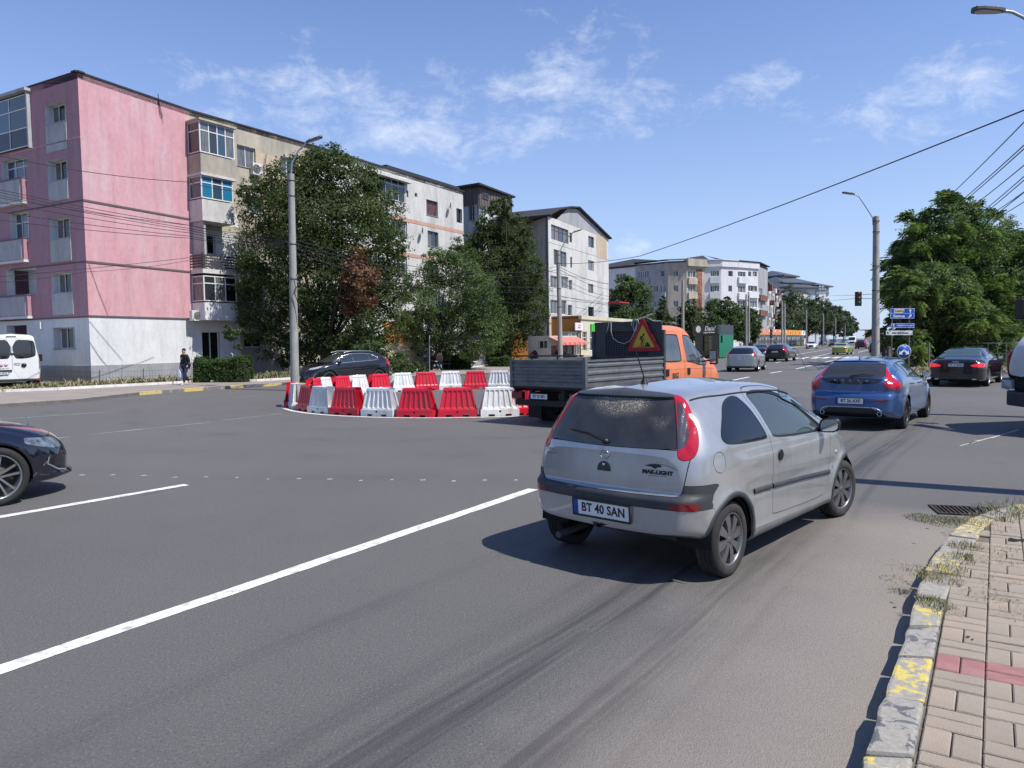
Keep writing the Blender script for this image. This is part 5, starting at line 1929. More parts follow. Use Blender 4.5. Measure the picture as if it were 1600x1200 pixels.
# -- the tipper truck
def truck():
 root=thing('tipper_truck','orange crew cab tipper truck with grey drop sides beside the barrier ring','truck')
 orange=mat('orange_paint',(.72,.20,.075),rough=.4,coat=.6,coatrough=.1,grime=(.42,.16,.08),gscale=1.5,gamt=.35)
 steel=mat('dropside_steel',(.17,.18,.185),rough=.5,metal=.3,color2=(.105,.112,.115),vscale=3,stretch=(1,1,4),grime=(.07,.065,.06),gscale=3,gamt=.6)
 dark=mat('headboard_black',(.028,.031,.036),rough=.55,color2=(.05,.052,.055),vscale=4)
 chas=mat('chassis_black',(.012,.012,.012),rough=.7)
 W=1.05
 LB=3.28
 HT=.30
 z0,z1=.88,1.48
 def dropside(p0,p1,name,outward):
  """ribbed panel from p0 to p1"""
  p0,p1,out=Vector(p0),Vector(p1),Vector(outward)
  ln=(p1-p0).length
  d=(p1-p0)/ln
  prof=[(0,0),(.10,0),(.13,.022),(.17,.022),(.20,0),(.26,0),(.29,.022),(.33,.022),(.36,0),(.42,0),(.45,.022),(.49,.022),(.52,0),(.55,0),(.56,.03),(.60,.03)]
  mb=MB()
  vs=[]
  for h,o in prof:
   for t in(0,ln):
    vs.append(p0+d*t+out*o+Vector((0,0,h)))
  n=len(prof)
  vs2=[v-out*(.02+0)if False else v for v in vs]
  fs=[(2*i,2*i+1,2*i+3,2*i+2)for i in range(n-1)]
  mb.add(vs,fs)
  back=[p0-out*.025,p1-out*.025,p1-out*.025+Vector((0,0,.6)),p0-out*.025+Vector((0,0,.6))]
  mb.add(back,[(0,1,2,3)])
  mb.add([vs[-2],vs[-1],back[2],back[3]],[(0,1,2,3)])
  mb.add([vs[0],vs[1],back[1],back[0]],[(0,1,2,3)])
  for t in(0.0,ln):
   ring=[vs[2*i+(1 if t else 0)]for i in range(n)]
   b_=(back[2],back[1])if t else(back[3],back[0])
   mb.add(ring+list(b_),[tuple(range(n+2))])
  return mb.build(name,steel,root,fix=True)
 tg=dropside((0,W-.06,z0),(0,-W+.06,z0),'tailgate',(-1,0,0))
 dropside((.06,-W,z0),(LB-.06,-W,z0),'dropside',(0,-1,0))
 dropside((.06,W,z0),(LB-.06,W,z0),'dropside',(0,1,0))
 for sg in(-1,1):
  p=MB()
  p.box(-.03,sg*(W-.055),z0-.04,.055,sg*(W+.035),z1+.05)
  p.build('corner_post',steel,root,bevel=.006)
  p=MB()
  p.box(LB-.055,sg*(W-.05),z0-.04,LB+.035,sg*(W+.03),z1+.66)
  p.build('headboard_post',dark,root,bevel=.006)
 b=MB()
 b.box(0,-W+.02,z0-.05,LB,W-.02,z0)
 b.build('bed_floor',chas,root)
 b=MB()
 b.box(.05,-W+.03,z0-.13,LB,-W+.09,z0-.052)
 b.box(.05,W-.09,z0-.13,LB,W-.03,z0-.052)
 for k in range(7):
  b.box(.2+k*.48,-W+.05,z0-.12,.26+k*.48,W-.05,z0-.055)
 b.box(-.02,-.42,.55,6.2,-.34,.75)
 b.box(-.02,.34,.55,6.2,.42,.75)
 b.build('chassis_frame',chas,root)
 b=MB()
 b.tube([(.02,-W+.05,z1+.09),(.02,W-.05,z1+.09)],.018,6)
 for y in(-.3,.45):
  b.tube([(.02,y,z1),(.02,y,z1+.09)],.014,5)
 b.build('gate_rail',chas,root)
 hb=MB()
 x=LB-.01
 Z0,Z1=z0,2.37
 wy0,wy1,wz0,wz1=-.62,.66,1.50,2.12
 hb.box(x-.02,-W+.05,Z0,x+.02,W-.05,wz0)
 hb.box(x-.02,-W+.05,wz1,x+.02,W-.05,Z1-.06)
 hb.box(x-.02,-W+.05,wz0,x+.02,wy0,wz1)
 hb.box(x-.02,wy1,wz0,x+.02,W-.05,wz1)
 hb.box(x-.035,-W+.05,Z1-.06,x+.035,W-.05,Z1)
 hb.box(x-.04,wy0-.03,wz0-.03,x-.021,wy1+.03,wz0)
 hb.box(x-.04,wy0-.03,wz1,x-.021,wy1+.03,wz1+.03)
 h=hb.build('headboard',dark,root)
 bk=MB()
 bk.box(x+.035,-W+.1,Z0,x+.05,W-.1,Z1-.1)
 bk.build('backing_panel',M_VOID,root)
 g=MB()
 for k in range(27):
  y=wy0+(wy1-wy0)*k/26
  g.box(x-.006,y-.005,wz0,x+.002,y+.005,wz1)
 for k in range(14):
  z=wz0+(wz1-wz0)*k/13
  g.box(x-.012,wy0,z-.005,x-.0065,wy1,z+.005)
 tag(g.build('mesh_screen',mat('mesh_metal',(.09,.095,.10),rough=.5,metal=.4),h),kind='stuff')
 rp=MB()
 random.seed(3)
 rp.tube([(x-.06,.46,Z1),(x-.07,.45,Z1-.25),(x-.08,.38,Z1-.42),(x-.08,.22,Z1-.52),(x-.08,.05,Z1-.56),(x-.08,-.12,Z1-.50),(x-.08,-.22,Z1-.35),(x-.08,-.30,Z1-.15),(x-.06,-.33,Z1+.02)],.012,6)
 rp.tube([(x-.09,-.30+.13*cos(a)*(1-a/14),Z1-.10+.15*sin(a))for a in np.linspace(0,11,34)],.010,5)
 rp.tube([(x-.07,-.30,Z1+.02),(x-.07,-.5,Z1+.06),(x-.07,-.62,Z1+.08),(x-.07,-.8,Z1-.01),(x-.05,-1.0,Z1-.02)],.010,5)
 rp.tube([(x-.06,.52,Z1+.01),(x-.065,.55,Z1-.12),(x-.06,.60,Z1-.28)],.007,5)
 rp.tube([(x-.07,-.28,Z1+.02),(x-.05,-.75,Z1+.16)],.014,5)
 tag(rp.build('hanging_rope',mat('rope_pale',(.42,.42,.38),rough=.9)),'pale rope draped over the black headboard of the tipper truck','rope')
 rope=COL.objects['hanging_rope']if 'hanging_rope' in COL.objects else None
 u=MB()
 u.box(-.08,-.88,.45,-.02,.88,.58)
 u.box(-.02,-.5,.45,.1,-.42,.8)
 u.box(-.02,.42,.45,.1,.5,.8)
 u.build('underride_bar',chas,root,bevel=.008)
 for sg in(-1,1):
  l_=MB()
  l_.box(-.075,sg*.68,.60,-.02,sg*1.0,.74)
  lo=l_.build('tail_lamp',M_REDD,root,bevel=.01)
  f=MB()
  f.box(-.02,sg*.66,.58,.02,sg*1.02,.76)
  f.build('lamp_bracket',chas,lo)
  m=MB()
  m.box(.55,sg*.62,.10,.56,sg*1.02,.62)
  m.build('mud_flap',chas,root)
 plate(root,(-.09,.18,.665),'BT 02 BIG',normal=(-1,0,0),size=.09)
 for(wx,sg,dual)in((1.05,1,True),(1.05,-1,True),(5.727,1,False),(5.727,-1,False)):
  make_wheel('wheel',.345,.205,.20,root,(wx,sg*(.92 if not dual else.90),.345),sg,M_TYRE,M_RIM,6,'flat',md=M_DISC,face=-.3)
  if dual:
   make_wheel('wheel',.345,.205,.20,root,(wx,sg*.66,.345),sg,M_TYRE,M_RIM,6,'flat',md=M_DISC,face=-.3,detail=False)
 LC=2.95*1.17
 sp=dict(L=LC,nx=100,nr=84,nc=14,roofw=.82,edge=.13,gfull=.55,shelf=.985,crown=.02,rblend=.05,rcurve=.0,fcurve=.14,fblend=.7,top=[(0.000,2.25),(0.351,2.28),(1.053,2.28),(1.404,2.25),(1.638,2.14),(1.989,1.83),(2.398,1.50),(2.632,1.385),(2.925,1.30),(3.217,1.15),(3.370,.98),(3.451,.8)],hw=[(0.000,.97),(0.234,.985),(2.106,.985),(2.808,.98),(3.217,.93),(3.370,.84),(3.451,.68)],belt=[(0.000,1.38),(1.755,1.36),(2.457,1.28),(3.042,1.08),(3.451,.75)],bot=[(0.000,.50),(1.872,.48),(2.808,.42),(3.451,.42)],arches=[(2.387,.36,.43)])
 S=Skin(sp)
 S.cut('_',lambda V:np.maximum(np.hypot(V[:,0]-2.387,V[:,2]-.36)-.43,.45-V[:,1]),keep=False)
 S.cut('windscreen',end_f([(-.8,1.42),(.86,1.42),(.80,1.7),(.72,2.08),(.6,2.15),(-.8,2.16)],1,xmin=1.0),gap=.006)
 rw=[(0.187,1.32),(0.913,1.32),(0.983,1.38),(0.983,1.98),(0.913,2.04),(0.187,2.04),(0.117,1.98),(0.117,1.38)]
 fw=[(1.205,1.36),(1.287,1.30),(1.579,1.28),(1.813,1.21),(2.281,1.18),(2.363,1.24),(2.106,1.62),(1.813,1.90),(1.615,2.0),(1.287,2.03),(1.193,1.98)]
 seal=lambda P:inpoly(smoothpoly(P,2),lambda V:.3-V[:,1])
 for nm,P in(('rear',rw),('front',fw)):
  f=seal(P)
  S.cut(nm+'_seal',f)
  if nm=='front':
   S.cut('quarter_light',lambda V,f=f:np.maximum(f(V)+.026,1.942-V[:,0]),of=('front_seal',))
   S.cut('front_window',lambda V,f=f:np.maximum(f(V)+.026,V[:,0]-1.895),of=('front_seal',))
  else:
   S.cut('rear_window',lambda V,f=f:f(V)+.028,of=('rear_seal',))
 S.cut('door0',side_f([(0.058,.60),(1.088,.60),(1.106,1.3),(1.100,2.10),(0.117,2.10),(0.035,1.9)],1),gap=.008)
 S.cut('door1',side_f([(1.129,.60),(1.895,.60),(1.966,.85),(2.363,1.0),(2.457,1.22),(2.153,1.66),(1.825,1.98),(1.638,2.08),(1.170,2.11)],1),gap=.008)
 cab=thing('cab',None,None,(LB+.06,0,0))
 cab.parent=root
 S.shell(M_VOID,cab,.03)
 S.part('body',orange,cab)
 S.part('windscreen',M_GLASS,cab)
 for nm in('rear_seal','front_seal'):
  S.part(nm,M_BLACK,cab,'window_seal',inset=.004,sides='pair')
 gv=mat('cab_glass',(.03,.035,.035),rough=.03,spec=.9,coat=.5,color2=(.10,.11,.10),vscale=1.2)
 for nm in('rear_window','front_window','quarter_light'):
  S.part(nm,gv,cab,'side_window',inset=.006,skirt=0,sides='pair')
 for i,nm in enumerate(('door0','door1')):
  ds=S.part(nm,orange,cab,'door',sides='pair')
  for o,sg in zip(ds,(-1,1)):
   hx=(.22,1.30)[i]
   p,n=S.side(hx,1.05)
   hb_=MB()
   hb_.cbox((hx,sg*(p.y+.008),1.07),(.13,.03,.17))
   hb_.build('door_handle',M_BLACK,o,bevel=.01)
 for sg in(-1,1):
  lathe_arch(S,2.387,.36,.43,.5,.95,M_VOID,cab,sg)
  m=MB()
  m.tube([(2.08,sg*.92,1.30),(2.20,sg*1.18,1.33)],.022,6)
  m.tube([(2.08,sg*.92,1.42),(2.20,sg*1.18,1.46)],.022,6)
  mo=m.build('mirror_arm',M_BLACK,cab)
  h_=MB()
  h_.cbox((2.20,sg*1.24,1.42),(.11,.22,.40))
  h_.build('door_mirror',M_BLACK,mo,bevel=.035)
  h_=MB()
  h_.cbox((2.265,sg*1.24,1.44),(.05,.18,.30))
  h_.build('mirror_cap',orange,mo,bevel=.02)
  h_=MB()
  h_.box(2.138,sg*1.15,1.26,2.144,sg*1.33,1.58)
  h_.build('mirror_glass',M_CHROME,mo)
  for xs_,zz in(((.02,.9),1.12),):
   strip(S,[(.04,1.14),(1.2,1.14),(2.3,1.12),(2.8,1.08)],.012,.003,mat('orange_crease',(.50,.14,.05),rough=.5),'body_crease',cab,'side',sg)
  strip(S,[(2.52,.85),(2.56,1.1),(2.60,1.30)],.008,.002,M_VOID,'panel_gap',cab,'side',sg)
  hl=MB()
  p,n=S.front(.72,.92)
  strip(S,[(sg*.62,.90),(sg*.78,.98),(sg*.84,1.05)],.20,.01,M_CLEAR,'headlamp',cab,'front')
 strip(S,[(-.45,.85),(0,.86),(.45,.85)],.25,.01,M_BLACK,'grille',cab,'front')
 p,n=S.side(.50,.90)
 text_mesh('B!G',.19,mat('decal_dark',(.03,.03,.03),rough=.5),'lettering',cab,frame((.62,-p.y-.006,.97),(1,0,0),(0,0,1)),extrude=.001,bold=.007,sx=1.05)
# ---- pose
 h=42.0
 hh=radians(h)
 c=G(914,606,.90)
 k=15.6/c.y
 cp=D(914,600,15.6)
 rt=Vector((cos(hh),-sin(hh)))
 o=Vector((cp.x,cp.y))-rt*W
 place(root,o.x,o.y,h)
 if rope:
  rope.location=root.location
  rope.rotation_euler=root.rotation_euler
 sg_=thing('warning_sign','triangular road works sign with digging figure, hung on the tipper headboard','sign')
 red=mat('sign_red',(.42,.012,.02),rough=.4)
 yel=mat('sign_yellow',(.62,.40,.03),rough=.45)
 ink=mat('sign_ink',(.012,.012,.012),rough=.5)
 T0=MB()
 a=.54
 def tri(r,s=1.0):
  pts=[]
  for k in range(3):
   ang=pi/2+k*2*pi/3
   cx,cy=cos(ang)*(a-r),sin(ang)*(a-r)
   for q in np.linspace(-pi/3,pi/3,5):
    pts.append((cx+cos(ang+q)*r*s,cy+sin(ang+q)*r*s))
  return pts
 T0.prism(tri(.035),-.012,0)
 T0.build('sign_plate',red,sg_,bevel=0)
 T1=MB()
 T1.prism([(p[0]*.66,p[1]*.66)for p in tri(.03)],.0005,.003)
 T1.build('sign_face',yel,sg_)
 f=MB()
 f.lathe([(.001,.005),(.032,.005),(.032,.003)],14,M=Matrix.Translation((.015,.125,0)))
 for pts,w in(([(-.065,.085),(.0,.075)],.026),([(-.065,.085),(-.085,.0)],.022),([(-.04,.08),(-.03,-.02)],.034),([(-.03,-.02),(-.06,-.10),(-.065,-.165)],.020),([(-.03,-.02),(.0,-.09),(-.005,-.165)],.020),([(.0,.075),(.025,.02),(.0,-.01)],.014),([(-.085,.0),(-.01,-.005)],.012),([(-.10,.05),(.02,-.02),(.075,-.11)],.007)):
  for i in range(len(pts)-1):
   p0,p1=Vector(pts[i]),Vector(pts[i+1])
   d=(p1-p0).normalized()
   n=Vector((-d.y,d.x))*w/1.0*.55
   p0=p0-d*w*.3
   p1=p1+d*w*.3
   f.prism([p0-n,p1-n,p1+n,p0+n],.0032,.005)
 f.prism([(.045,-.165),(.21,-.165),(.13,-.055),(.10,-.06)],.0032,.005)
 f.prism([(-.17,-.175),(.21,-.175),(.21,-.163),(-.17,-.163)],.0032,.005)
 f.build('digging_figure',ink,sg_)
 loc=root.matrix_basis@Vector((LB-.10,-.52,1.90))
 th=root.rotation_euler.z
 bx=Vector((sin(th),-cos(th),0))
 sg_.matrix_world=frame(loc,bx,(-.06*cos(th),-.06*sin(th),1))
 return root
# -- panel vans (white van at the left, grey cab at the right edge)
def box_van(label,paint,at,heading,txt=None):
 root=thing('panel_van',label,'van')
 L=5.9
 sp=dict(L=L,nx=110,nr=90,nc=14,roofw=.82,edge=.12,gfull=.9,shelf=.995,crown=.03,rblend=.3,rcurve=.08,fcurve=.25,fblend=1.0,top=[(0,2.52),(.05,2.60),(.2,2.66),(.8,2.70),(3.8,2.70),(4.2,2.60),(4.55,2.25),(4.95,1.70),(5.15,1.48),(5.5,1.32),(5.75,1.12),(5.86,.9),(5.9,.7)],hw=[(0,.93),(.05,.96),(.2,.985),(1.0,.995),(5.0,.995),(5.5,.93),(5.8,.78),(5.9,.6)],belt=[(0,1.35),(4.0,1.35),(5.0,1.22),(5.5,1.02),(5.9,.65)],bot=[(0,.45),(.5,.42),(5.0,.35),(5.9,.35)],arches=[(1.15,.36,.42),(4.85,.36,.42)])
 S=Skin(sp)
 for a in sp['arches']:
  S.cut('_',lambda V,a=a:np.maximum(np.hypot(V[:,0]-a[0],V[:,2]-a[1])-a[2],.5-V[:,1]),keep=False)
 S.cut('windscreen',end_f([(-.8,1.52),(.86,1.52),(.80,1.9),(.72,2.35),(.6,2.42),(-.8,2.43)],1,xmin=4.0),gap=.006)
 S.cut('door_window',side_f([(4.0,1.36),(4.8,1.25),(5.0,1.35),(4.62,1.95),(4.45,2.1),(4.05,2.12)],1),gap=.006)
 S.cut('rear_door',end_f([(.004,.56),(.90,.56),(.945,1.2),(.93,2.0),(.80,2.50),(.004,2.53)],1,xmax=.3),gap=.006)
 S.cut('rear_window',end_f([(.03,1.52),(.45,1.50),(.80,1.60),(.85,1.70),(.82,2.25),(.74,2.40),(.03,2.43)],1,xmax=.4),of=('rear_door',))
 q_=lambda V:(V[:,1]+V[:,0]*.9,V[:,2])
 S.cut('tail_lamp',inpoly(smoothpoly([(.96,1.0),(1.06,1.0),(1.08,1.3),(1.05,1.62),(.97,1.6),(.95,1.3)],1),lambda V:V[:,0]-.4,q_),gap=.004)
 S.cut('bumper',lambda V:np.maximum(V[:,2]-.54,V[:,0]-.5),gap=.005)
 S.cut('front_door',side_f([(3.9,.5),(4.42,.5),(4.45,.8),(4.9,.95),(5.1,1.25),(4.6,2.1),(4.45,2.25),(3.9,2.3)],1),gap=.007)
 S.shell(M_VOID,root,.03)
 S.part('body',paint,root)
 S.part('windscreen',M_GLASS,root)
 S.part('door_window',M_GLASS,root,sides='pair')
 S.part('front_door',paint,root,sides='pair')
 rd=S.part('rear_door',paint,root,sides='pair')
 rwn=S.part('rear_window',M_GLASS,root,inset=-.002,sides='pair')
 for a,b in zip(rd,rwn):
  b.parent=a
 S.part('tail_lamp',M_REDD,root,inset=-.006,sides='pair')
 S.part('bumper',M_TRIM,root,inset=-.02,skirt=.04)
 for sg in(-1,1):
  for(ax,az,ar)in sp['arches']:
   lathe_arch(S,ax,az,ar-.004,.5,.95,M_VOID,root,sg)
   make_wheel('wheel',.345,.22,.21,root,(ax,sg*.86,.345),sg,M_TYRE,M_RIM,6,'flat',md=M_DISC,face=-.2,detail=False)
  m=MB()
  m.cbox((4.75,sg*1.15,1.5),(.12,.2,.38))
  m.build('door_mirror',M_BLACK,root,bevel=.03)
  r_=MB()
  r_.box(-.05,sg*.80,.46,-.01,sg*.96,.53)
  r_.build('reflector',M_RED,root)
 b=MB()
 b.box(-.02,-.18,2.565,.01,.18,2.60)
 b.build('brake_light',M_TRIM,root)
 h=MB()
 h.tube([(-.02,-.07,1.28),(-.05,-.09,1.30),(-.05,-.26,1.29),(-.02,-.28,1.29)],.014,6)
 h.build('door_handle',M_BLACK,rd[0])
 k=MB()
 k.lathe([(.001,-.035),(.085,-.035),(.10,.02)],20,axis='x',M=Matrix.Translation((0,-.40,1.20)))
 k.build('filler_cap',M_BLACK,rd[0],bevel=0)
 e=MB()
 e.lathe([(.001,-.02),(.085,-.02),(.09,.02)],20,axis='x',M=Matrix.Translation((0,0,1.78)))
 e.build('emblem',M_RIM,root)
 b=MB()
 b.box(-.05,.02,.93,-.005,.80,.985)
 b.build('plate_lamp_bar',M_BLACK,rd[1])
 plate(root,(-.03,.42,.83),txt or '',normal=(-1,0,0),size=.09)
 if txt:
  for kk in range(4):
   c_=MB()
   c_.lathe([(.001,-.003),(.068,-.003),(.07,.004)],18,axis='x',M=Matrix.Translation((-.006,.22+.17*kk,1.22)))
   co=c_.build('round_sticker',mat('sticker_rose',(.50,.30,.36),rough=.6),rd[1])
   text_mesh('*',.10,mat('sticker_white',(.7,.66,.66),rough=.6),'sticker_mark',co,frame((-.010,.22+.17*kk,1.20),(0,-1,0),(0,0,1)),extrude=.001)
  text_mesh('WWW.TRANSPORT.RO',.07,mat('decal_grey',(.16,.13,.13),rough=.6),'lettering',rd[1],frame((-.008,.50,1.06),(0,-1,0),(0,0,1)),extrude=.001)
 place(root,at.x,at.y,heading)
 return root
truck_o=truck()
white=mat('white_paint',(.74,.74,.72),rough=.35,coat=.6,grime=(.42,.40,.37),gscale=1.0,gamt=.3)
_c=G(54,607)
_h=radians(-35)
van_w=box_van('white high-roof minibus with dark rear windows, cut off by the left edge',white,Vector((_c.x-.86*cos(_h)-1.15*sin(_h),_c.y+.86*sin(_h)-1.15*cos(_h))),-35,'BT 14 MTM')
van_w.scale=(1,1.12,.98)
def grey_truck():
 """only the nose corner of a pale grey old lorry cab reaches into the picture at the right edge"""
 root=thing('lorry','pale grey lorry cab with rounded corner and black bumper at the right edge','truck')
 pg=mat('lorry_grey',(.50,.51,.50),rough=.45,coat=.3,grime=(.26,.24,.22),gscale=1.2,gamt=.5)
 L=4.6
 sp=dict(L=L,nx=100,nr=80,nc=14,roofw=.86,edge=.12,gfull=.9,shelf=.99,crown=.03,rblend=.1,rcurve=.0,fcurve=.16,fblend=.6,top=[(0,2.9),(.3,3.0),(2.8,3.04),(3.2,2.98),(3.6,2.66),(3.95,2.2),(4.2,1.88),(4.4,1.74),(4.52,1.6),(4.58,1.4),(4.6,1.25)],hw=[(0,1.0),(3.8,1.02),(4.2,.99),(4.45,.92),(4.56,.80),(4.6,.66)],belt=[(0,1.85),(3.6,1.8),(4.3,1.6),(4.6,1.2)],bot=[(0,1.04),(4.0,1.04),(4.6,1.08)],arches=[(3.0,.52,.60)])
 S=Skin(sp)
 S.cut('_',lambda V:np.maximum(np.hypot(V[:,0]-3.0,V[:,2]-.52)-.60,.5-V[:,1]),keep=False)
 S.cut('windscreen',end_f([(-.8,1.95),(.86,1.95),(.80,2.2),(.74,2.7),(.6,2.8),(-.8,2.81)],1,xmin=2.0),gap=.006)
 S.cut('door_window',side_f([(2.7,1.88),(3.55,1.83),(3.66,1.93),(3.4,2.5),(3.2,2.72),(2.75,2.75)],1),gap=.02)
 S.cut('door',side_f([(2.6,1.12),(3.86,1.12),(3.92,1.6),(3.85,1.95),(3.5,2.55),(3.2,2.82),(2.6,2.86)],1),gap=.008)
 S.shell(M_VOID,root,.03)
 S.part('body',pg,root)
 S.part('windscreen',M_GLASS,root)
 S.part('door_window',M_GLASS,root,inset=.01,sides='pair')
 S.part('door',pg,root,sides='pair')
 b=MB()
 pts=[(3.95,1.0),(4.35,.97),(4.55,.75),(4.66,.3),(4.66,-.3),(4.55,-.75),(4.35,-.97),(3.95,-1.0),(3.95,-.7),(4.3,-.5),(4.3,.5),(3.95,.7)]
 b.prism(pts,.50,.78)
 b.build('bumper',M_TRIM,root,bevel=.03)
 b=MB()
 b.prism([(p[0]-.10,p[1]*.94)for p in pts],.79,1.04)
 b.build('skid_plate',M_VOID,root,bevel=.06)
 for sg in(-1,1):
  h_=MB()
  h_.lathe([(.001,.0),(.09,.0),(.10,-.05)],18,axis='x',M=Matrix.Translation((4.53,sg*.80,.90)))
  h_.box(4.34,sg*.68,.82,4.52,sg*.92,.98)
  h_.build('headlamp',M_CLEAR,root)
  m=MB()
  m.tube([(3.6,sg*.98,2.55),(3.75,sg*1.22,2.58)],.02,6)
  mo=m.build('mirror_arm',M_BLACK,root)
  m=MB()
  m.cbox((3.78,sg*1.26,2.4),(.12,.20,.42))
  m.build('door_mirror',M_BLACK,mo,bevel=.03)
  m=MB()
  m.cbox((3.95,sg*.47,2.9),(.35,.9,.03))
  m.build('sun_visor',M_GLASS,root,bevel=.01)
  lathe_arch(S,3.0,.52,.595,.5,.98,M_VOID,root,sg)
  make_wheel('wheel',.50,.28,.28,root,(3.0,sg*.86,.50),sg,M_TYRE,M_RIM,6,'flat',md=M_DISC,face=-.2,detail=False)
  make_wheel('wheel',.50,.28,.28,root,(.8,sg*.86,.50),sg,M_TYRE,M_RIM,6,'flat',md=M_DISC,face=-.2,detail=False)
 h=180+80
 hh=radians(h)
 f=Vector((sin(hh),cos(hh)))
 c=D(1656,600,13.2)
 lf=Vector((-cos(hh),sin(hh)))
 o=Vector((c.x,c.y))-f*4.62-lf*.45
 place(root,o.x,o.y,h)
 return root
lorry=grey_truck()
# -- plastic barriers round the island
M_BR=mat('barrier_red',(.62,.010,.035),rough=.42,coat=.25,grime=(.26,.05,.05),gscale=5,gamt=.85)
M_BW=mat('barrier_white',(.72,.72,.71),rough=.45,coat=.2,grime=(.36,.33,.29),gscale=5,gamt=.8)
def barrier_mesh(m):
 W0,W1,H,D0,D1=.50,.355,.74,.22,.12
 mb=MB()
 n=61
 def prof(z):
  t=(z-.17)/(H-.17)
  t=max(0,min(1,t))
  return W0*.955*(1-t)+W1*t,D0*.86*(1-t)+D1*t
 zs=[.17,.20,.24,.45,.64,.67,.70,.725,H]
 rows=[]
 for z in zs:
  w,d=prof(z)
  rib=0 if z<.22 or z>.655 else 1
  ring=[]
  for s_ in(-1,1):
   for i in range(n):
    u=-1+2*i/(n-1)
    x=u*w*s_*-1*-1
    f=(u+1)/2*6.0
    fr=f-int(min(f,5.999))
    dep=.024*rib*(1 if.18<fr<.82 else 0)
    if abs(u)>.985:
     dep=0
    ring.append((x if s_<0 else-x,s_*(d-dep-(.012 if z>.73 else 0)),z))
  rows.append(ring)
 vs=[p for r in rows for p in r]
 N_=2*n
 fs=[]
 for r in range(len(rows)-1):
  for k in range(N_):
   fs.append((r*N_+k,r*N_+(k+1)%N_,(r+1)*N_+(k+1)%N_,(r+1)*N_+k))
 mb.add(vs,fs)
 mb.add(rows[-1],[tuple(range(N_))])
 mb.box(-W0,-D0,.055,W0,D0,.17)
 for(x0,x1)in((-W0,-.30),(-.14,.14),(.30,W0)):
  mb.box(x0,-D0,0,x1,D0,.0548)
 me=mb.mesh('barrier_body',m)
 bm=bmesh.new()
 bm.from_mesh(me)
 bmesh.ops.recalc_face_normals(bm,faces=bm.faces)
 bm.to_mesh(me)
 bm.free()
 hl=MB()
 for s_ in(-1,1):
  hl.lathe([(.001,s_*(D0+.001)),(.028,s_*(D0+.001)),(.030,s_*(D0-.02))],14,axis='y',M=Matrix.Translation((0,0,.125)))
 plug=hl.mesh('drain_plug',M_VOID)
 cp=MB()
 cp.lathe([(.001,H+.018),(.035,H+.018),(.038,H-.002)],14)
 cap=cp.mesh('filler_cap',m)
 return me,plug,cap
BRM={True:barrier_mesh(M_BR),False:barrier_mesh(M_BW)}
def barrier(px,red,far,label,R=5.72,dr=0.0,rz=0.0):
 """stands where the line of sight px meets the ring of radius R"""
 d=ray(px,600)
 d2=Vector((d[0],d[1])).normalized()
 b=d2.dot(RC)
 disc=R*R-(RC.dot(RC)-b*b)
 t=b+(sqrt(max(disc,0))*(1 if far else-1))
 p=d2*t
 th=atan2(p.y-RC.y,p.x-RC.x)
 p=p+Vector((cos(th),sin(th)))*dr
 o=thing('plastic_barrier',label,'barrier',(p.x,p.y,.001),th+pi/2+rz,'red and white plastic barriers set in a ring on the road')
 me,plug,cap=BRM[red]
 link('body',me,o)
 link('drain_plug',plug,o)
 link('filler_cap',cap,o)
 return o
front=[(807,837,True),(747,811,False),(683,746,True),(622,683,True),(566,621,False),(519,568,True),(487,523,False),(468,494,True),(453,477,False)]
words_f=['red barrier half hidden by the tipper truck tail, front row of the ring','white barrier in the front row nearest the tipper truck','red barrier in the front row, left of the white one by the truck','red barrier in the front row between a red and a white one','white barrier in the front row flanked by red ones on both sides','red barrier in the front row, turned slightly left','white barrier at the front left bend of the ring','dark-side-on red barrier at the left bend of the ring','white barrier seen almost end-on at the left edge of the ring']
for(a_,b_,r_),w_ in zip(front,words_f):
 barrier((a_+b_)/2,r_,False,w_,rz=random.uniform(-.07,.07),dr=random.uniform(-.06,.06))
back=[(456,True),(487,True),(505,False),(529,True),(558,False),(593,True),(629,False),(666,True),(704,False),(743,True),(782,False),(820,True)]
words_b=['red barrier peeping out at the far left edge of the ring','red barrier behind the left bend of the ring','white barrier in the back row near the left bend','red barrier in the back row above a front red one','white barrier in the back row below the black crossover','red barrier in the back row at the tail of the black crossover','white barrier in the back row, first right of the black crossover','red barrier in the back row left of the thin grey post','white barrier in the back row right of the thin grey post','red barrier in the back row between two white ones, below the bench','white barrier in the back row touching the tipper tailgate','red barrier in the back row seen under the tipper bed']
for(c_,r_),w_ in zip(back,words_b):
 barrier(c_,r_,True,w_,rz=random.uniform(-.10,.10),dr=random.uniform(-.08,.08))
for th,r_,w_ in((-38,False,'white barrier of the ring hidden behind the tipper bed'),(-24,True,'red barrier of the ring hidden behind the tipper cab')):
 pass
barrier(868,True,False,'red barrier seen under the tipper bed beside its rear wheel',rz=.1)
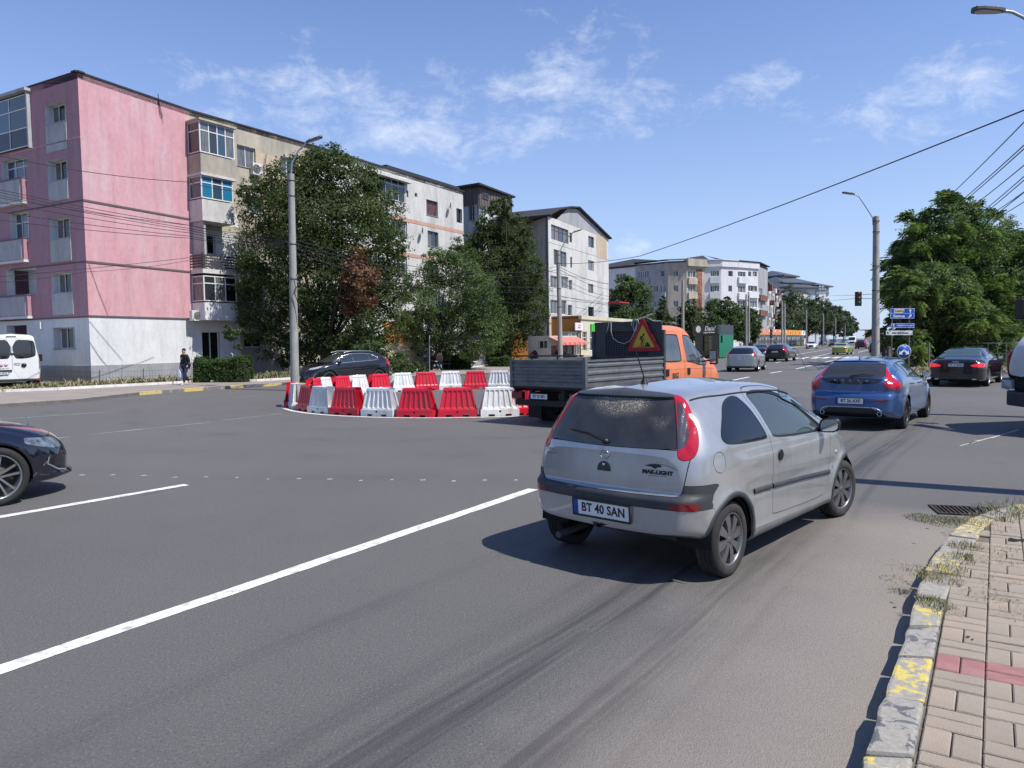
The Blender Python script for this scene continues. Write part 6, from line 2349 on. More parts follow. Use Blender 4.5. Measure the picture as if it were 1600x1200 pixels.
# -- buildings
class Facade:
 """a vertical plane over the line p0 -> p1 (left to right as seen); outward is to the viewer's side"""
 def __init__(s,p0,p1,z0=0.0,z1=16.0):
  s.p0=Vector((p0[0],p0[1]))
  s.p1=Vector((p1[0],p1[1]))
  s.d=(s.p1-s.p0).normalized()
  s.n=Vector((s.d.y,-s.d.x))
  s.L=(s.p1-s.p0).length
  s.z0,s.z1=z0,z1
 def uv(s,px,py,out=0.0):
  r=ray(px,py)
  o=s.p0+s.n*out
  den=r[0]*s.n.x+r[1]*s.n.y
  t=(o.x*s.n.x+o.y*s.n.y)/den
  P=Vector((r[0]*t,r[1]*t))
  return(P-o).dot(s.d),r[2]*t+CAMH
 def rect(s,x0,y0,x1,y1,out=0.0):
  """photograph rectangle: left edge x0 from y0 (top) to y1 (bottom), right edge at x1"""
  u0,zt=s.uv(x0,y0,out)
  u0b,zb=s.uv(x0,y1,out)
  u1,_=s.uv(x1,(y0+y1)/2,out)
  return u0,zb,u1,zt
 def M(s,out=0.0):
  """matrix: x along, y up, z outward"""
  return frame(Vector((s.p0.x+s.n.x*out,s.p0.y+s.n.y*out,0)),(s.d.x,s.d.y,0),(0,0,1))
 def box(s,mb,u0,z0,u1,z1,o0,o1,mi=0):
  mb.box(u0,z0,o0,u1,z1,o1,mi,M=s.M())
  return mb
 def obj(s,name,u0,z0,u1,z1,o0,o1,m,parent,bevel=0):
  mb=MB()
  s.box(mb,u0,z0,u1,z1,o0,o1)
  return mb.build(name,m,parent,bevel=bevel)
def wall(name,f,u0,z0,u1,z1,holes,m,parent,depth=.28,mr=None,out=0.0):
 """wall sheet with real openings and their reveals"""
 us=sorted({u0,u1,*[min(max(h[0],u0),u1)for h in holes],*[min(max(h[2],u0),u1)for h in holes]})
 zs=sorted({z0,z1,*[min(max(h[1],z0),z1)for h in holes],*[min(max(h[3],z0),z1)for h in holes]})
 mb=MB()
 M_=f.M()
 for i in range(len(us)-1):
  for j in range(len(zs)-1):
   cu,cz=(us[i]+us[i+1])/2,(zs[j]+zs[j+1])/2
   if any(h[0]<cu<h[2]and h[1]<cz<h[3]for h in holes):
    continue
   mb.add([M_@Vector(p)for p in((us[i],zs[j],out),(us[i+1],zs[j],out),(us[i+1],zs[j+1],out),(us[i],zs[j+1],out))],[(0,1,2,3)],0)
 for h in holes:
  a,b,c,d=h[:4]
  q=[(a,b),(c,b),(c,d),(a,d)]
  for k in range(4):
   (x0,y0),(x1,y1)=q[k],q[(k+1)%4]
   mb.add([M_@Vector(p)for p in((x0,y0,out),(x0,y0,out-depth),(x1,y1,out-depth),(x1,y1,out))],[(0,1,2,3)],1 if mr else 0)
 return mb.build(name,[m,mr]if mr else m,parent,fix=False)
M_PVC=mat('window_white',(.66,.66,.65),rough=.5,grime=(.42,.41,.39),gscale=2,gamt=.3)
M_WOODF=mat('window_brown',(.14,.045,.035),rough=.6)
M_GREYF=mat('window_grey',(.12,.12,.12),rough=.6)
M_WG=[mat('window_glass',(.03,.036,.04),rough=.04,spec=.8,coat=.4),mat('window_glass_blue',(.035,.07,.10),rough=.05,spec=.8,coat=.4),mat('window_glass_curtain',(.21,.215,.21),rough=.25,spec=.6,coat=.3,color2=(.05,.055,.06),vscale=6,stretch=(3,3,.25)),mat('window_glass_red',(.18,.06,.05),rough=.3,spec=.5,color2=(.03,.03,.03),vscale=4),mat('window_glass_sky',(.02,.16,.28),rough=.2,spec=.6,coat=.3),mat('window_glass_dark',(.012,.013,.015),rough=.06,spec=.7)]
def window(f,r,parent,n=2,top=0.0,inset=.16,mf=None,glassm=0,fw=.055,tilt=False,sill=True,mull=None,glasses=None):
 """frame with n lights, an optional top row of height share `top`; r = (u0, z0, u1, z1)"""
 u0,z0,u1,z1=r
 mf=mf or M_PVC
 M_=f.M()
 mb=MB()
 o0,o1=-inset-.05,-inset
 mb.box(u0,z0,o0,u1,z0+fw,o1,M=M_)
 mb.box(u0,z1-fw,o0,u1,z1,o1,M=M_)
 mb.box(u0,z0+fw,o0,u0+fw,z1-fw,o1,M=M_)
 mb.box(u1-fw,z0+fw,o0,u1,z1-fw,o1,M=M_)
 zt=z1-fw
 if top:
  zt=z1-fw-(z1-z0-2*fw)*top
  mb.box(u0+fw,zt-fw/2,o0,u1-fw,zt+fw/2,o1,M=M_)
 cuts=mull or[k/n for k in range(1,n)]
 xs=[u0+fw]+[u0+fw+(u1-u0-2*fw)*c for c in cuts]+[u1-fw]
 for x in xs[1:-1]:
  mb.box(x-fw/2,z0+fw,o0+.004,x+fw/2,zt-(fw/2 if top else 0),o1+.004,M=M_)
  if top:
   mb.box(x-fw/2,zt+fw/2,o0+.004,x+fw/2,z1-fw,o1+.004,M=M_)
 w=mb.build('window',mf,parent,fix=False)
 for i in range(len(xs)-1):
  gm=M_WG[(glasses[i%len(glasses)]if glasses else glassm)]
  a=xs[i]+(fw/2 if i else 0)
  b=xs[i+1]-(fw/2 if i<len(xs)-2 else 0)
  g_=MB()
  g_.add([M_@Vector(p)for p in((a,z0+fw,-inset-.025),(b,z0+fw,-inset-.025),(b,zt-(fw/2 if top else 0),-inset-.025),(a,zt-(fw/2 if top else 0),-inset-.025))],[(0,1,2,3)])
  if top:
   g_.add([M_@Vector(p)for p in((a,zt+fw/2,-inset-.025),(b,zt+fw/2,-inset-.025),(b,z1-fw,-inset-.025),(a,z1-fw,-inset-.025))],[(0,1,2,3)])
  g_.build('pane',gm,w,fix=False)
 if sill:
  s_=MB()
  s_.box(u0-.04,z0-.035,-inset,u1+.04,z0-.002,.05,M=M_)
  s_.build('sill',M_GREYF if not sill is True else mat('sill_metal',(.32,.32,.32),rough=.6),w)
 return w
def aircon(f,u,z,parent,out=.0,w=.85,h=.6):
 M_=f.M(out)
 mb=MB()
 mb.box(u,z,.06,u+w,z+h,.36,M=M_)
 b=mb.build('air_conditioner',mat('aircon_white',(.62,.62,.60),rough=.5,grime=(.40,.38,.34),gscale=3,gamt=.4),parent,bevel=.02)
 g_=MB()
 c=M_@Matrix.Translation((u+w*.38,z+h/2,.362))
 g_.lathe([(.001,.0),(h*.40,.0)],20,M=c)
 g_.build('fan_opening',mat('fan_dark',(.05,.05,.05),rough=.6),b,fix=False)
 g2=MB()
 for rr_ in(.12,.22,.32,.40):
  g2.tube([(c@Vector((cos(a)*h*rr_,sin(a)*h*rr_,.008)))for a in np.linspace(0,2*pi,17)],.006,4,cap=False)
 g2.build('fan_guard',M_PVC,b)
 return b
def plaster(name,c,g=(.25,.235,.21),gs=.55,ga=.7,var=.12,c2=None):
 m=mat(name,c,rough=.92,color2=c2 or tuple(x*(1-var)for x in c),vscale=.7,grime=g,gscale=gs,gamt=ga,bump=.3,bscale=9)
 N,L,b=nodes_of(m)
 tc=N.new('ShaderNodeTexCoord')
 col=b.inputs['Base Color'].links[0].from_socket
 for(sc_,st_,lo,hi,k)in((2.0,(1,1,.10),.50,.80,.24),(5.0,(1,1,.7),.45,.75,.16)):
  mp=N.new('ShaderNodeMapping')
  mp.inputs['Scale'].default_value=st_
  mp.inputs['Location'].default_value=(k*9,3,1)
  n=N.new('ShaderNodeTexNoise')
  n.inputs['Scale'].default_value=sc_
  n.inputs['Detail'].default_value=8
  n.inputs['Roughness'].default_value=.7
  L.new(tc.outputs['Object'],mp.inputs[0])
  L.new(mp.outputs[0],n.inputs['Vector'])
  r=N.new('ShaderNodeMapRange')
  r.inputs['From Min'].default_value=lo
  r.inputs['From Max'].default_value=hi
  r.inputs['To Max'].default_value=k*1.6
  L.new(n.outputs['Fac'],r.inputs[0])
  mx=N.new('ShaderNodeMix')
  mx.data_type='RGBA'
  mx.blend_type='MULTIPLY'
  L.new(r.outputs[0],mx.inputs['Factor'])
  L.new(col,mx.inputs['A'])
  mx.inputs['B'].default_value=(.42,.41,.40,1)
  col=mx.outputs['Result']
 L.new(col,b.inputs['Base Color'])
 return m
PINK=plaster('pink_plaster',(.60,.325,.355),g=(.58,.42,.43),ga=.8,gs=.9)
PINKF=plaster('pink_plaster_shade_tone',(.43,.235,.275),g=(.36,.26,.29),ga=.9,gs=.8)  # darker copy of the pink: the left front's shade is in the colour
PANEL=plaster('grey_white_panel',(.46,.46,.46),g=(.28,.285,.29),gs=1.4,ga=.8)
WHITE=plaster('white_plaster',(.68,.69,.69),g=(.58,.59,.59),ga=.5,gs=1.2)
PLINTH=plaster('plinth_grey',(.30,.31,.33),g=(.40,.39,.37),gs=1.5,ga=.7)
BEIGE=plaster('beige_plaster',(.50,.44,.34),g=(.20,.19,.165),gs=.45,ga=.95,c2=(.38,.34,.28))
BEIGE2=plaster('sandy_plaster',(.52,.42,.30),g=(.34,.29,.22),ga=.6)
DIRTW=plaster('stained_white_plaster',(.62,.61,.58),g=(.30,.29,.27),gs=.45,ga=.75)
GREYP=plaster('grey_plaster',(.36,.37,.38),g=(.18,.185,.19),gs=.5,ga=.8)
SALM=plaster('salmon_stripe',(.55,.32,.24),g=(.48,.40,.36),ga=.7)
ORNG=plaster('orange_plaster',(.52,.22,.05),g=(.38,.18,.06),ga=.5)
M_ROOF=mat('roof_felt',(.035,.035,.04),rough=.8,var=.3)
M_BAND=mat('joint_band',(.13,.10,.10),rough=.9)
M_DWOOD=mat('weathered_planks',(.085,.068,.060),rough=.9,color2=(.16,.135,.125),vscale=3,stretch=(4,4,.3))
# ---- the pink block end
A=Vector((-21.95,38.25))
Bp=Vector((-19.06,44.44))
ZT=16.0
fr_=Facade(A,Bp)
left_dir=Vector((-6.44,3.5)).normalized()
Lp=A+left_dir*13
fl=Facade(Lp,A)
pink=thing('apartment_block','pink rendered end of the four-storey flats above a white ground floor','building')
zw=3.62
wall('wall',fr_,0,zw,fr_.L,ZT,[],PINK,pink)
wall('wall',fr_,0,1.02,fr_.L,zw,[],WHITE,pink)
mb=MB()
fr_.box(mb,-.03,.1,fr_.L,1.02,-.2,.05)
mb.build('plinth',PLINTH,pink)
wl=[(75,163,103,195),(79,251,105,284),(82,341,110,374),(85,427,113,458),(88,512,117,545)]
loggia=[(2,252,43,291),(15,334,46,381)]
openl=(9,421,57,462)
gw=(10,509,42,530)
holes=[fl.rect(*r)for r in wl]
holes=[(a-.30,b,c,d)for a,b,c,d in holes]
lh=[fl.rect(*r)for r in loggia]
oh=fl.rect(*openl)
gh=fl.rect(*gw)
uend=fl.uv(50,300)[0]
hp=[h for h in holes[:4]]
low=zw-.05
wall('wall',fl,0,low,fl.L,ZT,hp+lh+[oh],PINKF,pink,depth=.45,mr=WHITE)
wall('wall',fl,0,1.02,fl.L,low,[holes[4],gh],WHITE,pink,depth=.45,mr=WHITE)
mb=MB()
fl.box(mb,0,.1,fl.L+.05,1.02,-.2,.05)
mb.build('plinth',PLINTH,pink)
for i,h in enumerate(holes):
 w_=window(fl,(h[0],h[1],h[2],h[3]),pink,n=3,inset=.40,mull=[.30,.62],glasses=[2,5,0],fw=.05,sill='dark' if i==4 else True)
for i,(xa,ya,xb,yb)in enumerate([(68,197,103,241),(71,285,106,317),(75,376,112,411),(78,461,115,493)]):
 u0,z0,u1,z1=fl.rect(xa,ya,xb,yb)
 fl.obj('panel',holes[i][0],z0,holes[i][2],holes[i][1]-.04,.002,.03,PANEL,pink)
for r,n_ in zip(lh,(2,2)):
 window(fl,r,pink,n=3,top=.3,inset=.30,glasses=[1,0,2])
bk_=MB()
a_,b_,c_,d_=oh
fl.box(bk_,a_,b_,c_,d_,-1.25,-1.2)
bk_.build('loggia_back',WHITE,pink)
for q in((a_,b_,c_,b_),(a_,d_,c_,d_)):
 s_=MB()
 fl.box(s_,q[0],q[1]-.02,q[2],q[3]+.02,-1.2,-.46)
 s_.build('loggia_slab',WHITE,pink)
u0,z0,u1,z1=fl.rect(34,425,56,432)
lt=MB()
fl.box(lt,u0,z0+.05,u1,z0+.12,-.9,-.8)
lt.build('tube_lamp',mat('tube_lit',(.8,.8,.8),emit=(1,1,.95),estr=1.6),pink)
for(xa,ya,xb,yb,mm)in((-8,289,42,324,PANEL),(-6,380,44,412,PANEL),(-6,466,50,497,PANEL)):
 u0,z0,u1,z1=fl.rect(xa,ya,xb,yb)
 u0=0.0
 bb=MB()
 fl.box(bb,u0,z0,u1,z1,.0,.22)
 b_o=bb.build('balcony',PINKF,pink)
 fl.obj('panel',u0+.2,z0+.06,u1-.22,z1-.05,.222,.24,mm,b_o)
 fl.obj('slab',u0-.03,z0-.13,u1+.04,z0-.002,.0,.27,WHITE,b_o)
 fl.obj('coping',u0-.02,z1+.002,u1+.03,z1+.05,-.0,.25,M_GREYF,b_o)
u0,z0,u1,z1=fl.rect(-10,158,42,241,.2)
bb=MB()
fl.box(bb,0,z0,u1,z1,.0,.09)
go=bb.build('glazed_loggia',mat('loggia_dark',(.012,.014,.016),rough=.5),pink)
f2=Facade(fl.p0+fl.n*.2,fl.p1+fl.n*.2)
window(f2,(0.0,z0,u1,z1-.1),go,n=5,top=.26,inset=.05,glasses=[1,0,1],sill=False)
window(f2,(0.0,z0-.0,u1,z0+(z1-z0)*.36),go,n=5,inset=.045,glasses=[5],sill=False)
fl.obj('loggia_side',u1+.002,z0-.1,u1+.12,z1,.0,.22,PANEL,go)
fl.obj('loggia_roof',-.1,z1+.002,u1+.22,z1+.16,-.0,.36,PANEL,go)
for zz in(6.42,9.56,12.75):
 if zz<12:
  fr_.obj('string_course',-.02,zz-.05,fr_.L+.01,zz+.05,.002,.035,M_BAND,pink)
 fl.obj('string_course',6.5 if zz>12 else 6,zz-.035,fl.L+.02,zz+.035,.002,.03,M_BAND if zz<12 else PINK,pink)
fr_.obj('string_course',-.03,zw-.03,fr_.L+.02,zw+.03,.002,.06,M_BAND,pink)
fl.obj('string_course',0,low-.03,fl.L+.03,low+.03,.002,.06,M_BAND,pink)
fr_.obj('roof_edge',-.15,ZT+.002,fr_.L,ZT+.08,-.3,.05,M_ROOF,pink)
fl.obj('roof_edge',0,ZT+.002,fl.L+.15,ZT+.08,-.3,.05,M_ROOF,pink)
rf=MB()
rf.prism([Lp,A,Bp,Bp+(Lp-A)],ZT-.3,ZT-.02)
rf.build('roof',M_ROOF,pink)
for(pa,pb)in((Bp+(Lp-A),Lp),):
 fb=Facade(pa,pb)
 wall('wall',fb,0,.1,fb.L,ZT,[],PINK,pink)
cb=MB()
u,z=fr_.uv(246,152)
M_=fr_.M(.04)
cb.tube([M_@Vector((u+dx,z+dz,.02))for dx,dz in((0,.2),(.03,-.2),(.12,-.6),(.22,-.95),(.20,-1.1),(.08,-.9),(.02,-.3),(.0,.1))],.018,5)
cb.tube([M_@Vector((u+.2,z-1.0,.02)),M_@Vector((u+.27,z-1.4,.02))],.01,4)
cb.build('loose_cable',M_BLACK,pink)
for(xa,ya,xb,yb)in((138,412,168,492),(138,532,172,578)):
 u0,zt_=fr_.uv(xa,ya)
 u1,zb_=fr_.uv(xb,yb)
 cb=MB()
 cb.tube([M_@Vector((u0,zt_,0)),M_@Vector(((u0+u1)/2,(zt_+zb_)/2-.1,0)),M_@Vector((u1,zb_,0))],.012,4)
 cb.build('wall_cable',M_GREYF,pink)
fl.obj('meter_box',*[fl.rect(62,503,66,514)[k]for k in(0,1,2,3)],.0,.12,WHITE,pink)
# ---- beige block behind it
C1=Vector((-13.85,52.6))
fb_=Facade(Bp,C1)
beige=thing('apartment_block','weathered beige flats with stacked glazed balconies beside the pink wall','building')
WB=[(370,225,399,258,2),(438,243,460,272,1),(384,305,412,330,0),(381,443,410,472,5),(381,520,410,543,5),(440,330,462,360,0),(440,440,462,470,5),(440,520,462,545,5)]
hb_=[fb_.rect(*w[:4])for w in WB]
u0,z0,u1,z1=fb_.rect(301,363,336,394)
doorh=fb_.rect(315,518,343,560)
doorh=(doorh[0],.35,doorh[2],doorh[3])
wall('wall',fb_,0,.1,fb_.L,ZT,hb_+[(u0,z0,u1,z1),doorh],BEIGE,beige,depth=.25,mr=BEIGE)
for w_,h in zip(WB,hb_):
 window(fb_,h,beige,n=2,inset=.14,glasses=[2,w_[4]]if w_[4]!=5 else[5])
window(fb_,(u0,z0,u1,z1),beige,n=3,inset=.1,glasses=[5,2,5])
window(fb_,doorh,beige,n=2,inset=.1,glasses=[5],sill=False)
for(xa,ya,xb,yb,mm,oo)in((399,236,437,330,BEIGE2,.012),(345,330,372,352,WHITE,.010),(296,500,375,560,WHITE,.014),(462,236,487,300,BEIGE2,.012),(300,355,372,420,DIRTW,.010)):
 a_,b_,c_,d_=fb_.rect(xa,ya,xb,yb)
 hs=[]
 for h in hb_+[(u0,z0,u1,z1),doorh]:
  hs.append(h)
 wall('render_patch',fb_,max(a_,0),max(b_,.12),min(c_,fb_.L),d_,[h for h in hs if h[0]<c_ and h[2]>a_ and h[1]<d_ and h[3]>b_],mm,beige,depth=0.0,out=oo)
OUTB=1.25
def bay(f,xl,xm,xr,ygt,ygb,ypt,ypb,parent,n=4,mp=None,glz=(2,0,1),top=.28,out=OUTB,roof=True,mwin=None):
 """glazed balcony: side from xl to xm, front from xm to xr; glass rows given at the front's left edge"""
 ua=f.uv(xl,(ygt+ygb)/2,0)[0]if xl is not None else None
 fo=Facade(f.p0+f.n*out,f.p1+f.n*out)
 um,zgt=fo.uv(xm,ygt)
 _,zgb=fo.uv(xm,ygb)
 _,zpt=fo.uv(xm,ypt)
 _,zpb=fo.uv(xm,ypb)
 ur,_=fo.uv(xr,(ygt+ygb)/2)
 mp=mp or BEIGE
 b=MB()
 f.box(b,um,zpb,ur,zpt,0.002,out)
 bo=b.build('balcony',mp,parent)
 window(fo,(um,zgb,ur,zgt),bo,n=n,top=top,inset=.03,glasses=list(glz),sill=False,fw=.06,mf=mwin)
 fs=Facade(f.p0+f.d*um,f.p0+f.d*um+f.n*out)
 window(fs,(.05,zgb,out-.04,zgt),bo,n=1,top=top,inset=.03,glasses=[glz[1]],sill=False,fw=.06,mf=mwin)
 dk=MB()
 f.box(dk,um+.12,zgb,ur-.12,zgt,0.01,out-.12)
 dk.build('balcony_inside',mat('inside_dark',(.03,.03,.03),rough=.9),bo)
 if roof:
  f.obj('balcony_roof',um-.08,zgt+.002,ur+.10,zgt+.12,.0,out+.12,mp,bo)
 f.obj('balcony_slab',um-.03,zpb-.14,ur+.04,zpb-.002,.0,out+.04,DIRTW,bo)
 return bo
bay(fb_,298,311,366,187,236,238,268,beige,mp=BEIGE)
bay(fb_,299,314,364,273,308,310,340,beige,n=3,mp=DIRTW,glz=(4,1,4),roof=True)
bay(fb_,303,318,370,430,470,472,496,beige,n=3,mp=WHITE,glz=(0,2,5),roof=False)
fo=Facade(fb_.p0+fb_.n*OUTB,fb_.p1+fb_.n*OUTB)
um,zt_=fo.uv(316,396)
_,zb_=fo.uv(316,418)
ur,_=fo.uv(373,405)
ba=MB()
fb_.box(ba,um,zb_-.30,ur,zb_-.05,.0,OUTB)
bo=ba.build('balcony',DIRTW,beige)
for k in range(5):
 zz=zb_+(zt_-zb_)*(k+.3)/5
 s_=MB()
 fb_.box(s_,um,zz,ur,zz+.09,OUTB-.04,OUTB-.01)
 s_.build('railing_slat',mat('slat_brown',(.06,.045,.05),rough=.6),bo)
 s_=MB()
 fb_.box(s_,um,zz,um+.03,zz+.09,.02,OUTB-.045)
 s_.build('railing_slat',mat('slat_brown',(.06,.045,.05),rough=.6),bo)
for uu in(um+.02,(um+ur)/2,ur-.04):
 s_=MB()
 fb_.box(s_,uu,zb_-.05,uu+.04,zt_+.08,OUTB-.075,OUTB-.041)
 s_.build('railing_post',M_BLACK,bo)
fb_.obj('side_wall',-.0,6.3,.14,9.5,.002,OUTB*.9,PANEL,beige)
fb_.obj('roof_edge',0,ZT+.002,fb_.L,ZT+.08,-.3,.05,M_ROOF,beige)
aircon(fb_,fb_.uv(390,270)[0],fb_.uv(390,273)[1],beige,w=.75,h=.75)
aircon(fb_,fb_.uv(301,495)[0]-.5,fb_.uv(301,502)[1],beige,out=.35,w=.9,h=.62)
for xa,xb in((306,327),(361,382)):
 rl=MB()
 p0,p1=D(xa,552,42.6),D(xb,565,40.6)
 rl.tube([p0,p1,Vector((p1.x,p1.y,.2))],.025,5)
 rl.tube([p0-Vector((0,0,.45)),p1-Vector((0,0,.45))],.02,5)
 for t in(.1,.5,.95):
  q=p0.lerp(p1,t)
  rl.tube([q,Vector((q.x,q.y,.15))],.02,5)
 rl.build('stair_railing',M_PVC,beige)
stp=MB()
for k in range(4):
 fb_.box(stp,doorh[0]-.3,.12+.0*k,doorh[2]+.3,.40-.07*k,.0+.3*k+.003*k,.3+.3*k)
tag(stp.build('steps',M_CONC,beige),kind='stuff')
ant=MB()
u,z=fb_.uv(404,268)
M2=fb_.M(.2)
ant.tube([M2@Vector((u,z,0)),M2@Vector((u+.4,z+.5,0)),M2@Vector((u+.5,z+1.2,0))],.03,5)
ant.build('drain_pipe',M_BAND,beige)
# ---- white block further on
C2=Vector((-4.3,69.0))
fw_=Facade(C1,C2)
whiteb=thing('apartment_block','stained white flats with a salmon stripe, rising behind the big dark tree','building')
WW=[(581,268,633,304,5,[0,5,0,5,0]),(612,335,636,366,3,[2,5]),(666,311,684,335,2,[3,3]),(668,360,685,384,2,[2,0]),(713,325,722,347,1,[5]),(648,301,652,307,1,[5]),(635,297,638,308,1,[5]),(613,268+130,636,430,3,[0]),(668,412,685,436,2,[0]),(548,330,580,362,4,[0]),(545,400,580,430,4,[0])]
hw_=[fw_.rect(*w[:4])for w in WW]
hw_[1:1]=[]
wall('wall',fw_,0,.1,fw_.L,ZT,hw_,DIRTW,whiteb,depth=.25)
for w_,h in zip(WW,hw_):
 window(fw_,h,whiteb,n=w_[4],inset=.06 if w_[4]>3 else.16,top=.28 if w_[4]>2 else 0,glasses=w_[5],mf=M_GREYF if w_[0]in(666,668,713,648,635)else M_PVC,sill=w_[4]>1)
for(za,zb__)in((fw_.uv(640,342)[1],.30),(fw_.uv(640,396)[1],.30)):
 fw_.obj('stripe',0,za-zb__,fw_.L,za,.002,.02,SALM,whiteb)
fw_.obj('roof_edge',-.2,ZT+.002,fw_.L+.2,ZT+.09,-.3,.07,M_ROOF,whiteb)
f3=Facade(C2,C2+Vector((-6.2,3.5)))
wall('wall',f3,0,.1,f3.L,ZT,[],DIRTW,whiteb)
u,z=fw_.uv(640,405)
fw_.obj('canopy',*fw_.rect(560,262,636,266),.0,.5,DIRTW,whiteb)
sd=MB()
u,z=fw_.uv(697,327)
for(px_,py_)in((698,322),(654,361)):
 u,z=fw_.uv(px_,py_)
 c=fw_.M(.35)@Matrix.Translation((u,z,0))@Matrix.Rotation(.6,4,'Y')
 sd.lathe([(.001,.0),(.18,.03),(.32,.10),(.34,.11)],14,M=c)
 sd.tube([fw_.M(.0)@Vector((u,z-.2,0)),fw_.M(.0)@Vector((u,z-.2,.3)),fw_.M(.3)@Vector((u,z,0))],.02,4)
tag(sd.build('satellite_dishes',M_GREYF,whiteb),kind='stuff')
rf=MB()
bkv=Vector((-6.5,3.6))
rf.prism([Bp,C1,C1+bkv,Bp+bkv],ZT-.3,ZT-.02)
rf.build('roof',M_ROOF,beige)
rf=MB()
rf.prism([C1,C2,C2+bkv,C1+bkv],ZT-.3,ZT-.02)
rf.prism([C1.lerp(C2,.45)+bkv*.05,C2+bkv*.05,C2+bkv*.9,C1.lerp(C2,.45)+bkv*.9],ZT+.0,ZT+.45)
rf.build('roof',M_ROOF,whiteb)
# ---- set-back tower with a plank hut on top
tw=thing('apartment_block','flats topped with a dark plank hut behind the tall dark tree','building')
T0=C2+Vector((.9,.3))
fT=Facade((-2.9,71.2),(1.0,78.0))
fTs=Facade((-6.8,73.3),(-2.9,71.2))
u0,z0,u1,z1=fT.rect(745,318,757,345)
wall('wall',fT,0,.1,fT.L,15.2,[fT.rect(745,320,758,345),fT.rect(745,370,758,392)],DIRTW,tw)
wall('wall',fTs,0,.1,fTs.L,15.2,[fTs.rect(731,322,743,345)],DIRTW,tw)
window(fT,fT.rect(745,320,758,345),tw,n=2,glasses=[0,2])
window(fT,fT.rect(745,370,758,392),tw,n=2,glasses=[0])
window(fTs,fTs.rect(731,322,743,345),tw,n=2,glasses=[2,0])
zh0,zh1=15.2,fTs.uv(744,292)[1]
hut=MB()
for f_,n_ in((fT,22),(fTs,12)):
 Lh=f_.L*(.80 if f_ is fT else 1.0)
 for k in range(n_):
  a=Lh*k/n_
  b=Lh*(k+1)/n_-.02
  f_.box(hut,a,zh0,b,zh1,-.03,.06+.03*(k%2))
tag(hut.build('plank_walls',M_DWOOD,tw),kind='stuff')
window(Facade(fT.p0+fT.n*.25,fT.p1+fT.n*.25),fT.rect(755,300,765,309,.25),tw,n=2,inset=.1,glasses=[5],mf=M_DWOOD,sill=False)
rf=MB()
q0,q1,q2=fTs.p0,fT.p0,fT.p0+fT.d*fT.L*.82
ctr=(q0+q2)/2
rf.prism([q0+(q0-ctr)*.12,q1+(q1-ctr)*.25,q2+(q2-ctr)*.10,q0+(q2-q1)+Vector((-.6,.8))],zh1+.002,zh1+.18)
rf.build('hut_roof',M_ROOF,tw)
# ---- grey and white block with an attic gable (right of the dark tree)
D0,D1,D2=Vector((1.6,69.8)),Vector((3.95,67.6)),Vector((12.2,88.0))
H4=14.3
gb=thing('apartment_block','grey-sided white flats with an attic gable above the cream shop','building')
P1=D(859,560,70.0)
P0=D(820,560,75.0)
P2=D(952,560,86.0)
fG=Facade(P1.xy,P2.xy)
fGs=Facade(P0.xy-(P1.xy-P0.xy)*.6,P1.xy)
ztop=fG.uv(875,345)[1]
WG_=[(861,350,888,373,4,[2,2,0],M_WOODF),(890,363,894,378,1,[5],M_GREYF),(919,368,928,385,2,[2,0],M_GREYF),(865,389,885,413,4,[0,2],M_GREYF),(891,401,894,418,1,[5],M_GREYF),(919,406,928,422,1,[2],M_PVC),(860,430,871,449,2,[0,2],M_PVC),(877,431,888,450,2,[0,2],M_PVC),(889,437,894,453,1,[0],M_PVC),(919,443,927,457,1,[2],M_GREYF),(860,468,871,490,2,[0,2],M_PVC),(877,469,885,491,1,[0],M_PVC),(887,476,894,493,1,[5],M_PVC),(919,479,928,495,1,[5],M_GREYF)]
hg=[fG.rect(*w[:4])for w in WG_]
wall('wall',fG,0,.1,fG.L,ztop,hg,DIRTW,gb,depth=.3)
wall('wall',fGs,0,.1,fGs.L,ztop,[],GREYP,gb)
for w_,h in zip(WG_,hg):
 window(fG,h,gb,n=w_[4],inset=.12,glasses=w_[5],mf=w_[6],sill=False,top=.3 if w_[4]>2 else 0)
fG.obj('render_patch',*fG.rect(932,366,948,402),.003,.012,BEIGE2,gb)
fGs.obj('drain_pipe',fGs.L-.35,.3,fGs.L-.25,ztop,.002,.12,M_GREYF,gb)
for yy in(380,425,462):
 zz=fG.uv(862,yy)[1]
 fG.obj('panel_joint',0,zz,fG.L,zz+.03,.002,.008,M_BAND,gb)
at=MB()
zr=fG.uv(901,328)[1]
g0,g1=fG.uv(882,350)[0],fG.uv(951,372)[0]
gm_,_=fG.uv(902,340)
Mg_=fG.M(-.02)
at.add([Mg_@Vector(p)for p in((g0-2,ztop+.02,0),(fG.L,ztop+.02,0),(gm_,ztop+1.9,0),(gm_-2.6,ztop+1.55,0))],[(0,1,2,3)])
at.build('attic_gable',GREYP,gb)
at=MB()
pts=[(-.3,ztop+.0),(g0-1.8,ztop+.95),(gm_-2.6,ztop+1.62),(gm_,ztop+2.0),(fG.L+.4,ztop+.02)]
for(a0,b0),(a1,b1)in zip(pts,pts[1:]):
 at.add([Mg_@Vector(p)for p in((a0,b0,.35),(a1,b1,.35),(a1,b1,-9),(a0,b0,-9),(a0,b0+.12,.35),(a1,b1+.12,.35),(a1,b1+.12,-9),(a0,b0+.12,-9))],[(0,1,2,3),(4,5,6,7),(0,1,5,4),(3,0,4,7)])
at.build('roof',M_ROOF,gb)
fGs.obj('roof_edge',0,ztop+.002,fGs.L,ztop+.12,-.4,.2,M_ROOF,gb)
fend=Facade(P2.xy,P2.xy+Vector((-6,3.2)))
wall('wall',fend,0,.1,fend.L,ztop,[],DIRTW,gb)
aw=MB()
fG.box(aw,fG.L-.3,fG.uv(950,473)[1],fG.L+3.6,fG.uv(950,473)[1]+.12,-.2,1.4)
aw.build('red_awning',mat('awning_red',(.42,.03,.05),rough=.7),gb)
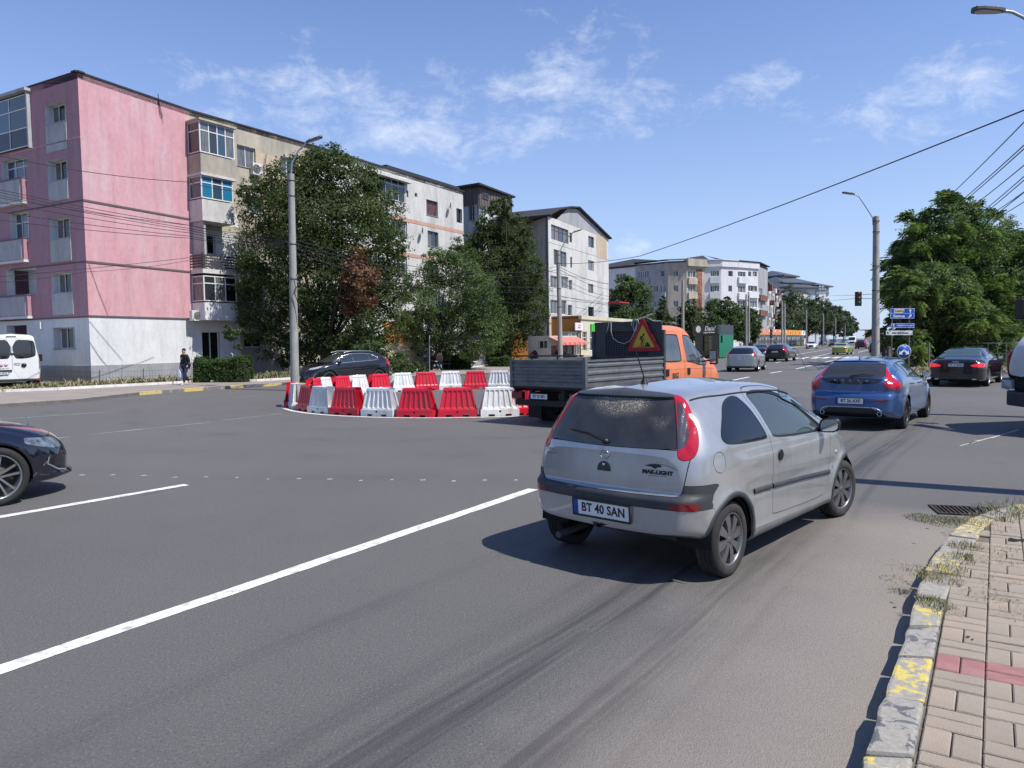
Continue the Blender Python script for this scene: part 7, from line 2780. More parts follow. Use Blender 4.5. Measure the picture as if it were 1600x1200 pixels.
shop=thing('shop','cream ground-floor shop with glass doors and a green sign','shop')
CREAM=plaster('cream_plaster',(.60,.56,.42),g=(.45,.42,.33),ga=.4)
fS=Facade(fG.p0+fG.n*3.0+fG.d*.5,fG.p0+fG.n*3.0+fG.d*(fG.L-1))
zs1=fS.uv(880,497)[1]
SW=[(883,518,906,556),(910,518,917,548),(922,518,932,548)]
hs=[fS.rect(*w)for w in SW]
hs=[(a,max(b,.3),c,d)for a,b,c,d in hs]
wall('wall',fS,0,.1,fS.L,zs1,hs,CREAM,shop,depth=.3)
fS.obj('cornice',-.1,zs1+.002,fS.L,zs1+.35,-.2,.12,CREAM,shop)
window(fS,hs[0],shop,n=4,top=.3,inset=.1,glasses=[5,2,5],sill=False)
window(fS,hs[1],shop,n=2,top=.3,inset=.1,glasses=[5],sill=False)
window(fS,hs[2],shop,n=2,top=.3,inset=.1,glasses=[5],sill=False)
a_,b_,c_,d_=fS.rect(897,504,909,516)
sgn=fS.obj('sign',a_,b_,c_,d_,.05,.12,mat('sign_white',(.72,.66,.68),rough=.5),shop)
text_mesh('+ SAN\nMARKET',(d_-b_)*.30,mat('sign_pink',(.55,.05,.12),rough=.5),'lettering',sgn,fS.M(.13)@Matrix.Translation(((a_+c_)/2,(b_+d_)/2,0)))
a_,b_,c_,d_=fS.rect(922,506,934,518)
fS.obj('sign',a_,b_,c_+1.0,d_,.05,.15,mat('sign_green',(.06,.42,.04),rough=.5),shop)
fSs=Facade(fS.p0-fS.n*3.0,fS.p0)
wall('wall',fSs,0,.1,3.0,zs1+.35,[],ORNG,shop)
rf=MB()
rf.prism([fS.p0,fS.p1,fS.p1-fS.n*3,fS.p0-fS.n*3],zs1+.1,zs1+.2)
rf.build('roof',M_ROOF,shop)
ki=thing('kiosk','small white kiosk with a red awning at the foot of the concrete pole','kiosk')
fK=Facade(D(825,560,60).xy,D(857,560,57.5).xy)
fK2=Facade(D(857,560,57.5).xy,D(902,560,61).xy)
zk=fK.uv(857,527)[1]
KW=plaster('kiosk_white',(.55,.54,.50),g=(.36,.35,.32),ga=.5)
h=fK.rect(841,532,855,545)
wall('wall',fK,0,.1,fK.L,zk,[h],KW,ki)
window(fK,h,ki,n=2,inset=.1,glasses=[5],sill=False)
h2=fK2.rect(861,540,897,555)
wall('wall',fK2,0,.1,fK2.L,zk,[h2],KW,ki)
window(fK2,h2,ki,n=4,inset=.1,glasses=[3,2],sill=False,mf=mat('kiosk_red',(.40,.04,.07),rough=.6))
aw=MB()
n_=12
for k in range(n_):
 a,b=fK2.L*k/n_,fK2.L*(k+1)/n_-.01
 M3=fK2.M()
 aw.add([M3@Vector(p)for p in((a,zk+.0,.02),(b,zk+.0,.02),(b,zk-.42,1.0),(a,zk-.42,1.0),(a,zk-.62,1.02),(b,zk-.62,1.02))],[(0,1,2,3),(3,2,5,4)],k%2)
aw.build('awning',[mat('awning_coral',(.52,.12,.10),rough=.8),mat('awning_coral_pale',(.60,.22,.18),rough=.8)],ki,fix=False)
rf=MB()
rf.prism([fK.p0,fK.p1,fK2.p1,fK2.p1+fK.p0-fK.p1],zk+.005,zk+.12)
rf.build('roof',KW,ki)
lo=thing('shop','low orange and beige shop row in the shade of the street trees','shop')
fO=Facade(D(600,560,47.5).xy,D(662,560,52).xy)
zo1,zo2=fO.uv(625,503)[1],fO.uv(625,536)[1]
wall('wall',fO,0,zo2,fO.L,zo1,[fO.rect(632,515,641,535)],ORNG,lo)
window(fO,fO.rect(632,515,641,535),lo,n=1,inset=.1,glasses=[2],sill=False)
wall('wall',fO,0,.1,fO.L,zo2,[],BEIGE2,lo,out=.05)
fO2=Facade(D(662,560,52).xy,D(795,560,66).xy)
zz_=fO2.uv(700,522)[1]
wall('wall',fO2,0,.1,fO2.L,zz_,[fO2.rect(676,537,683,560),fO2.rect(735,540,748,566)],GREYP,lo)
window(fO2,fO2.rect(676,537,683,560),lo,n=3,inset=.1,glasses=[5],sill=False)
window(fO2,fO2.rect(735,540,748,566),lo,n=2,inset=.1,glasses=[5],sill=False)
fO2.obj('roof_edge',0,zz_+.002,fO2.L,zz_+.2,-.2,.3,M_GREYF,lo)
rf=MB()
rf.prism([fO.p0,fO.p1,fO2.p1,fO2.p1+Vector((-4,2)),fO.p1+Vector((-5,3)),fO.p0+Vector((-4,2))],zo2+.3,zo2+.4)
rf.build('roof',M_ROOF,lo)
fO3=Facade(D(795,560,66).xy,D(828,560,66).xy)
wall('wall',fO3,0,.1,fO3.L,fO3.uv(800,520)[1],[],ORNG,lo)
# ---- the faceted white block far down the street
fb5=thing('apartment_block','large faceted white and beige flats behind the small dark shop','building')
WH5=plaster('pale_white_plaster',(.66,.67,.67),g=(.52,.53,.53),ga=.5)
pts5=[(938,1.0,131),(993,1.0,126),(1020,1,124),(1044,1,121.8),(1073,1,121),(1101,1,123.2),(1127,1,122.8),(1152,1,124.6),(1184,1,128),(1199,1,136)]
PW=[D(x,560,y).xy for x,_,y in pts5]
cols5=[WH5,GREYP,GREYP,BEIGE,BEIGE,WH5,WH5,WH5,GREYP]
z5=15.0
W5={0:[(962,428,978,437,3),(962,428+22,978,460,3)],1:[(996,424,1014,435,5),(1001,447,1018,457,5),(1001,470,1018,480,5)],2:[(1032,423,1038,433,1),(1021,446,1028,457,2),(1031,446,1040,457,3),(1021,470,1040,480,4)],3:[(1052,423,1060,432,2),(1052,446,1060,456,2),(1052,470,1060,480,2),(1052,494,1060,504,2)],4:[(1075,423,1087,433,3),(1075,445,1087,456,3),(1075,469,1087,480,3)],5:[(1110,423,1124,432,4),(1110,446,1124,456,4),(1111,469,1123,480,3)],6:[(1138,423,1145,432,1),(1138,446,1144,456,1),(1138,470,1145,480,1)],7:[(1153,424,1165,432,3),(1169,424,1174,432,1),(1153,446,1165,457,3),(1153,469,1165,480,3),(1169,446,1183,455,3),(1169,470,1183,480,4),(1176,424,1183,432,2),(1176,448,1183,458,2)],8:[(1186,450,1191,459,2),(1186,472,1191,482,1),(1186,494,1191,503,1)]}
for i in range(len(PW)-1):
 f_=Facade(PW[i],PW[i+1])
 hs=[f_.rect(*w[:4])for w in W5.get(i,[])]
 hs=[(max(a,.05),b,min(c,f_.L-.05),d)for a,b,c,d in hs]
 zt5=z5 if i not in(0,)else z5-.4
 wall('wall',f_,0,.1,f_.L,zt5,hs,cols5[i],fb5,depth=.3)
 for k,(w_,h)in enumerate(zip(W5.get(i,[]),hs)):
  window(f_,h,fb5,n=w_[4],inset=.12,glasses=[(0,2),(2,0),(5,2),(0,5)][(k+i)%4],sill=False,fw=.07)
  if w_[4]>=3 and i in(1,2,4,5,7):
   f_.obj('parapet',h[0]-.1,h[1]-1.15,h[2]+.1,h[1]-.08,.003,.35,GREYP if i<3 else(BEIGE if i==4 else WH5),fb5)
 if i==4:
  f_.obj('brick_strip',*f_.rect(1088,420,1097,500),.003,.02,plaster('brick_red',(.33,.14,.10),g=(.40,.24,.18),ga=.6),fb5)
  f_.obj('attic_band',-.1,z5-.9,f_.L+.2,z5+.15,.003,.5,BEIGE,fb5)
 if i in(5,6,7):
  f_.obj('attic_band',-.1,z5-.9,f_.L+.1,z5+.1,.003,.25,WH5,fb5)
 f_.obj('roof_edge',-.1,zt5+.16,f_.L+.1,zt5+.3,-.5,.4,M_ROOF if i in(0,1,2,7,8)else cols5[i],fb5)
 if i==8:
  for yy in(460,484):
   f_.obj('parapet',*f_.rect(1185,yy,1196,yy+9),.003,.4,plaster('brick_red',(.33,.14,.10)),fb5)
back5=[PW[-1],PW[-1]+Vector((-8,10)),PW[0]+Vector((-3,14)),PW[0]]
rf=MB()
rf.prism(list(PW)+[PW[-1]+Vector((-8,10)),PW[0]+Vector((-3,14))],z5-.3,z5-.02)
rf.build('roof',M_ROOF,fb5)
tl_=MB()
tl_.add([(*(PW[0]+Vector((-1,0))),z5-.2),(*(PW[3]),z5+.1),(*(PW[2]+Vector((-2,7))),z5+1.5),(*(PW[0]+Vector((1,7))),z5+1.2)],[(0,1,2,3)])
tl_.add([(*(PW[6]+Vector((0,1))),z5+.2),(*(PW[8]+Vector((0,1))),z5+.1),(*(PW[8]+Vector((-4,7))),z5+1.6),(*(PW[6]+Vector((-1,7))),z5+1.8)],[(0,1,2,3)])
tl_.add([(*(PW[4]+Vector((0,2))),z5+.2),(*(PW[6]+Vector((-1,2))),z5+.2),(*(PW[6]+Vector((-1,8))),z5+1.9),(*(PW[4]+Vector((2,8))),z5+1.3)],[(0,1,2,3)])
tag(tl_.build('roof_tents',M_ROOF,fb5,fix=False),kind='stuff')
b6=thing('apartment_block','narrow receding white flats full of balconies, right of the faceted block','building')
f6=Facade(D(1198,560,150).xy,D(1222,560,186).xy)
H6=[]
for r_ in range(5):
 for c_ in range(9):
  u0=f6.L*(c_+.2)/9
  z0=1.9+r_*2.75
  H6.append((u0,z0,u0+f6.L/9*.55,z0+1.4))
wall('wall',f6,0,.1,f6.L,f6.uv(1199,444)[1],H6,DIRTW,b6,depth=.4)
for k,h in enumerate(H6):
 window(f6,h,b6,n=2,inset=.3,glasses=[5,2]if k%3 else[2],sill=False,fw=.1)
 if k%2==0:
  f6.obj('balcony',h[0]-.3,h[1]-1.0,h[2]+.3,h[1]-.05,.003,.9,WH5 if k%4 else plaster('brick_red',(.33,.14,.10)),b6)
f6b=Facade(f6.p0+Vector((-5,2.5)),f6.p0)
wall('wall',f6b,0,.1,f6b.L,f6.uv(1199,444)[1],[],DIRTW,b6)
f6.obj('roof_edge',-.2,f6.uv(1199,444)[1]+.002,f6.L,f6.uv(1199,444)[1]+.3,-.5,.4,M_ROOF,b6)
b6c=thing('apartment_block','low far white flats half hidden by street trees below the hipped tower','building')
f6c=Facade(D(1236,560,240).xy,D(1262,560,255).xy)
wall('wall',f6c,0,0,f6c.L,17.5,[],DIRTW,b6c)
wall('wall',Facade(f6c.p0+Vector((-6,6)),f6c.p0),0,0,8,17.5,[],DIRTW,b6c)
f6c.obj('roof_edge',0,17.502,f6c.L,17.8,-4,.3,M_ROOF,b6c)
b7=thing('tower_block','tall pale tower with stacked dark hipped roofs at the end of the street','building')
TWL=plaster('tower_grey',(.50,.54,.60),g=(.42,.46,.52),ga=.4)
SLATE=mat('slate_roof',(.07,.085,.11),rough=.7,var=.2)
def tier(x0,x1,y_top,y_bot,Y,dep,eave,yr):
 """one block with a hipped roof; photograph x0..x1 at distance Y"""
 a,b=D(x0,y_top,Y),D(x1,y_top,Y+6)
 zb,zt=D(x0,y_bot,Y).z,D(x0,y_top,Y).z
 f_=Facade(a.xy,b.xy)
 bk=Vector((-f_.n.x,-f_.n.y))*dep
 mb=MB()
 mb.prism([a.xy,b.xy,b.xy+bk,a.xy+bk],max(zb,0),zt)
 mb.build('wall',TWL,b7)
 zr=D((x0+x1)/2,yr,Y+dep/2).z
 q=[a.xy,b.xy,b.xy+bk,a.xy+bk]
 c=sum(q,Vector((0,0)))/4
 e=[p+(p-c).normalized()*eave for p in q]
 r0=c-f_.d*(f_.L*.18)
 r1=c+f_.d*(f_.L*.18)
 mb=MB()
 vs=[(*p,zt+.05)for p in e]+[(*r0,zr),(*r1,zr)]+[(*p,zt-.35)for p in e]
 mb.add(vs,[(0,1,5,4),(1,2,5),(2,3,4,5),(3,0,4),(6,7,1,0),(7,8,2,1),(8,9,3,2),(9,6,0,3),(9,8,7,6)])
 mb.build('roof',SLATE,b7)
 return f_
f7=tier(1228,1274,448,560,250,22,1.6,438)
tier(1223,1268,441,452,256,18,1.6,429)
tier(1223,1244,430,444,262,12,1.4,422.5)
f7b=tier(1276,1295,446,560,262,16,1.6,437)
f7c=Facade(D(1277,500,258).xy,D(1296,500,270).xy)
for r_ in range(5):
 for c_ in range(4):
  h=f7c.rect(1278+c_*4.4,447+r_*9,1278+c_*4.4+2.6,452+r_*9)
  window(f7c,h,b7,n=1,inset=-.4,glasses=[5],sill=False,fw=.15)
for px_ in(1250,1257):
 window(f7,f7.rect(px_,453,px_+2.2,456),b7,n=1,inset=-.2,glasses=[5],sill=False,fw=.12)
sp_=thing('shop','row of shops with an orange fascia at the foot of the far flats','shop')
fP=Facade(D(1184,560,124).xy,D(1256,560,166).xy)
zpt,zpb=fP.uv(1196,514)[1],fP.uv(1196,523)[1]
wall('wall',fP,0,.1,fP.L,zpt,[],CREAM,sp_)
ncol=9
cl_=[mat('fascia_salmon',(.62,.25,.14),rough=.6),mat('fascia_orange',(.68,.30,.05),rough=.6),mat('fascia_white',(.70,.70,.68),rough=.6)]
for k in range(ncol):
 a,b=fP.L*k/ncol,fP.L*(k+1)/ncol-.15
 s_=fP.obj('fascia_sign',a,zpb,b,zpt,.05,.3,cl_[0 if k<4 else(1 if k<8 else 2)],sp_)
 lg=MB()
 lg.lathe([(.001,.32),((zpt-zpb)*.32,.32),((zpt-zpb)*.32,.29)],14,M=fP.M()@Matrix.Translation(((a+b)/2,(zpb+zpt)/2,0)))
 lg.build('sign_disc',mat('disc_pale',(.7,.5,.4),rough=.6)if k<5 else mat('disc_dark',(.25,.05,.02),rough=.6),s_)
 window(fP,(a+.2,.3,b-.1,zpb-.3),sp_,n=2,inset=-.08,glasses=[0,5],sill=False,fw=.1,mf=M_GREYF)
fPs=Facade(fP.p0+Vector((-5,4)),fP.p0)
wall('wall',fPs,0,.1,fPs.L,zpt,[],CREAM,sp_)
rf=MB()
rf.prism([fP.p0,fP.p1,fP.p1-fP.n*8,fP.p0-fP.n*8],zpt-.1,zpt)
rf.build('roof',M_ROOF,sp_)
ds_=thing('shop','small charcoal shop with green side wall and white script sign','shop')
fD=Facade(D(1086,550,78).xy,D(1124,550,75).xy)
fD2=Facade(D(1124,550,75).xy,D(1146,550,80).xy)
DKF=mat('shop_charcoal',(.035,.05,.055),rough=.5)
DKG=mat('shop_green',(.008,.16,.085),rough=.5)
zd,zdm=fD.uv(1100,508)[1],fD.uv(1100,522)[1]
wall('wall',fD,0,.1,fD.L,zdm,[fD.rect(1098,524,1112,548)],DKF,ds_)
window(fD,fD.rect(1098,524,1112,549),ds_,n=2,top=.2,inset=.1,glasses=[5,0],sill=False,mf=DKF)
fa=fD.obj('fascia',-.1,zdm,fD.L+.05,zd,-.1,.25,DKF,ds_)
a_,b_=fD.uv(1111,514)
text_mesh('Dacu’',1.25*(zd-zdm)*.55,mat('sign_letters_white',(.8,.8,.8),rough=.5,emit=(1,1,1),estr=.15),'lettering',fa,fD.M(.27)@Matrix.Translation((a_+.1,(zd+zdm)/2+.08,0)),shear=.25,bold=.01)
text_mesh('magazin alimentar',.22,mat('sign_letters_white',(.8,.8,.8)),'lettering',fa,fD.M(.27)@Matrix.Translation((a_,zdm+.16,0)),bold=.006)
em=MB()
em.lathe([(.001,.28),(.34,.28),(.36,.25)],18,M=fD.M()@Matrix.Translation((.75,(zd+zdm)/2+.05,0)))
em.build('sign_emblem',mat('sign_letters_white',(.8,.8,.8)),fa)
wall('wall',fD2,0,.1,fD2.L,fD2.uv(1130,523)[1],[fD2.rect(1126,524,1129,536)],DKG,ds_)
window(fD2,fD2.rect(1126,524,1129,536),ds_,n=1,inset=.1,glasses=[5],sill=False,mf=DKF)
wall('wall',fD2,0,fD2.uv(1130,523)[1],fD2.L,zd,[],DKF,ds_,out=.003)
rf=MB()
rf.prism([fD.p0,fD.p1,fD2.p1,fD.p0+fD2.d*fD2.L],zd-.1,zd-.01)
rf.build('roof',M_ROOF,ds_)
for k,(xa,xb,yt,Y,nm)in enumerate([(1351,1361,516,420,'reddish far block closing the end of the street beside the pole')]):
 t_=thing('apartment_block',nm,'building')
 f_=Facade(D(xa,525,Y).xy,D(xb+24,525,Y+10).xy)
 wall('wall',f_,0,0,f_.L,f_.uv(xa,yt)[1],[],plaster('far_brick',(.22,.13,.12),ga=.3),t_)
 f_.obj('roof',-.2,f_.uv(xa,yt)[1]+.01,f_.L+.2,f_.uv(xa,yt)[1]+.4,-6,.3,M_ROOF,t_)
# -- trees, hedges
def leaf_mat(name,c,trans=.35):
 m=bpy.data.materials.new(name)
 m.use_nodes=True
 N,L,b=nodes_of(m)
 out=[n for n in N if n.type=='OUTPUT_MATERIAL'][0]
 b.inputs['Base Color'].default_value=tuple(c)+(1,)
 b.inputs['Roughness'].default_value=.6
 b.inputs['Specular IOR Level'].default_value=.22
 t=N.new('ShaderNodeBsdfTranslucent')
 t.inputs['Color'].default_value=(c[0]*1.3,c[1]*1.5,c[2]*.8,1)
 mx=N.new('ShaderNodeMixShader')
 mx.inputs[0].default_value=trans
 L.new(b.outputs[0],mx.inputs[1])
 L.new(t.outputs[0],mx.inputs[2])
 L.new(mx.outputs[0],out.inputs[0])
 return m
LM={'dark':[leaf_mat('leaf_dark_a',(0.047,0.071,0.026),.42),leaf_mat('leaf_dark_b',(0.066,0.094,0.033),.42),leaf_mat('leaf_dark_c',(0.094,0.123,0.045),.42),leaf_mat('leaf_dark_d',(0.142,0.153,0.065),.42)],'mid':[leaf_mat('leaf_mid_a',(0.050,0.085,0.031)),leaf_mat('leaf_mid_b',(0.068,0.112,0.040)),leaf_mat('leaf_mid_c',(0.097,0.147,0.053)),leaf_mat('leaf_mid_d',(0.142,0.177,0.071))],'light':[leaf_mat('leaf_light_a',(0.066,0.104,0.038)),leaf_mat('leaf_light_b',(0.094,0.142,0.052)),leaf_mat('leaf_light_c',(0.132,0.186,0.071)),leaf_mat('leaf_light_d',(0.195,0.236,0.100))],'brown':[leaf_mat('leaf_brown_a',(.13,.065,.035),.2),leaf_mat('leaf_brown_b',(.19,.10,.055),.2),leaf_mat('leaf_brown_c',(.10,.05,.028),.2),leaf_mat('leaf_brown_d',(.22,.14,.08),.2)],'far':[leaf_mat('leaf_far_a',(0.053,0.078,0.042),.2),leaf_mat('leaf_far_b',(0.068,0.097,0.052),.2),leaf_mat('leaf_far_c',(0.088,0.118,0.065),.2),leaf_mat('leaf_far_d',(0.118,0.136,0.083),.2)],'hedge':[leaf_mat('leaf_hedge_a',(.030,.058,.016),.2),leaf_mat('leaf_hedge_b',(.045,.085,.022),.2),leaf_mat('leaf_hedge_c',(.07,.12,.03),.25),leaf_mat('leaf_hedge_d',(.10,.15,.045),.25)],}
M_BARK=mat('bark',(.085,.068,.052),rough=.95,color2=(.045,.036,.03),vscale=6,stretch=(1,1,.3),bump=.6,bscale=30)
M_BARK2=mat('bark_pale',(.16,.14,.115),rough=.95,color2=(.09,.08,.065),vscale=6,stretch=(1,1,.3),bump=.6,bscale=30)
def leaves(name,C,Nd,size,mats,parent,asp=.62,seed=0,w=(.42,.30,.20,.08),droop=.0):
 """a four-cornered leaf at every point of C, facing roughly along Nd"""
 n=len(C)
 rg=np.random.default_rng(seed+5)
 d=Nd+rg.normal(0,.55,(n,3))
 d[:,2]+=.35
 d/=np.linalg.norm(d,axis=1)[:,None]
 t=rg.normal(0,1,(n,3))
 t[:,2]-=droop
 t-=d*(t*d).sum(1)[:,None]
 t/=np.linalg.norm(t,axis=1)[:,None]
 b=np.cross(d,t)
 s=size*rg.uniform(.6,1.35,(n,1))
 fold=d*s*.12
 V=np.stack([C-t*s*.5,C+b*s*asp*.5+fold,C+t*s*.5,C-b*s*asp*.5+fold],axis=1).reshape(-1,3)
 F=np.arange(4*n).reshape(n,4)
 mi=rg.choice(4,n,p=w)
 return numesh(name,V,F,mats,mi=mi,parent=parent)
def blob_points(blobs,n,seed,shell=.58,clump=1.6):
 """points in the outer volume of the ellipsoids, gathered in clumps"""
 rg=np.random.default_rng(seed)
 B=np.array([[*b[0],*(b[1]if isinstance(b[1],(tuple,list))else(b[1],)*3)]for b in blobs])
 area=(B[:,3]*B[:,4]+B[:,4]*B[:,5])
 pick=rg.choice(len(B),n,p=area/area.sum())
 dirv=rg.normal(0,1,(n,3))
 dirv/=np.linalg.norm(dirv,axis=1)[:,None]
 ntip=max(30,n//38)
 tp=rg.choice(len(B),ntip,p=area/area.sum())
 td=rg.normal(0,1,(ntip,3))
 td/=np.linalg.norm(td,axis=1)[:,None]
 tr=shell+(1.06-shell)*rg.uniform(0,1,ntip)**.55
 tips=B[tp,:3]+td*B[tp,3:6]*tr[:,None]
 k=rg.integers(0,ntip,n)
 spread=(B[tp,3:6].mean(1)*.11)[k][:,None]*clump
 P=tips[k]+rg.normal(0,1,(n,3))*spread*np.array([1,1,.7])
 Nn=td[k]
 return P,Nn,tips
def tree(name,label,base,blobs,n,size,kind,trunk=.2,seed=1,group=None,cat='tree',bark=None,asp=.62,w=(.42,.30,.20,.08),limbs=9,clump=1.6,shell=.58,extra=None,lean=(0,0)):
 base=Vector(base)
 t=thing(name,label,cat,base,0,group)
 bl=[((Vector(b[0])-base),b[1])for b in blobs]
 P,Nn,tips=blob_points(bl,n,seed,shell,clump)
 leaves('crown',P,Nn,size,LM[kind],t,asp=asp,seed=seed,w=w)
 rnd=random.Random(seed)
 c=sum((Vector(b[0])for b in bl),Vector())/len(bl)
 low=min(b[0][2]-(b[1]if not isinstance(b[1],(tuple,list))else b[1][2])for b in bl)
 mb=MB()
 fork=Vector((c.x*.35,c.y*.35,max(low*.8+c.z*.2,.5)))
 mb.tube([(0,0,-.15),(fork.x*.2,fork.y*.2,fork.z*.4),fork],[trunk*1.15,trunk*.9,trunk*.7],9)
 for i in range(limbs):
  b=bl[i%len(bl)]
  r=b[1]if not isinstance(b[1],(tuple,list))else sum(b[1])/3
  e=Vector(b[0])+Vector((rnd.uniform(-1,1),rnd.uniform(-1,1),rnd.uniform(-.3,.9)))*r*.6
  m1=fork.lerp(e,.35)+Vector((rnd.uniform(-1,1),rnd.uniform(-1,1),.6))*r*.12
  m2=fork.lerp(e,.7)+Vector((rnd.uniform(-1,1),rnd.uniform(-1,1),rnd.uniform(-.5,.5)))*r*.12
  mb.tube([fork,m1,m2,e],[trunk*.5,trunk*.33,trunk*.2,trunk*.07],6)
  for q in range(3):
   e2=m2+Vector((rnd.uniform(-1,1),rnd.uniform(-1,1),rnd.uniform(-.4,.8)))*r*.5
   mb.tube([m2,e2],[trunk*.14,trunk*.04],4)
 mb.build('trunk',bark or M_BARK,t,fix=False)
 if extra:
  extra(t,base)
 return t
def blobs_px(Y,pts,dj=.35,seed=1,flat=1.0):
 """crown lobes from photograph circles (x, y, radius) at distance Y"""
 rnd=random.Random(seed)
 out=[]
 for p in pts:
  x,y,r=p[:3]
  k=r/FPX*Y
  d=D(x,y,Y+rnd.uniform(-dj,dj)*4+(p[3]if len(p)>3 else 0))
  out.append(((d.x,d.y,d.z),(k,k,k*flat)))
 return out
def foot(px,Y):
 d=D(px,560,Y)
 return Vector((d.x,d.y,.1))
def brown_patch(t,base):
 bl=blobs_px(43.0,[(560,430,24,-4.2),(572,458,20,-4.6),(545,475,18,-4.4),(556,405,14,-4.0)],seed=4)
 bl=[(Vector(b[0])-base,b[1])for b in bl]
 P,Nn,_=blob_points(bl,5200,77,.2)
 leaves('dry_foliage',P,Nn,.17,LM['brown'],t,seed=9)
T1=blobs_px(45.0,[(455,290,42),(505,282,50),(548,300,46),(590,330,42,1),(430,330,50),(480,350,62),(545,370,62),(600,390,38),(425,400,54),(490,430,66),(560,440,58),(612,440,32),(420,470,48),(470,505,54),(540,510,56),(595,500,40),(440,540,34),(500,550,42),(560,552,36),(395,300,22,-1),(480,252,24),(520,256,26),(575,282,22),(400,510,26),(618,380,20),(395,430,26)],seed=3)
tree('linden_tree','broad dark linden with a brown withered patch, behind the tall concrete pole',foot(505,45),T1,105000,.16,'dark',trunk=.32,seed=21,limbs=26,clump=1.15,extra=brown_patch)
T3=blobs_px(62.0,[(780,330,18),(770,350,26),(800,360,28),(765,385,34),(800,395,36),(735,385,24),(825,420,24),(780,430,40),(820,455,34),(745,425,30),(790,480,44),(832,490,24),(755,480,36),(800,520,36),(835,520,18),(770,540,24),(725,400,18),(790,318,12),(815,375,16),(842,460,14)],seed=5)
tree('maple_tree','tall dense dark tree with pointed top, left of the grey-sided flats',foot(796,62),T3,60000,.18,'dark',trunk=.24,seed=31,limbs=20,clump=1.1)
T2=blobs_px(50.0,[(690,420,32),(660,440,26),(725,425,30),(750,450,28),(650,480,28),(690,470,40),(735,480,40),(765,500,26),(665,515,30),(710,520,38),(755,528,28),(640,455,16),(635,500,16),(780,478,14),(700,398,18),(675,402,14),(740,400,12),(655,540,14),(690,545,20),(735,548,18),(778,520,12)],seed=6)
tree('street_tree','mid green loose street tree in front of the tall dark one',foot(671,50),T2,46000,.13,'light',trunk=.15,seed=41,limbs=18,clump=1.25)
tree('shrub','wild green shrub growing at the foot of the linden',foot(590,43),blobs_px(43,[(580,545,20),(600,560,22),(620,568,16),(560,560,18),(640,573,10)],seed=7),5000,.13,'mid',trunk=.04,seed=51,cat='shrub',limbs=5)
tree('shrub','broad-leaved shrub by the beige wall, right of the wild shrub',foot(630,46),blobs_px(46,[(630,562,10),(625,575,9),(640,580,8)],seed=8),1600,.16,'dark',trunk=.03,seed=52,cat='shrub',limbs=4)
tree('shrub','low shrub against the beige wall close to the bench',foot(655,48),blobs_px(48,[(655,573,9),(645,576,8),(662,577,7)],seed=9),1400,.14,'mid',trunk=.03,seed=53,cat='shrub',limbs=4)
tree('shrub','climbing shrub hanging beside the white entrance door',foot(365,41.3),blobs_px(41.3,[(362,522,9),(354,515,6),(371,540,6),(372,515,6)],seed=10),1800,.12,'mid',trunk=.03,seed=54,cat='shrub',limbs=4)
def hedge(label,px0,px1,ytop,ybase,Y,depth,n=9000,size=.09,seed=1,kind='hedge'):
 a,b=D(px0,ybase,Y),D(px1,ybase,Y*.985)
 top=D(px0,ytop,Y).z
 d=(b-a)
 d.z=0
 L_=d.length
 rg=np.random.default_rng(seed)
 u=rg.uniform(0,1,n)
 v=rg.uniform(0,1,n)
 h=rg.uniform(0,1,n)
 f=rg.integers(0,4,n)
 H_=top-.1
 v=np.where(f==0,0+rg.normal(0,.05,n),v)
 v=np.where(f==3,1+rg.normal(0,.05,n),v)
 h=np.where((f==1)|(f==2),1+rg.normal(0,.05,n),h)
 wave=1+.07*np.sin(u*L_*2.3+seed)+.05*np.sin(u*L_*5.1)
 endr=np.minimum(1,np.minimum(u,1-u)*L_/.35)**.5
 dn=d.normalized()
 nn=Vector((-dn.y,dn.x,0))
 V=np.array([0,0,.0])+u[:,None]*np.array(d)+((v-.5)*endr*depth)[:,None]*np.array(nn)+(h*H_*wave*(.75+.25*endr))[:,None]*np.array([0,0,1.0])
 Nn=np.zeros((n,3))
 Nn[:,2]=np.where(h>.9,1,.2)
 Nn+=np.array(nn)*np.sign(v-.5)[:,None]*.8
 t=thing('hedge',label,'hedge',(a.x,a.y,.1))
 leaves('foliage',V,Nn,size,LM[kind],t,seed=seed)
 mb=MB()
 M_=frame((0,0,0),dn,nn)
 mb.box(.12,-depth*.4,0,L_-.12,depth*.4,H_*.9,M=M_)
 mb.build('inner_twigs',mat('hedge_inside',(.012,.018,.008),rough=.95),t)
 return t
hedge('clipped dark green hedge by the stairs of the beige flats',307,393,563,598,37.6,1.1,15000,.085,2)
hedge('shaded hedge behind the bench under the street tree',692,735,555,577,52,.9,5000,.10,3)
hedge('short hedge right of the shaded bench hedge',764,800,559,577,56,.9,3500,.10,4)
tree('shrub','small pale shrub rising above the shaded bench hedge',foot(730,51.5),blobs_px(51.5,[(728,557,8),(722,562,7),(733,567,7)],seed=12),1100,.10,'light',trunk=.03,seed=60,cat='shrub',limbs=3)
tree('street_tree','round green tree at the near end of the faceted flats',foot(985,92),blobs_px(92,[(975,452,18),(1000,460,18),(965,475,20),(990,480,24),(1005,492,16),(975,500,22),(995,515,20),(960,495,14),(984,442,10),(968,520,14)],seed=13),16000,.30,'mid',trunk=.2,seed=61,limbs=10)
tree('fir_tree','dark conical fir in front of the beige facets',foot(1036,95),blobs_px(95,[(1036,468,5),(1036,478,8),(1036,490,11),(1037,503,14),(1037,517,15),(1037,530,15)],seed=14),7000,.28,'dark',trunk=.15,seed=62,limbs=6,clump=1.3)
tree('street_tree','slender dark tree between fir and small charcoal shop',foot(1079,98),blobs_px(98,[(1080,476,8),(1074,488,13),(1086,492,12),(1078,505,16),(1090,508,12),(1066,512,12),(1080,522,14)],seed=15),8000,.30,'dark',trunk=.15,seed=63,limbs=8)
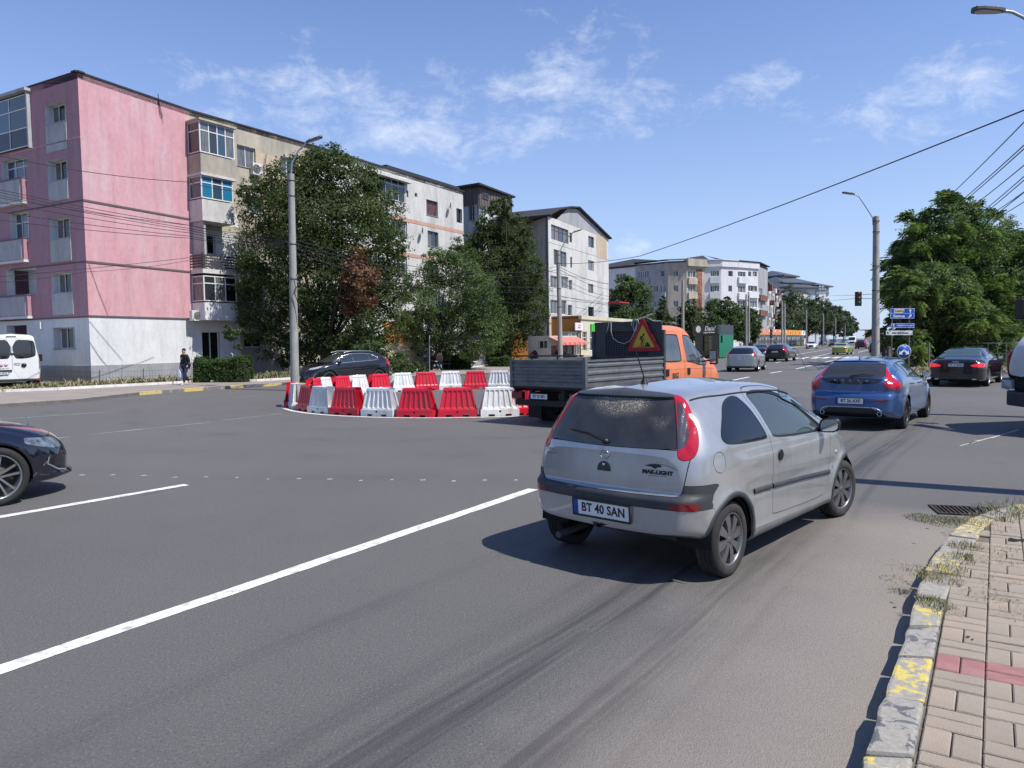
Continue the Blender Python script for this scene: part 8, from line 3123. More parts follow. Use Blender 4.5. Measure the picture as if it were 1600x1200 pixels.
tree('street_tree','spreading tree with feathery top above the charcoal shop',foot(1120,100),blobs_px(100,[(1135,472,8),(1118,482,13),(1138,484,14),(1108,496,15),(1130,498,18),(1150,500,17),(1115,512,14),(1155,514,16)],seed=16),10000,.30,'mid',trunk=.16,seed=64,limbs=8)
tree('street_tree','dark rounded tree between charcoal shop and double pole',foot(1158,102),blobs_px(102,[(1160,488,10),(1172,494,12),(1158,505,16),(1178,506,12),(1150,520,13),(1168,522,15),(1180,516,9)],seed=17),8000,.30,'dark',trunk=.16,seed=65,limbs=8)
far_words=['tall dark tree directly beneath the hipped-roof tower','dark street tree just right of the tower tree','street tree in the middle of the far left row','fourth street tree of the far left row, a little paler','low rounded tree near the far end of the left row','last street tree before the open sky at the road end','narrow tree squeezed between the tower tree and the shops']
far_pts=[([(1232,458,12),(1240,470,15),(1230,480,15),(1246,488,15),(1236,500,18),(1240,515,16),(1228,512,12)],165,1238),([(1260,476,12),(1254,486,12),(1268,488,13),(1260,500,15),(1270,508,12),(1256,515,12)],185,1262),([(1276,474,8),(1284,480,11),(1278,492,14),(1290,496,13),(1282,508,14),(1292,514,10)],205,1284),([(1297,480,7),(1304,487,10),(1298,498,12),(1309,502,11),(1302,513,11)],230,1303),([(1314,488,7),(1320,496,9),(1314,506,10),(1324,511,9),(1316,516,9)],260,1318),([(1331,500,5),(1329,508,7),(1334,514,6),(1327,518,7),(1336,506,4)],300,1331),([(1222,494,7),(1224,505,9),(1221,515,8)],150,1223)]
for k,((pts,Y,bx),wd)in enumerate(zip(far_pts,far_words)):
 bp=D(bx,530,Y)
 tree('street_tree',wd,(bp.x,bp.y,.12),blobs_px(Y,pts,seed=20+k,dj=1.0),6500 if k<4 else 4000,.0026*Y,'far',trunk=.22,seed=70+k,limbs=6,group='street trees in the far left row')
def fronds(name,blobs,n,ln,kind,parent,base,seed=1,leaflets=8,w=(.40,.32,.20,.08)):
 rg=np.random.default_rng(seed)
 bl=[((Vector(b[0])-base),b[1])for b in blobs]
 P,Nn,_=blob_points(bl,n,seed,.62,1.1)
 out=Nn+rg.normal(0,.35,(n,3))
 out[:,2]=out[:,2]*.75+.08
 out/=np.linalg.norm(out,axis=1)[:,None]
 up=np.tile(np.array([0,0,1.0]),(n,1))
 side=np.cross(out,up)
 side/=np.maximum(np.linalg.norm(side,axis=1),1e-6)[:,None]
 L_=ln*rg.uniform(.6,1.2,n)
 V,MI=[],[]
 mi0=rg.choice(4,n,p=w)
 for k in range(leaflets):
  t=(k+.6)/leaflets
  drop=-.55*t*t
  c=P+out*(L_*t)[:,None]+up*(drop*L_)[:,None]
  for s_ in(-1,1):
   dv=side*s_*.82+out*.45+up*-.35+rg.normal(0,.12,(n,3))
   dv/=np.linalg.norm(dv,axis=1)[:,None]
   ll=(L_*.36*(1-.45*abs(t-.45)))[:,None]
   wv=out*.5+up*.35
   wv-=dv*(wv*dv).sum(1)[:,None]
   wv/=np.linalg.norm(wv,axis=1)[:,None]
   wd=L_[:,None]*.055
   V.append(np.stack([c,c+dv*ll*.45+wv*wd,c+dv*ll,c+dv*ll*.45-wv*wd],axis=1))
   MI.append(np.clip(mi0+(rg.uniform(0,1,n)>.75),0,3))
 V=np.concatenate(V).reshape(-1,3)
 return numesh(name,V,np.arange(len(V)).reshape(-1,4),LM[kind],mi=np.concatenate(MI),parent=parent)
def heaven(label,base,blobs,n,ln,kind,seed,trunk=.25,stems=1,w=(.40,.32,.20,.08),limbs=16):
 base=Vector(base)
 t=thing('ailanthus_tree',label,'tree',base)
 cr=fronds('crown',blobs,n,ln,kind,t,base,seed,w=w)
 P,Nn,_=blob_points([((Vector(b[0])-base),b[1])for b in blobs],n*4,seed+7,.55,1.3)
 leaves('inner_foliage',P,Nn,.17,LM[kind],cr,seed=seed,w=w)
 rnd=random.Random(seed)
 mb=MB()
 for s_ in range(stems):
  off=Vector((rnd.uniform(-1,1),rnd.uniform(-.5,.5),0))*(1.0 if stems>1 else 0)
  bl=[Vector(b[0])-base for b in blobs]
  for i in range(limbs//stems):
   e=rnd.choice(bl)*.9+Vector((rnd.uniform(-.4,.4),rnd.uniform(-.4,.4),rnd.uniform(-.5,.1)))
   f=off+Vector((e.x*.12,e.y*.12,e.z*.38))
   mb.tube([off+Vector((0,0,-.1)),off+Vector((e.x*.04,e.y*.04,e.z*.2)),f,f.lerp(e,.5)+Vector((rnd.uniform(-.5,.5),0,.4)),e],[trunk,trunk*.8,trunk*.5,trunk*.25,trunk*.06],7)
 mb.build('trunk',M_BARK2,t,fix=False)
 return t
R1=blobs_px(52,[(1480,345,30),(1446,362,30),(1500,350,34),(1545,372,36),(1434,388,30),(1470,385,44),(1520,395,46),(1570,410,44),(1420,412,26),(1440,425,44),(1490,435,50),(1550,445,52),(1600,440,46),(1416,440,24),(1600,400,34),(1420,455,34),(1530,480,50),(1590,490,48),(1408,366,12),(1530,330,18),(1475,324,16),(1508,330,18),(1525,318,12),(1560,352,22),(1445,342,16),(1418,350,14),(1640,470,60),(1650,420,40)],seed=31,dj=.6)
heaven('tall spreading tree of heaven rising over the right-hand verge',foot(1500,52),R1,11500,.80,'light',101,trunk=.28,limbs=26)
R2=blobs_px(46,[(1420,450,26),(1450,440,28),(1480,455,32),(1416,480,22),(1440,480,38),(1490,490,38),(1520,500,30),(1416,515,22),(1450,520,36),(1500,525,36),(1540,520,28),(1398,505,12),(1385,530,14),(1425,545,22),(1475,550,26),(1520,550,24),(1560,545,26),(1600,540,30),(1378,518,9)],seed=32,dj=.5)
heaven('bright feathery tree of heaven thicket behind the direction signs',foot(1460,46),R2,10000,.66,'light',102,trunk=.09,stems=4,w=(.12,.30,.38,.20))
tree('shrub','yellow-leaved shrub at the wire fence under the tall tree',foot(1545,50),blobs_px(50,[(1545,505,12),(1565,535,14),(1580,510,12),(1530,545,12),(1500,552,12),(1590,545,12),(1595,470,10)],seed=33),5000,.12,'light',trunk=.04,seed=80,cat='shrub',w=(.05,.15,.3,.5),limbs=5)
BK=blobs_px(90,[(1560,540,40),(1620,530,50),(1500,548,30),(1440,548,28),(1680,520,60),(1395,548,22)],seed=34,dj=1)
tree('tree_clump','dark tree mass behind the thicket along the right verge',D(1560,560,90),BK,14000,.35,'dark',trunk=.2,seed=81,limbs=6)
# ---- wire fence in front of the pink flats
wf=thing('wire_fence','low rusty wire fence along the grass before the pink flats','fence')
M_WIRE=mat('fence_wire',(.10,.09,.085),rough=.7,metal=.4)
fpx=[(66,597,581),(96,596.5,579),(156,603,581),(224,599.5,579),(285,596,577)]
fpts=[]
prevp=None
for k,(x,yb,yt)in enumerate(fpx):
 Y=[39.5,38.8,35.9,37.2,38.3][k]
 b=D(x,yb,Y)
 t_=D(x,yt,Y)
 b.z=.14
 fpts.append((b,t_))
 p=MB()
 p.tube([b,t_+Vector((0,0,.1))],.022,5)
 p.build('fence_post',M_WIRE,wf)
for(b0,t0),(b1,t1)in zip(fpts,fpts[1:]):
 w_=MB()
 n_=int((b1-b0).length/.14)
 for i in range(n_+1):
  q0,q1=b0.lerp(b1,i/n_),t0.lerp(t1,i/n_)
  w_.tube([q0,q1],.0045,3,cap=False)
 for h in(.15,.55,.98):
  w_.tube([b0.lerp(t0,h),b1.lerp(t1,h)],.006,3)
 tag(w_.build('wire_mesh',M_WIRE,wf),kind='stuff')
rf_=thing('railing','thin pale pipe railing with braces behind the black saloon','fence')
M_PIPE=mat('pipe_pale',(.34,.35,.36),rough=.5,metal=.3)
p0,p1=D(1520,536,44),D(1660,536,42)
pr=MB()
pr.tube([p0,p1],.03,6)
pr.build('top_rail',M_PIPE,rf_)
pr=MB()
pr.tube([p0-Vector((0,0,.62)),p1-Vector((0,0,.62))],.02,6)
pr.build('lower_rail',M_PIPE,rf_)
for x in(1520,1545,1558,1574,1602,1630):
 a=D(x,536,43.5)
 a=p0.lerp(p1,(x-1520)/140)
 pp=MB()
 pp.tube([a,Vector((a.x+(.25 if x==1558 else 0),a.y,.1))],.022,5)
 pp.build('fence_post',M_PIPE,rf_)
for k,(x,y,h_)in enumerate([(36,22,8),(44,12,9),(40,1,8),(30,-12,9)]):
 bl=[((x+dx,y+dy,h_*zz),(r_,r_,r_*.9))for dx,dy,zz,r_ in((0,0,.72,2.6),(1.8,1.2,.55,2.2),(-1.8,-1,.58,2.2),(.6,-1.8,.48,2.0),(-.8,1.8,.5,2.1))]
 tree('street_tree',('first','second','third','fourth')[k]+' tree of the side street beyond the right edge, out of the picture',(x,y,0),bl,5000,.28,'mid',trunk=.2,seed=140+k,limbs=6)
# -- poles, lamps, wires, signs
M_POLE=mat('pole_concrete',(.36,.35,.32),rough=.9,color2=(.27,.262,.24),vscale=5,bump=.3,bscale=50,grime=(.15,.145,.13),gscale=2.5,gamt=.6,stretch=(1,1,.5))
M_LAMP=mat('lamp_metal',(.10,.105,.11),rough=.5,metal=.5)
M_GALV=mat('galvanised',(.32,.34,.35),rough=.45,metal=.6)
def pole(label,base,top,r0,r1,arm=None,Yb=None,joints=True,square=False,head=True,armr=.035,group=None):
 """concrete pole; base and top are world points; arm = list of world points ending in the lamp head"""
 t=thing('lamp_post' if arm else 'utility_pole',label,'pole',base,0,group)
 b=Vector(base)
 mb=MB()
 n=9
 pts=[b.lerp(Vector(top),k/n)-b for k in range(n+1)]
 pts[0].z-=.2
 mb.tube(pts,[r0+(r1-r0)*k/n for k in range(n+1)],4 if square else 16)
 mb.build('shaft',M_POLE,t)
 if joints:
  hgt=top[2]
  for z in(hgt*.52,hgt*.68,hgt*.90,hgt*.97):
   k=z/hgt
   rr=r0+(r1-r0)*k
   c=(Vector(top)-b)*k
   c.z=z-b.z
   m=MB()
   m.lathe([(rr+.004,-.03),(rr+.014,-.03),(rr+.014,.03),(rr+.004,.03)],14,M=Matrix.Translation(c))
   m.build('clamp_band',M_LAMP,t)
 if arm:
  m=MB()
  m.tube([Vector(p)-b for p in arm],armr,7)
  ar=m.build('arm',M_GALV,t)
  e,e0=Vector(arm[-1])-b,Vector(arm[-2])-b
  if head:
   d=(e-e0).normalized()
   d.z*=.35
   d.normalize()
   sdv=d.cross(Vector((0,0,1))).normalized()
   up=sdv.cross(d)
   Mh=Matrix(((d.x,sdv.x,up.x,e.x),(d.y,sdv.y,up.y,e.y),(d.z,sdv.z,up.z,e.z),(0,0,0,1)))
   h=MB()
   outline=[(-.05,.05),(.10,.11),(.45,.15),(.62,.12),(.68,.0),(.62,-.12),(.45,-.15),(.10,-.11),(-.05,-.05)]
   h.prism(outline,-.03,.045,M=Mh)
   hd=h.build('lamp_head',M_LAMP,ar,bevel=.012)
   h=MB()
   h.prism([(x*.8+.06,y*.7)for x,y in outline],-.042,-.031,M=Mh)
   h.build('lamp_glass',mat('lamp_glass_pale',(.42,.43,.42),rough=.3),hd)
   h=MB()
   h.lathe([(.035,.046),(.035,.10),(.001,.11)],8,M=Mh@Matrix.Translation((.12,0,0)))
   h.build('photo_cell',M_LAMP,hd)
 return t
b_=G(461,606,.12)
Yp=b_.y
tp=D(455,272,Yp)
pole('tall round concrete lamp post in front of the broad dark linden',b_,tp,.185,.125,[D(455,280,Yp),D(456,255,Yp),D(466,236,Yp),D(480,222,Yp)])
cbm=MB()
cbm.tube([D(463,430,Yp)+Vector((.05,-.2,0)),D(468,440,Yp)+Vector((.1,-.2,0)),D(462,455,Yp)+Vector((0,-.25,0)),D(466,480,Yp)+Vector((.1,-.2,0)),D(466,505,Yp)+Vector((.1,-.1,0))],.02,5)
tag(cbm.build('loose_cable',M_BLACK),'black cable loop hanging down the tall concrete lamp post','cable')
b_=D(876,562,57)
b_.z=.12
tp=D(872,393,57)
pole('concrete lamp post with short arm at the kiosk',b_,tp,.20,.15,[D(873,400,57),D(876,390,57),D(886,372,57),D(896,363,57)])
b_=D(1368,566,42.5)
b_.z=.12
tp=D(1369,338,42.5)
pole('square concrete lamp post with long bent arm at the right kerb',b_,tp,.24,.17,[D(1364,352,42.5),D(1363.5,340,42.5),D(1352,322,42.5),D(1342,307,42.5),D(1334,303.5,42.5)],square=True,armr=.03)
b_=D(1640,600,16.5)
b_.z=.12
pole('lamp post outside the right edge whose lamp head hangs into the top corner',(b_.x,b_.y,.12),(b_.x,b_.y,9.0),.17,.12,[(b_.x,b_.y,D(1640,60,16.5).z),D(1622,45,16.5),D(1600,28,16.5),D(1582,19,16.5),D(1566,17,16.5)],armr=.035)
sd_=Vector((SUN_AZ.x,SUN_AZ.y)).normalized()
s0=G(1335,747).xy+(G(1335,747).xy-G(1600,768).xy).normalized()*2.2
bp=G(1600,770).xy+sd_*2.4
pole('concrete pole just outside the right edge that shades the lane',(bp.x,bp.y,.14),(bp.x,bp.y,9.0),.20,.17,None,joints=False)
for k,(x,yt,yb,Y,lb,rad)in enumerate([(1067,437,552,92,'thick pole standing before the beige facets',.22),(1166,460,552,82,'left pole of the close pair beside the silver estate',.13),(1170,462,552,82.5,'right pole of the close pair beside the silver estate',.13),(1222,470,545,118,'left pole of the pair in front of the shop row',.17),(1226,474,545,119,'right pole of the pair in front of the shop row',.17),(1260,484,540,150,'slim far pole nearest the shop row',.16),(1286.5,490,538,175,'second slim far pole before the street trees',.16),(1305.5,496,536,205,'third slim far pole before the street trees',.16),(1320.5,502,534,240,'farthest slim pole of the left row',.16)]):
 b=D(x,yb,Y)
 b.z=.1
 arm=None
 if k==0:
  arm=[D(1068,430,92),D(1072,424,92),D(1080,420,92),D(1088,417,92)]
  arm=[D(x,yt+4,Y),D(x,yt-4,Y),D(x+8,yt-14,Y),D(x+13,yt-17,Y)]
 pole(lb,b,D(x,yt,Y),rad,rad*.75,arm,joints=False)
sp2=thing('sign_post','thin grey sign post seen edge-on at the far kerb','sign')
b=G(671,585,.12)
m=MB()
m.tube([Vector((b.x,b.y,0)),D(671,524,b.y)],.03,6)
m.build('post',M_GALV,sp2)
c=D(671,532,b.y)
m=MB()
m.lathe([(.001,-.01),(.30,-.01),(.30,.01),(.001,.01)],20,axis='x',M=Matrix.Translation(c)@Matrix.Rotation(radians(8),4,'Z'))
m.build('sign_disc',M_GALV,sp2)
# ---- wires
M_CAB=mat('cable_black',(.02,.02,.022),rough=.7)
def wire(label,pts,sag=.0,r=.018,grp=None,name='cable'):
 """pts: world points; a sagging cable between each pair"""
 mb=MB()
 P=[]
 for a,b in zip(pts,pts[1:]):
  a,b=Vector(a),Vector(b)
  for k in range(14):
   t=k/14
   p=a.lerp(b,t)
   p.z-=sag*4*t*(1-t)
   P.append(p)
 P.append(Vector(pts[-1]))
 mb.tube(P,r,4,cap=False)
 return tag(mb.build(name,M_CAB,fix=False),label,'cable',grp)
wire('long cable crossing the sky from the kiosk post up to the right edge',[D(873,412,57),D(1000,400,50),D(1700,132,18)],.15,.022)
wire('single cable across the upper part of the pink wall',[D(-60,230,33),D(295,284.5,37),D(455,297,Yp)],.25,.018)
rowp='cables strung before the pink wall to the tall post'
for k,(y0,ym,y1)in enumerate([(297,352,372),(301,357,376),(306,360,380),(312,352,378),(318,364,384),(335,369,386),(350,372,388)]):
 wire(('topmost','second from the top','third from the top','middle','fifth from the top','sixth from the top','lowest')[k]+' dark cable of the bundle sagging across the pink wall',[D(-60,y0-14,32),D(296,ym,36),D(456,y1,Yp)],.10,.016,rowp)
wire('pale cable slanting low over the pink wall to the tall post',[D(-60,437,30),D(300,402,34),D(456,384,Yp)],.05,.012)
wire('lowest dark cable slanting up to the balcony railing',[D(-60,444,30),D(130,425,34),D(300,406,40)],.1,.012)
g2='cables running from the tall post to the kiosk post'
for k,(y1,y2,sg_)in enumerate([(374,416,.9),(380,421,1.0),(386,446,.7),(393,470,.9)]):
 wire(('highest','second highest','third highest','lowest')[k]+' cable drooping through the trees from tall post to kiosk post',[D(457,y1,Yp),D(872,y2,57)],sg_,.017,g2)
wire('thin pale cable dropping from the tall post through the linden',[D(462,388,Yp),D(590,436,42),D(760,458,50),D(872,449,57)],.1,.012)
g3='cables fanning from the kiosk post to the flats'
for k,(y1,x2,y2)in enumerate([(417,951,444),(421,951,452),(432,951,463),(440,951,468),(468,1030,474),(462,1040,486)]):
 wire(('topmost','second','third','fourth','fifth','last and lowest')[k]+' cable fanning out right of the kiosk post towards the flats',[D(874,y1,57),D(x2,y2,84)],.25,.018,g3)
wire('low cable looping across the front of the far trees',[D(900,480,60),D(985,488,80),D(1066,478,92)],.2,.018)
wire('cable looping before the trees above the charcoal shop',[D(1068,470,92),D(1110,496,90),D(1166,478,82)],.1,.016)
wire('cable slanting down from the thick pole across the beige facets',[D(1068,452,92),D(1130,470,88),D(1166,478,82)],.1,.016)
g4='cables fanning up to the top right corner'
for k,(x0,y0,x1,y1)in enumerate([(1484,306,1640,150),(1497,318,1640,190),(1500,320,1640,196),(1520,322,1660,208),(1536,330,1660,222),(1540,332,1660,228),(1552,338,1660,250),(1556,330,1660,255),(1566,336,1680,262)]):
 wire(('leftmost','second','third','fourth','fifth','sixth','seventh','eighth','rightmost')[k]+' dark cable rising from behind the tall tree of heaven to the right edge',[D(x0-60,y0+55,62),D(x0,y0,50),D(x1,y1,24)],.05,.022,g4)
wire('faint cable over the street above the hanging signal',[D(1297,461,150),D(1368,459,42.5)],.1,.02)
wire('faint upper cable over the street at the right post',[D(1297,470,150),D(1341,466,44),D(1366,467,42.5)],.0,.018)
# ---- traffic signals
def signal(label,c,Y,h=1.0,facing=0.0,post=None):
 t=thing('traffic_light',label,'traffic light',c,facing)
 m=MB()
 m.box(-.16,-.10,-h/2,.16,.10,h/2)
 m.build('housing',M_BLACK,t,bevel=.02)
 for k,col in enumerate(((.10,.01,.01),(.09,.05,.01),(.01,.06,.03))):
  z=h*(.32-.32*k)
  l_=MB()
  l_.lathe([(.001,-.105),(.11,-.103),(.115,-.09)],14,axis='y',M=Matrix.Translation((0,0,z)))
  l_.build('lens',mat('lens_%d'%k,col,rough=.3),t)
  v=MB()
  v.tube([(.12*cos(a),-.15,z+.12*sin(a))for a in np.linspace(.2,pi-.2,9)],.02,4)
  v.build('visor',M_BLACK,t)
 if post:
  p=MB()
  p.tube([(0,.0,-c[2]),(0,0,-h/2)],.05,6)
  p.build('post',M_BLACK,t)
 return t
cT=D(1341,467,42.5)
signal('dark traffic signal hanging from a wire beside the right lamp post',cT,42.5,.82,radians(10))
cT=D(1205,521,104)
signal('small dark traffic signal before the orange shop fascia',(cT.x,cT.y,cT.z),104,1.3,post=True)
# ---- direction signs at the right
ds=thing('direction_sign','two-post stack of blue and white direction boards before the thicket','sign')
YS=39.0
M_BLUE=mat('sign_blue',(.012,.075,.36),rough=.4)
M_SW=mat('sign_letter_white',(.72,.74,.76),rough=.45)
for x in(1394,1421):
 p=MB()
 a=D(x,478,YS)
 p.tube([(a.x,a.y,.1),a],.035,7)
 p.build('post',mat('post_rust',(.17,.14,.125),rough=.7,metal=.2),ds)
def board(x0,y0,x1,y1,m,name='board',rim=True,Y=YS):
 a,b,c=D(x0,y1,Y),D(x1,y1,Y),D(x0,y0,Y)
 w,h=(b-a).length,(c-a).length
 M_=frame(a+Vector((0,-.06,0)),(b-a).normalized(),(0,0,1))
 mb=MB()
 mb.box(0,0,-.02,w,h,.0,M=M_)
 o=mb.build(name,m,ds)
 if rim:
  r=MB()
  e=.018
  for q in((.02,.02,w-.02,.02+e),(.02,h-.02-e,w-.02,h-.02),(.02,.02+e,.02+e,h-.02-e),(w-.02-e,.02+e,w-.02,h-.02-e)):
   r.box(q[0],q[1],.001,q[2],q[3],.003,M=M_)
  r.build('border',M_SW,o)
 return o,M_,w,h
def arrow(M_,x,y,s,ang,m,parent):
 R_=M_@Matrix.Translation((x,y,.004))@Matrix.Rotation(ang,4,'Z')
 mb=MB()
 mb.prism([(-.12*s,-.5*s),(.12*s,-.5*s),(.12*s,.05*s),(.38*s,.05*s),(0,.5*s),(-.38*s,.05*s),(-.12*s,.05*s)],0,.002,M=R_)
 mb.build('arrow',m,parent)
o,M_,w,h=board(1390,481.5,1428,498,M_BLUE)
pn=MB()
pn.box(.20,h*.55,.001,.20+w*.42,h*.92,.003,M=M_)
pn.build('name_panel',mat('sign_cream',(.62,.55,.36),rough=.5),o)
text_mesh('Centru',h*.30,mat('sign_ink',(.012,.012,.012),rough=.5),'lettering',o,M_@Matrix.Translation((.20+w*.21,h*.735,.004)),bold=.004)
text_mesh('Suceava',h*.34,M_SW,'lettering',o,M_@Matrix.Translation((w*.36,h*.25,.004)),bold=.006)
dv=MB()
dv.box(.04,h*.49,.001,w-.04,h*.515,.003,M=M_)
dv.build('divider',M_SW,o)
arrow(M_,w*.82,h*.73,h*.36,0,M_SW,o)
arrow(M_,w*.82,h*.26,h*.40,-pi/4,M_SW,o)
o,M_,w,h=board(1391,505,1428,512.5,M_BLUE)
arrow(M_,w*.12,h*.5,h*.7,0,M_SW,o)
text_mesh('ITINERAR RECOMANDAT',h*.30,M_SW,'lettering',o,M_@Matrix.Translation((w*.60,h*.5,.004)),bold=.003)
o,M_,w,h=board(1383.5,516.5,1425,523.5,mat('board_white',(.66,.67,.66),rough=.5),rim=False)
arrow(M_,w*.06,h*.5,h*.6,pi/4,mat('sign_ink',(.012,.012,.012)),o)
text_mesh('Iulius Mall Suceava',h*.50,mat('sign_ink',(.012,.012,.012)),'lettering',o,M_@Matrix.Translation((w*.54,h*.48,.004)),bold=.004)
rs=thing('round_sign','round blue sign with two white arrows splayed downwards','sign')
c=D(1412.5,549.5,37.0)
m=MB()
R0=11.2/FPX*37.0
fm=frame(c,(1,0,0),(0,0,1))
m.lathe([(.001,.0),(R0,.0),(R0,-.02),(.001,-.02)],32,M=fm)
pl=m.build('sign_plate',M_BLUE,rs)
m=MB()
m.lathe([(R0*.93,.002),(R0*.985,.002),(R0*.985,.001)],32,M=fm)
m.build('sign_rim',M_SW,pl)
for s_ in(-1,1):
 arrow(fm,s_*R0*.36,-R0*.08,R0*.95,pi-s_*radians(-52),M_SW,pl)
m=MB()
m.tube([(c.x,c.y+.06,0),(c.x,c.y+.06,c.z)],.035,6)
m.build('post',M_GALV,rs)
for x,yb,yt,r,lb in((1388.5,561,541,.10,'short rusty pipe post left of the sign posts'),(1381,561,543,.11,'dark stump post beside the right lamp post'),(1451.5,569,538,.05,'pale concrete fence stake in the thicket shade')):
 a=D(x,yb,41)
 tt=D(x,yt,41)
 m=MB()
 m.tube([(a.x,a.y,.05),tt],r,8)
 tag(m.build('bollard',mat('post_rust',(.17,.14,.125))if r<.11 else M_BLACK),lb,'post')
# ---- people
M_SKIN=mat('skin',(.42,.24,.17),rough=.6)
M_HAIR=mat('hair_dark',(.02,.015,.012),rough=.8)
def skinned(verts,edges,radii,name,m,parent,lvl=2,root=0):
 me=bpy.data.meshes.new(name)
 me.from_pydata([tuple(v)for v in verts],edges,[])
 o=bpy.data.objects.new(name,me)
 COL.objects.link(o)
 md=o.modifiers.new('skin','SKIN')
 md.use_smooth_shade=True
 for i,r in enumerate(radii):
  sv=me.skin_vertices[0].data[i]
  sv.radius=(r,r)if not isinstance(r,tuple)else r
  sv.use_root=i==root
 sb=o.modifiers.new('sub','SUBSURF')
 sb.levels=lvl
 sb.render_levels=lvl
 dg=bpy.context.evaluated_depsgraph_get()
 me2=bpy.data.meshes.new_from_object(o.evaluated_get(dg))
 bpy.data.objects.remove(o)
 me2.materials.clear()
 me2.materials.append(m)
 for p in me2.polygons:
  p.use_smooth=True
 return link(name,me2,parent)
def person(label,loc,rz,J,top,legs,shoes,hair=True,skirt=None,scale=1.0,bag=None,group=None):
 """J: joints in local metres, x to the right of the figure, y forward, z up"""
 t=thing('person',label,'person',loc,rz,group)
 t.scale=(scale,)*3
 names=['pelvis','waist','chest','neck','head','crown','lsh','lel','lwr','lha','rsh','rel','rwr','rha','lhip','lkn','lan','lto','rhip','rkn','ran','rto']
 V=[J[n]for n in names]
 ix={n:i for i,n in enumerate(names)}
 E=[('pelvis','waist'),('waist','chest'),('chest','neck'),('neck','head'),('head','crown'),('chest','lsh'),('lsh','lel'),('lel','lwr'),('lwr','lha'),('chest','rsh'),('rsh','rel'),('rel','rwr'),('rwr','rha'),('pelvis','lhip'),('lhip','lkn'),('lkn','lan'),('lan','lto'),('pelvis','rhip'),('rhip','rkn'),('rkn','ran'),('ran','rto')]
 R=dict(pelvis=(.15,.11),waist=(.135,.10),chest=(.16,.11),neck=.055,head=.092,crown=.075,lsh=.06,lel=.042,lwr=.03,lha=.035,rsh=.06,rel=.042,rwr=.03,rha=.035,lhip=.088,lkn=.058,lan=.04,lto=.035,rhip=.088,rkn=.058,ran=.04,rto=.035)
 body=skinned(V,[(ix[a],ix[b])for a,b in E],[R[n]for n in names],'body',M_SKIN,t)
 def sub(nm,keys,edges,grow,m,trim=None):
  kk={n:i for i,n in enumerate(keys)}
  vs=[Vector(J[n])for n in keys]
  rr=[]
  for n in keys:
   r=R[n]
   rr.append(tuple(x+grow for x in r)if isinstance(r,tuple)else r+grow)
  if trim:
   for n,(to,f)in trim.items():
    vs[kk[n]]=Vector(J[n]).lerp(Vector(J[to]),f)
  return skinned(vs,[(kk[a],kk[b])for a,b in edges],rr,nm,m,t)
 sub('jacket',['waist','pelvis','chest','neck','lsh','lel','lwr','rsh','rel','rwr'],[('pelvis','waist'),('waist','chest'),('chest','neck'),('chest','lsh'),('lsh','lel'),('lel','lwr'),('chest','rsh'),('rsh','rel'),('rel','rwr')],.022,top,{'neck':('chest',.35),'lwr':('lel',.12),'rwr':('rel',.12)})
 sub('trousers',['pelvis','lhip','lkn','lan','rhip','rkn','ran'],[('pelvis','lhip'),('lhip','lkn'),('lkn','lan'),('pelvis','rhip'),('rhip','rkn'),('rkn','ran')],.02,legs,{'lan':('lkn',.08),'ran':('rkn',.08)})
 for s_ in 'lr':
  a,b=Vector(J[s_+'an']),Vector(J[s_+'to'])
  d=(b-a)
  sm=skinned([a+Vector((0,-.03,-.03)),a+d*.5+Vector((0,0,-.02)),b+d.normalized()*.04+Vector((0,0,-.005))],[(0,1),(1,2)],[.048,.044,.036],'shoe',shoes,t)
 hd,cr=Vector(J['head']),Vector(J['crown'])
 if hair:
  h=MB()
  c=(hd+cr)/2+Vector((0,-.018,.03))
  prof=[(.001,.085),(.05,.075),(.078,.045),(.09,.0),(.085,-.04)]
  h.lathe(prof,14,M=Matrix.Translation(c))
  h.build('hair',M_HAIR,t)
 f=MB()
 fd=Vector((0,1,0))
 f.lathe([(.001,.03),(.014,.0),(.016,-.03),(.001,-.035)],7,M=Matrix.Translation(hd+Vector((0,.088,-.005))))
 f.build('nose',M_SKIN,body)
 for s_ in(-1,1):
  e=MB()
  e.lathe([(.001,.008),(.011,.002),(.012,-.004)],8,axis='y',M=Matrix.Translation(hd+Vector((s_*.032,.086,.025))))
  e.build('eye',mat('eye_dark',(.02,.015,.01),rough=.3),body)
  e=MB()
  e.lathe([(.001,.012),(.02,.004),(.022,-.02),(.001,-.03)],7,M=Matrix.Translation(hd+Vector((s_*.09,0,.0))))
  e.build('ear',M_SKIN,body)
 return t
walkJ=dict(pelvis=(0,0,.93),waist=(0,.02,1.08),chest=(0,.05,1.32),neck=(0,.06,1.46),head=(.0,.08,1.58),crown=(0,.07,1.68),lsh=(-.17,.04,1.39),lel=(-.22,-.04,1.12),lwr=(-.20,.08,.90),lha=(-.19,.11,.83),rsh=(.17,.05,1.39),rel=(.23,.0,1.12),rwr=(.24,.10,.90),rha=(.24,.13,.83),lhip=(-.09,0,.90),lkn=(-.10,.16,.50),lan=(-.10,.20,.09),lto=(-.10,.34,.04),rhip=(.09,0,.90),rkn=(.10,-.02,.50),ran=(.10,-.26,.14),rto=(.10,-.15,.05))
pb=G(291,601.5,.12)
dkc=mat('cloth_black',(.010,.011,.014),rough=.85)
nvy=mat('cloth_navy',(.012,.018,.045),rough=.85)
pw=person('person in black hooded top and navy trousers walking with a plastic bag',(pb.x,pb.y,.12),radians(155),walkJ,dkc,nvy,mat('shoe_pale',(.45,.45,.45),rough=.6),scale=1.0)
bg=MB()
M_BAG=mat('bag_plastic',(.42,.46,.58),rough=.4,color2=(.60,.60,.62),vscale=9)
Mw=Matrix.Translation(pb)@Matrix.Rotation(radians(155),4,'Z')
hc=Mw@Vector((.24,.13,.70))
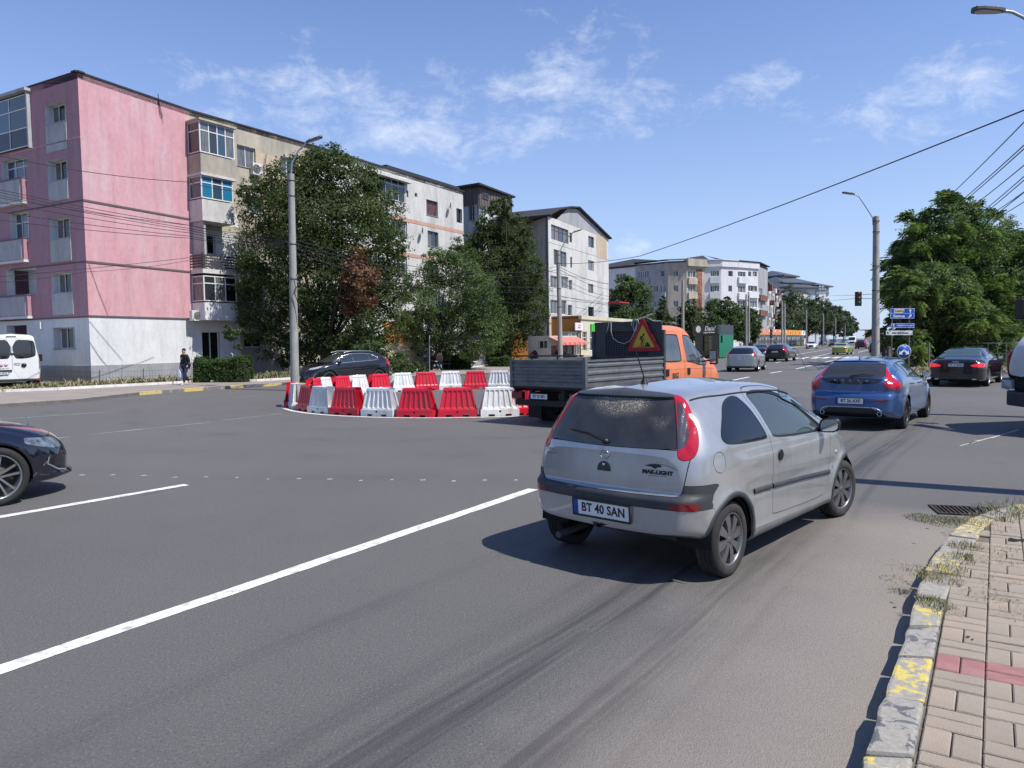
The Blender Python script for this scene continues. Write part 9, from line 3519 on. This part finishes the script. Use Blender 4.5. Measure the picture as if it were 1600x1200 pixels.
prof=[(.001,-.58),(.11,-.56),(.15,-.42),(.14,-.25),(.09,-.12),(.03,-.02),(.02,.02)]
bg.lathe(prof,10,M=Matrix.Translation((hc.x,hc.y,hc.z+.12))@Matrix.Diagonal((1,.65,1,1)))
tag(bg.build('shopping_bag',M_BAG),'pale blue and white plastic bag held by the walking person','bag')
pr_=MB()
c=Mw@Vector((-.02,.185,1.22))
text_mesh('*',.30,mat('print_grey',(.35,.35,.36),rough=.8),'shirt_print',pw,Matrix.Translation((0,.215,1.20))@frame((0,0,0),(-1,0,0),(0,0,1)))
sitJ=dict(pelvis=(0,0,.50),waist=(0,.0,.66),chest=(0,.06,.92),neck=(0,.09,1.05),head=(0,.12,1.16),crown=(0,.11,1.26),lsh=(-.17,.06,.98),lel=(-.22,.12,.74),lwr=(-.12,.34,.66),lha=(-.08,.38,.66),rsh=(.17,.06,.98),rel=(.22,.12,.74),rwr=(.12,.34,.66),rha=(.08,.38,.66),lhip=(-.09,.02,.50),lkn=(-.12,.44,.50),lan=(-.12,.46,.09),lto=(-.12,.60,.04),rhip=(.09,.02,.50),rkn=(.12,.44,.50),ran=(.12,.46,.09),rto=(.12,.60,.04))
by=50.0
for x,tc_,lc_,lb,rz in((676,dkc,dkc,'person in dark clothes sitting hunched on the shaded bench, at its left end',205),(688,mat('skin_arm',(.32,.20,.15),rough=.7),mat('cloth_jeans',(.035,.06,.15),rough=.85),'person in blue jeans sitting on the right end of the shaded bench',165)):
 a=D(x,578,by)
 person(lb,(a.x,a.y,.12),radians(rz),sitJ,tc_,lc_,mat('shoe_white',(.6,.6,.6)),scale=.98)
bn=thing('bench','dark bench with two seated people under the street tree','bench',(D(682,578,by).x,by+.1,.12))
for k in range(3):
 m=MB()
 m.box(-1.0,-.12+k*.13,.40,1.0,-.02+k*.13,.44)
 m.build('seat_slat',M_DWOOD,bn)
for k in range(2):
 m=MB()
 m.box(-1.0,.34,.62+k*.14,1.0,.37,.72+k*.14)
 m.build('back_slat',M_DWOOD,bn)
for s_ in(-.85,.85):
 m=MB()
 m.box(s_-.03,-.1,0,s_+.03,.3,.40)
 m.box(s_-.03,.30,.0,s_+.03,.338,.86)
 m.build('leg',M_BLACK,bn)
standJ=dict(walkJ)
standJ.update(lkn=(-.10,.03,.50),lan=(-.10,.0,.08),lto=(-.10,.14,.04),rkn=(.10,.03,.50),ran=(.10,.0,.08),rto=(.10,.14,.04))
for x,tcol,lb,Y in((1173,dkc,'person in dark clothes standing right beside the pole pair',80),(1158,mat('cloth_pale',(.5,.48,.46),rough=.8),'person in a pale top on the pavement left of the pole pair',84),(1212,mat('cloth_grey',(.05,.05,.055),rough=.8),'person in dark grey at the kerb in front of the shop row',100)):
 a=D(x,552,Y)
 person(lb,(a.x,a.y,.12),radians(200),standJ,tcol,nvy,dkc)
# ---- more distant traffic
def far_car(label,base,paint,px,py,heading,cat='car',scale=1.0,name='parked_car',lit=False,group=None,off=(0,0),**over):
 r=thing(name,label,cat,(0,0,0),0,group)
 sp=scaled(base,1,1,1,paint=paint,lvl=1,mirm=paint,**over)
 for k in('doors','grille','bonnet','clad','tgate','panel'):
  if k!='grille':
   sp.pop(k,None)
 auto(sp,r)
 r.scale=(scale,)*3
 c=G(px,py)
 hh=radians(heading)
 L=sp['L']*scale
 away=cos(radians(heading)-atan2(c.x,c.y))>0
 o=Vector((c.x,c.y))if away else Vector((c.x,c.y))-Vector((sin(hh),cos(hh)))*L
 place(r,o.x,o.y,heading)
 return r
def pt(name,c,metal=.4):
 return mat(name,c,rough=.3,metal=metal,coat=.8,coatrough=.05)
est=far_car('silver estate car with dark rear window, first of the queue down the street',WAGON,pt('estate_silver',(.36,.38,.40),.6),1157,581.5,26.5,name='estate_car',plate=('BT 17 KLM',.80,0),rim=M_RIMB,lvl2=1)
far_car('dark hatchback following right of the silver estate',HATCH,pt('far_black',(.015,.017,.022)),1210,565.3,33,name='hatchback_car',plate=('',.80,0),scale=1.04)
far_car('dark blue-grey saloon peeping out above the silver estate',SEDAN,pt('far_navy',(.03,.04,.06)),1187,559.5,24,name='sedan_car',scale=.95)
far_car('lime yellow and dark car just past the zebra crossing',SEDAN,pt('far_lime',(.36,.40,.08),.1),1311,554.5,33,name='sedan_car',scale=.92,clad=.82)
far_car('white oncoming saloon left of the yellow car',SEDAN,pt('far_white',(.70,.70,.69),.0),1267,545.0,207,name='sedan_car',scale=.95)
far_car('black car parked first at the far left kerb',HATCH,pt('far_black',(.015,.017,.022)),1284,539.5,207,scale=1.0,group='cars parked along the far left kerb')
far_car('olive green car at the far left kerb behind the yellow one',SUV,pt('far_olive',(.06,.075,.035)),1301,541.5,207,scale=1.0,group='cars parked along the far left kerb')
far_car('grey car at the far left kerb next to the white van',SUV,pt('far_grey',(.10,.11,.12)),1318,538.2,207,scale=1.0,group='cars parked along the far left kerb')
far_car('very dark red off-roader driving away, right of the white van',SUV,pt('far_maroon',(.05,.018,.02)),1344,545.2,34,name='suv_car',scale=1.0)
far_car('dark car half hidden behind the right lamp post',SUV,pt('far_black',(.015,.017,.022)),1368,551.5,40,name='suv_car',scale=.95)
far_car('pale silver car far off, just left of the right lamp post',SEDAN,pt('far_silver',(.40,.42,.44),.5),1360,538.0,30,name='sedan_car',scale=1.0)
fv=thing('delivery_van','white high van far down the street coming towards the camera','van')
mb=MB()
prof=[(0,.35),(5.6,.35),(5.75,.9),(5.3,1.25),(4.7,2.2),(4.2,2.5),(.1,2.55),(0,2.4)]
mb.prism(prof,-1.0,1.0,M=frame((0,0,0),(1,0,0),(0,0,1)))
mb.build('body',pt('far_white',(.7,.7,.69),0),fv,bevel=.12)
m=MB()
m.add([(5.28,-.85,1.35),(5.28,.85,1.35),(4.76,.78,2.2),(4.76,-.78,2.2)],[(0,1,2,3)])
m.build('windscreen',M_GLASS,fv,loc=(.12,0,.03),fix=False)
m=MB()
m.box(5.70,-.6,.5,5.80,.6,.95)
m.build('grille',M_BLACK,fv)
for s_ in(-1,1):
 for xx in(1.0,4.6):
  m=MB()
  m.lathe([(.001,s_*1.02),(.34,s_*1.02),(.35,s_*.8)],14,axis='y')
  m.build('wheel',M_TYRE2,fv,loc=(xx,0,.35))
c=G(1331,538.5)
hh=radians(207)
place(fv,c.x-sin(hh)*5.8,c.y-cos(hh)*5.8,207)
far_car('dark red car almost hidden behind the grey lorry cab',SUV,pt('far_red',(.09,.012,.022)),1600,594,62,name='suv_car',scale=1.0)
far_car('black car parked before the cream shop, seen over the tipper bed',HATCH,pt('far_black',(.015,.017,.022)),912,571,100,scale=1.0)
sc_=thing('motor_scooter','dark scooter standing at the kerb in front of the shop row','scooter')
c=G(1232,548)
sc_.location=c
sc_.rotation_euler=(0,0,radians(40))
for xx in(-.6,.6):
 m=MB()
 m.lathe([(.16,-.05),(.26,-.05),(.28,0),(.26,.05),(.16,.05)],16,axis='y',M=Matrix.Translation((xx,0,.28)))
 m.build('wheel',M_TYRE2,sc_)
m=MB()
m.tube([(-.6,0,.35),(-.35,0,.55),(.1,0,.45),(.38,0,.5),(.5,0,.85),(.42,0,1.05)],[.10,.16,.12,.10,.08,.04],8)
m.build('body',pt('far_black',(.015,.017,.022)),sc_)
m=MB()
m.tube([(.42,-.32,1.08),(.44,0,1.02),(.42,.32,1.08)],.02,5)
m.build('handlebar',M_BLACK,sc_)
m=MB()
m.tube([(-.6,0,.72),(-.2,0,.76),(.05,0,.70)],[.09,.12,.08],8)
m.build('seat',M_BLACK,sc_)
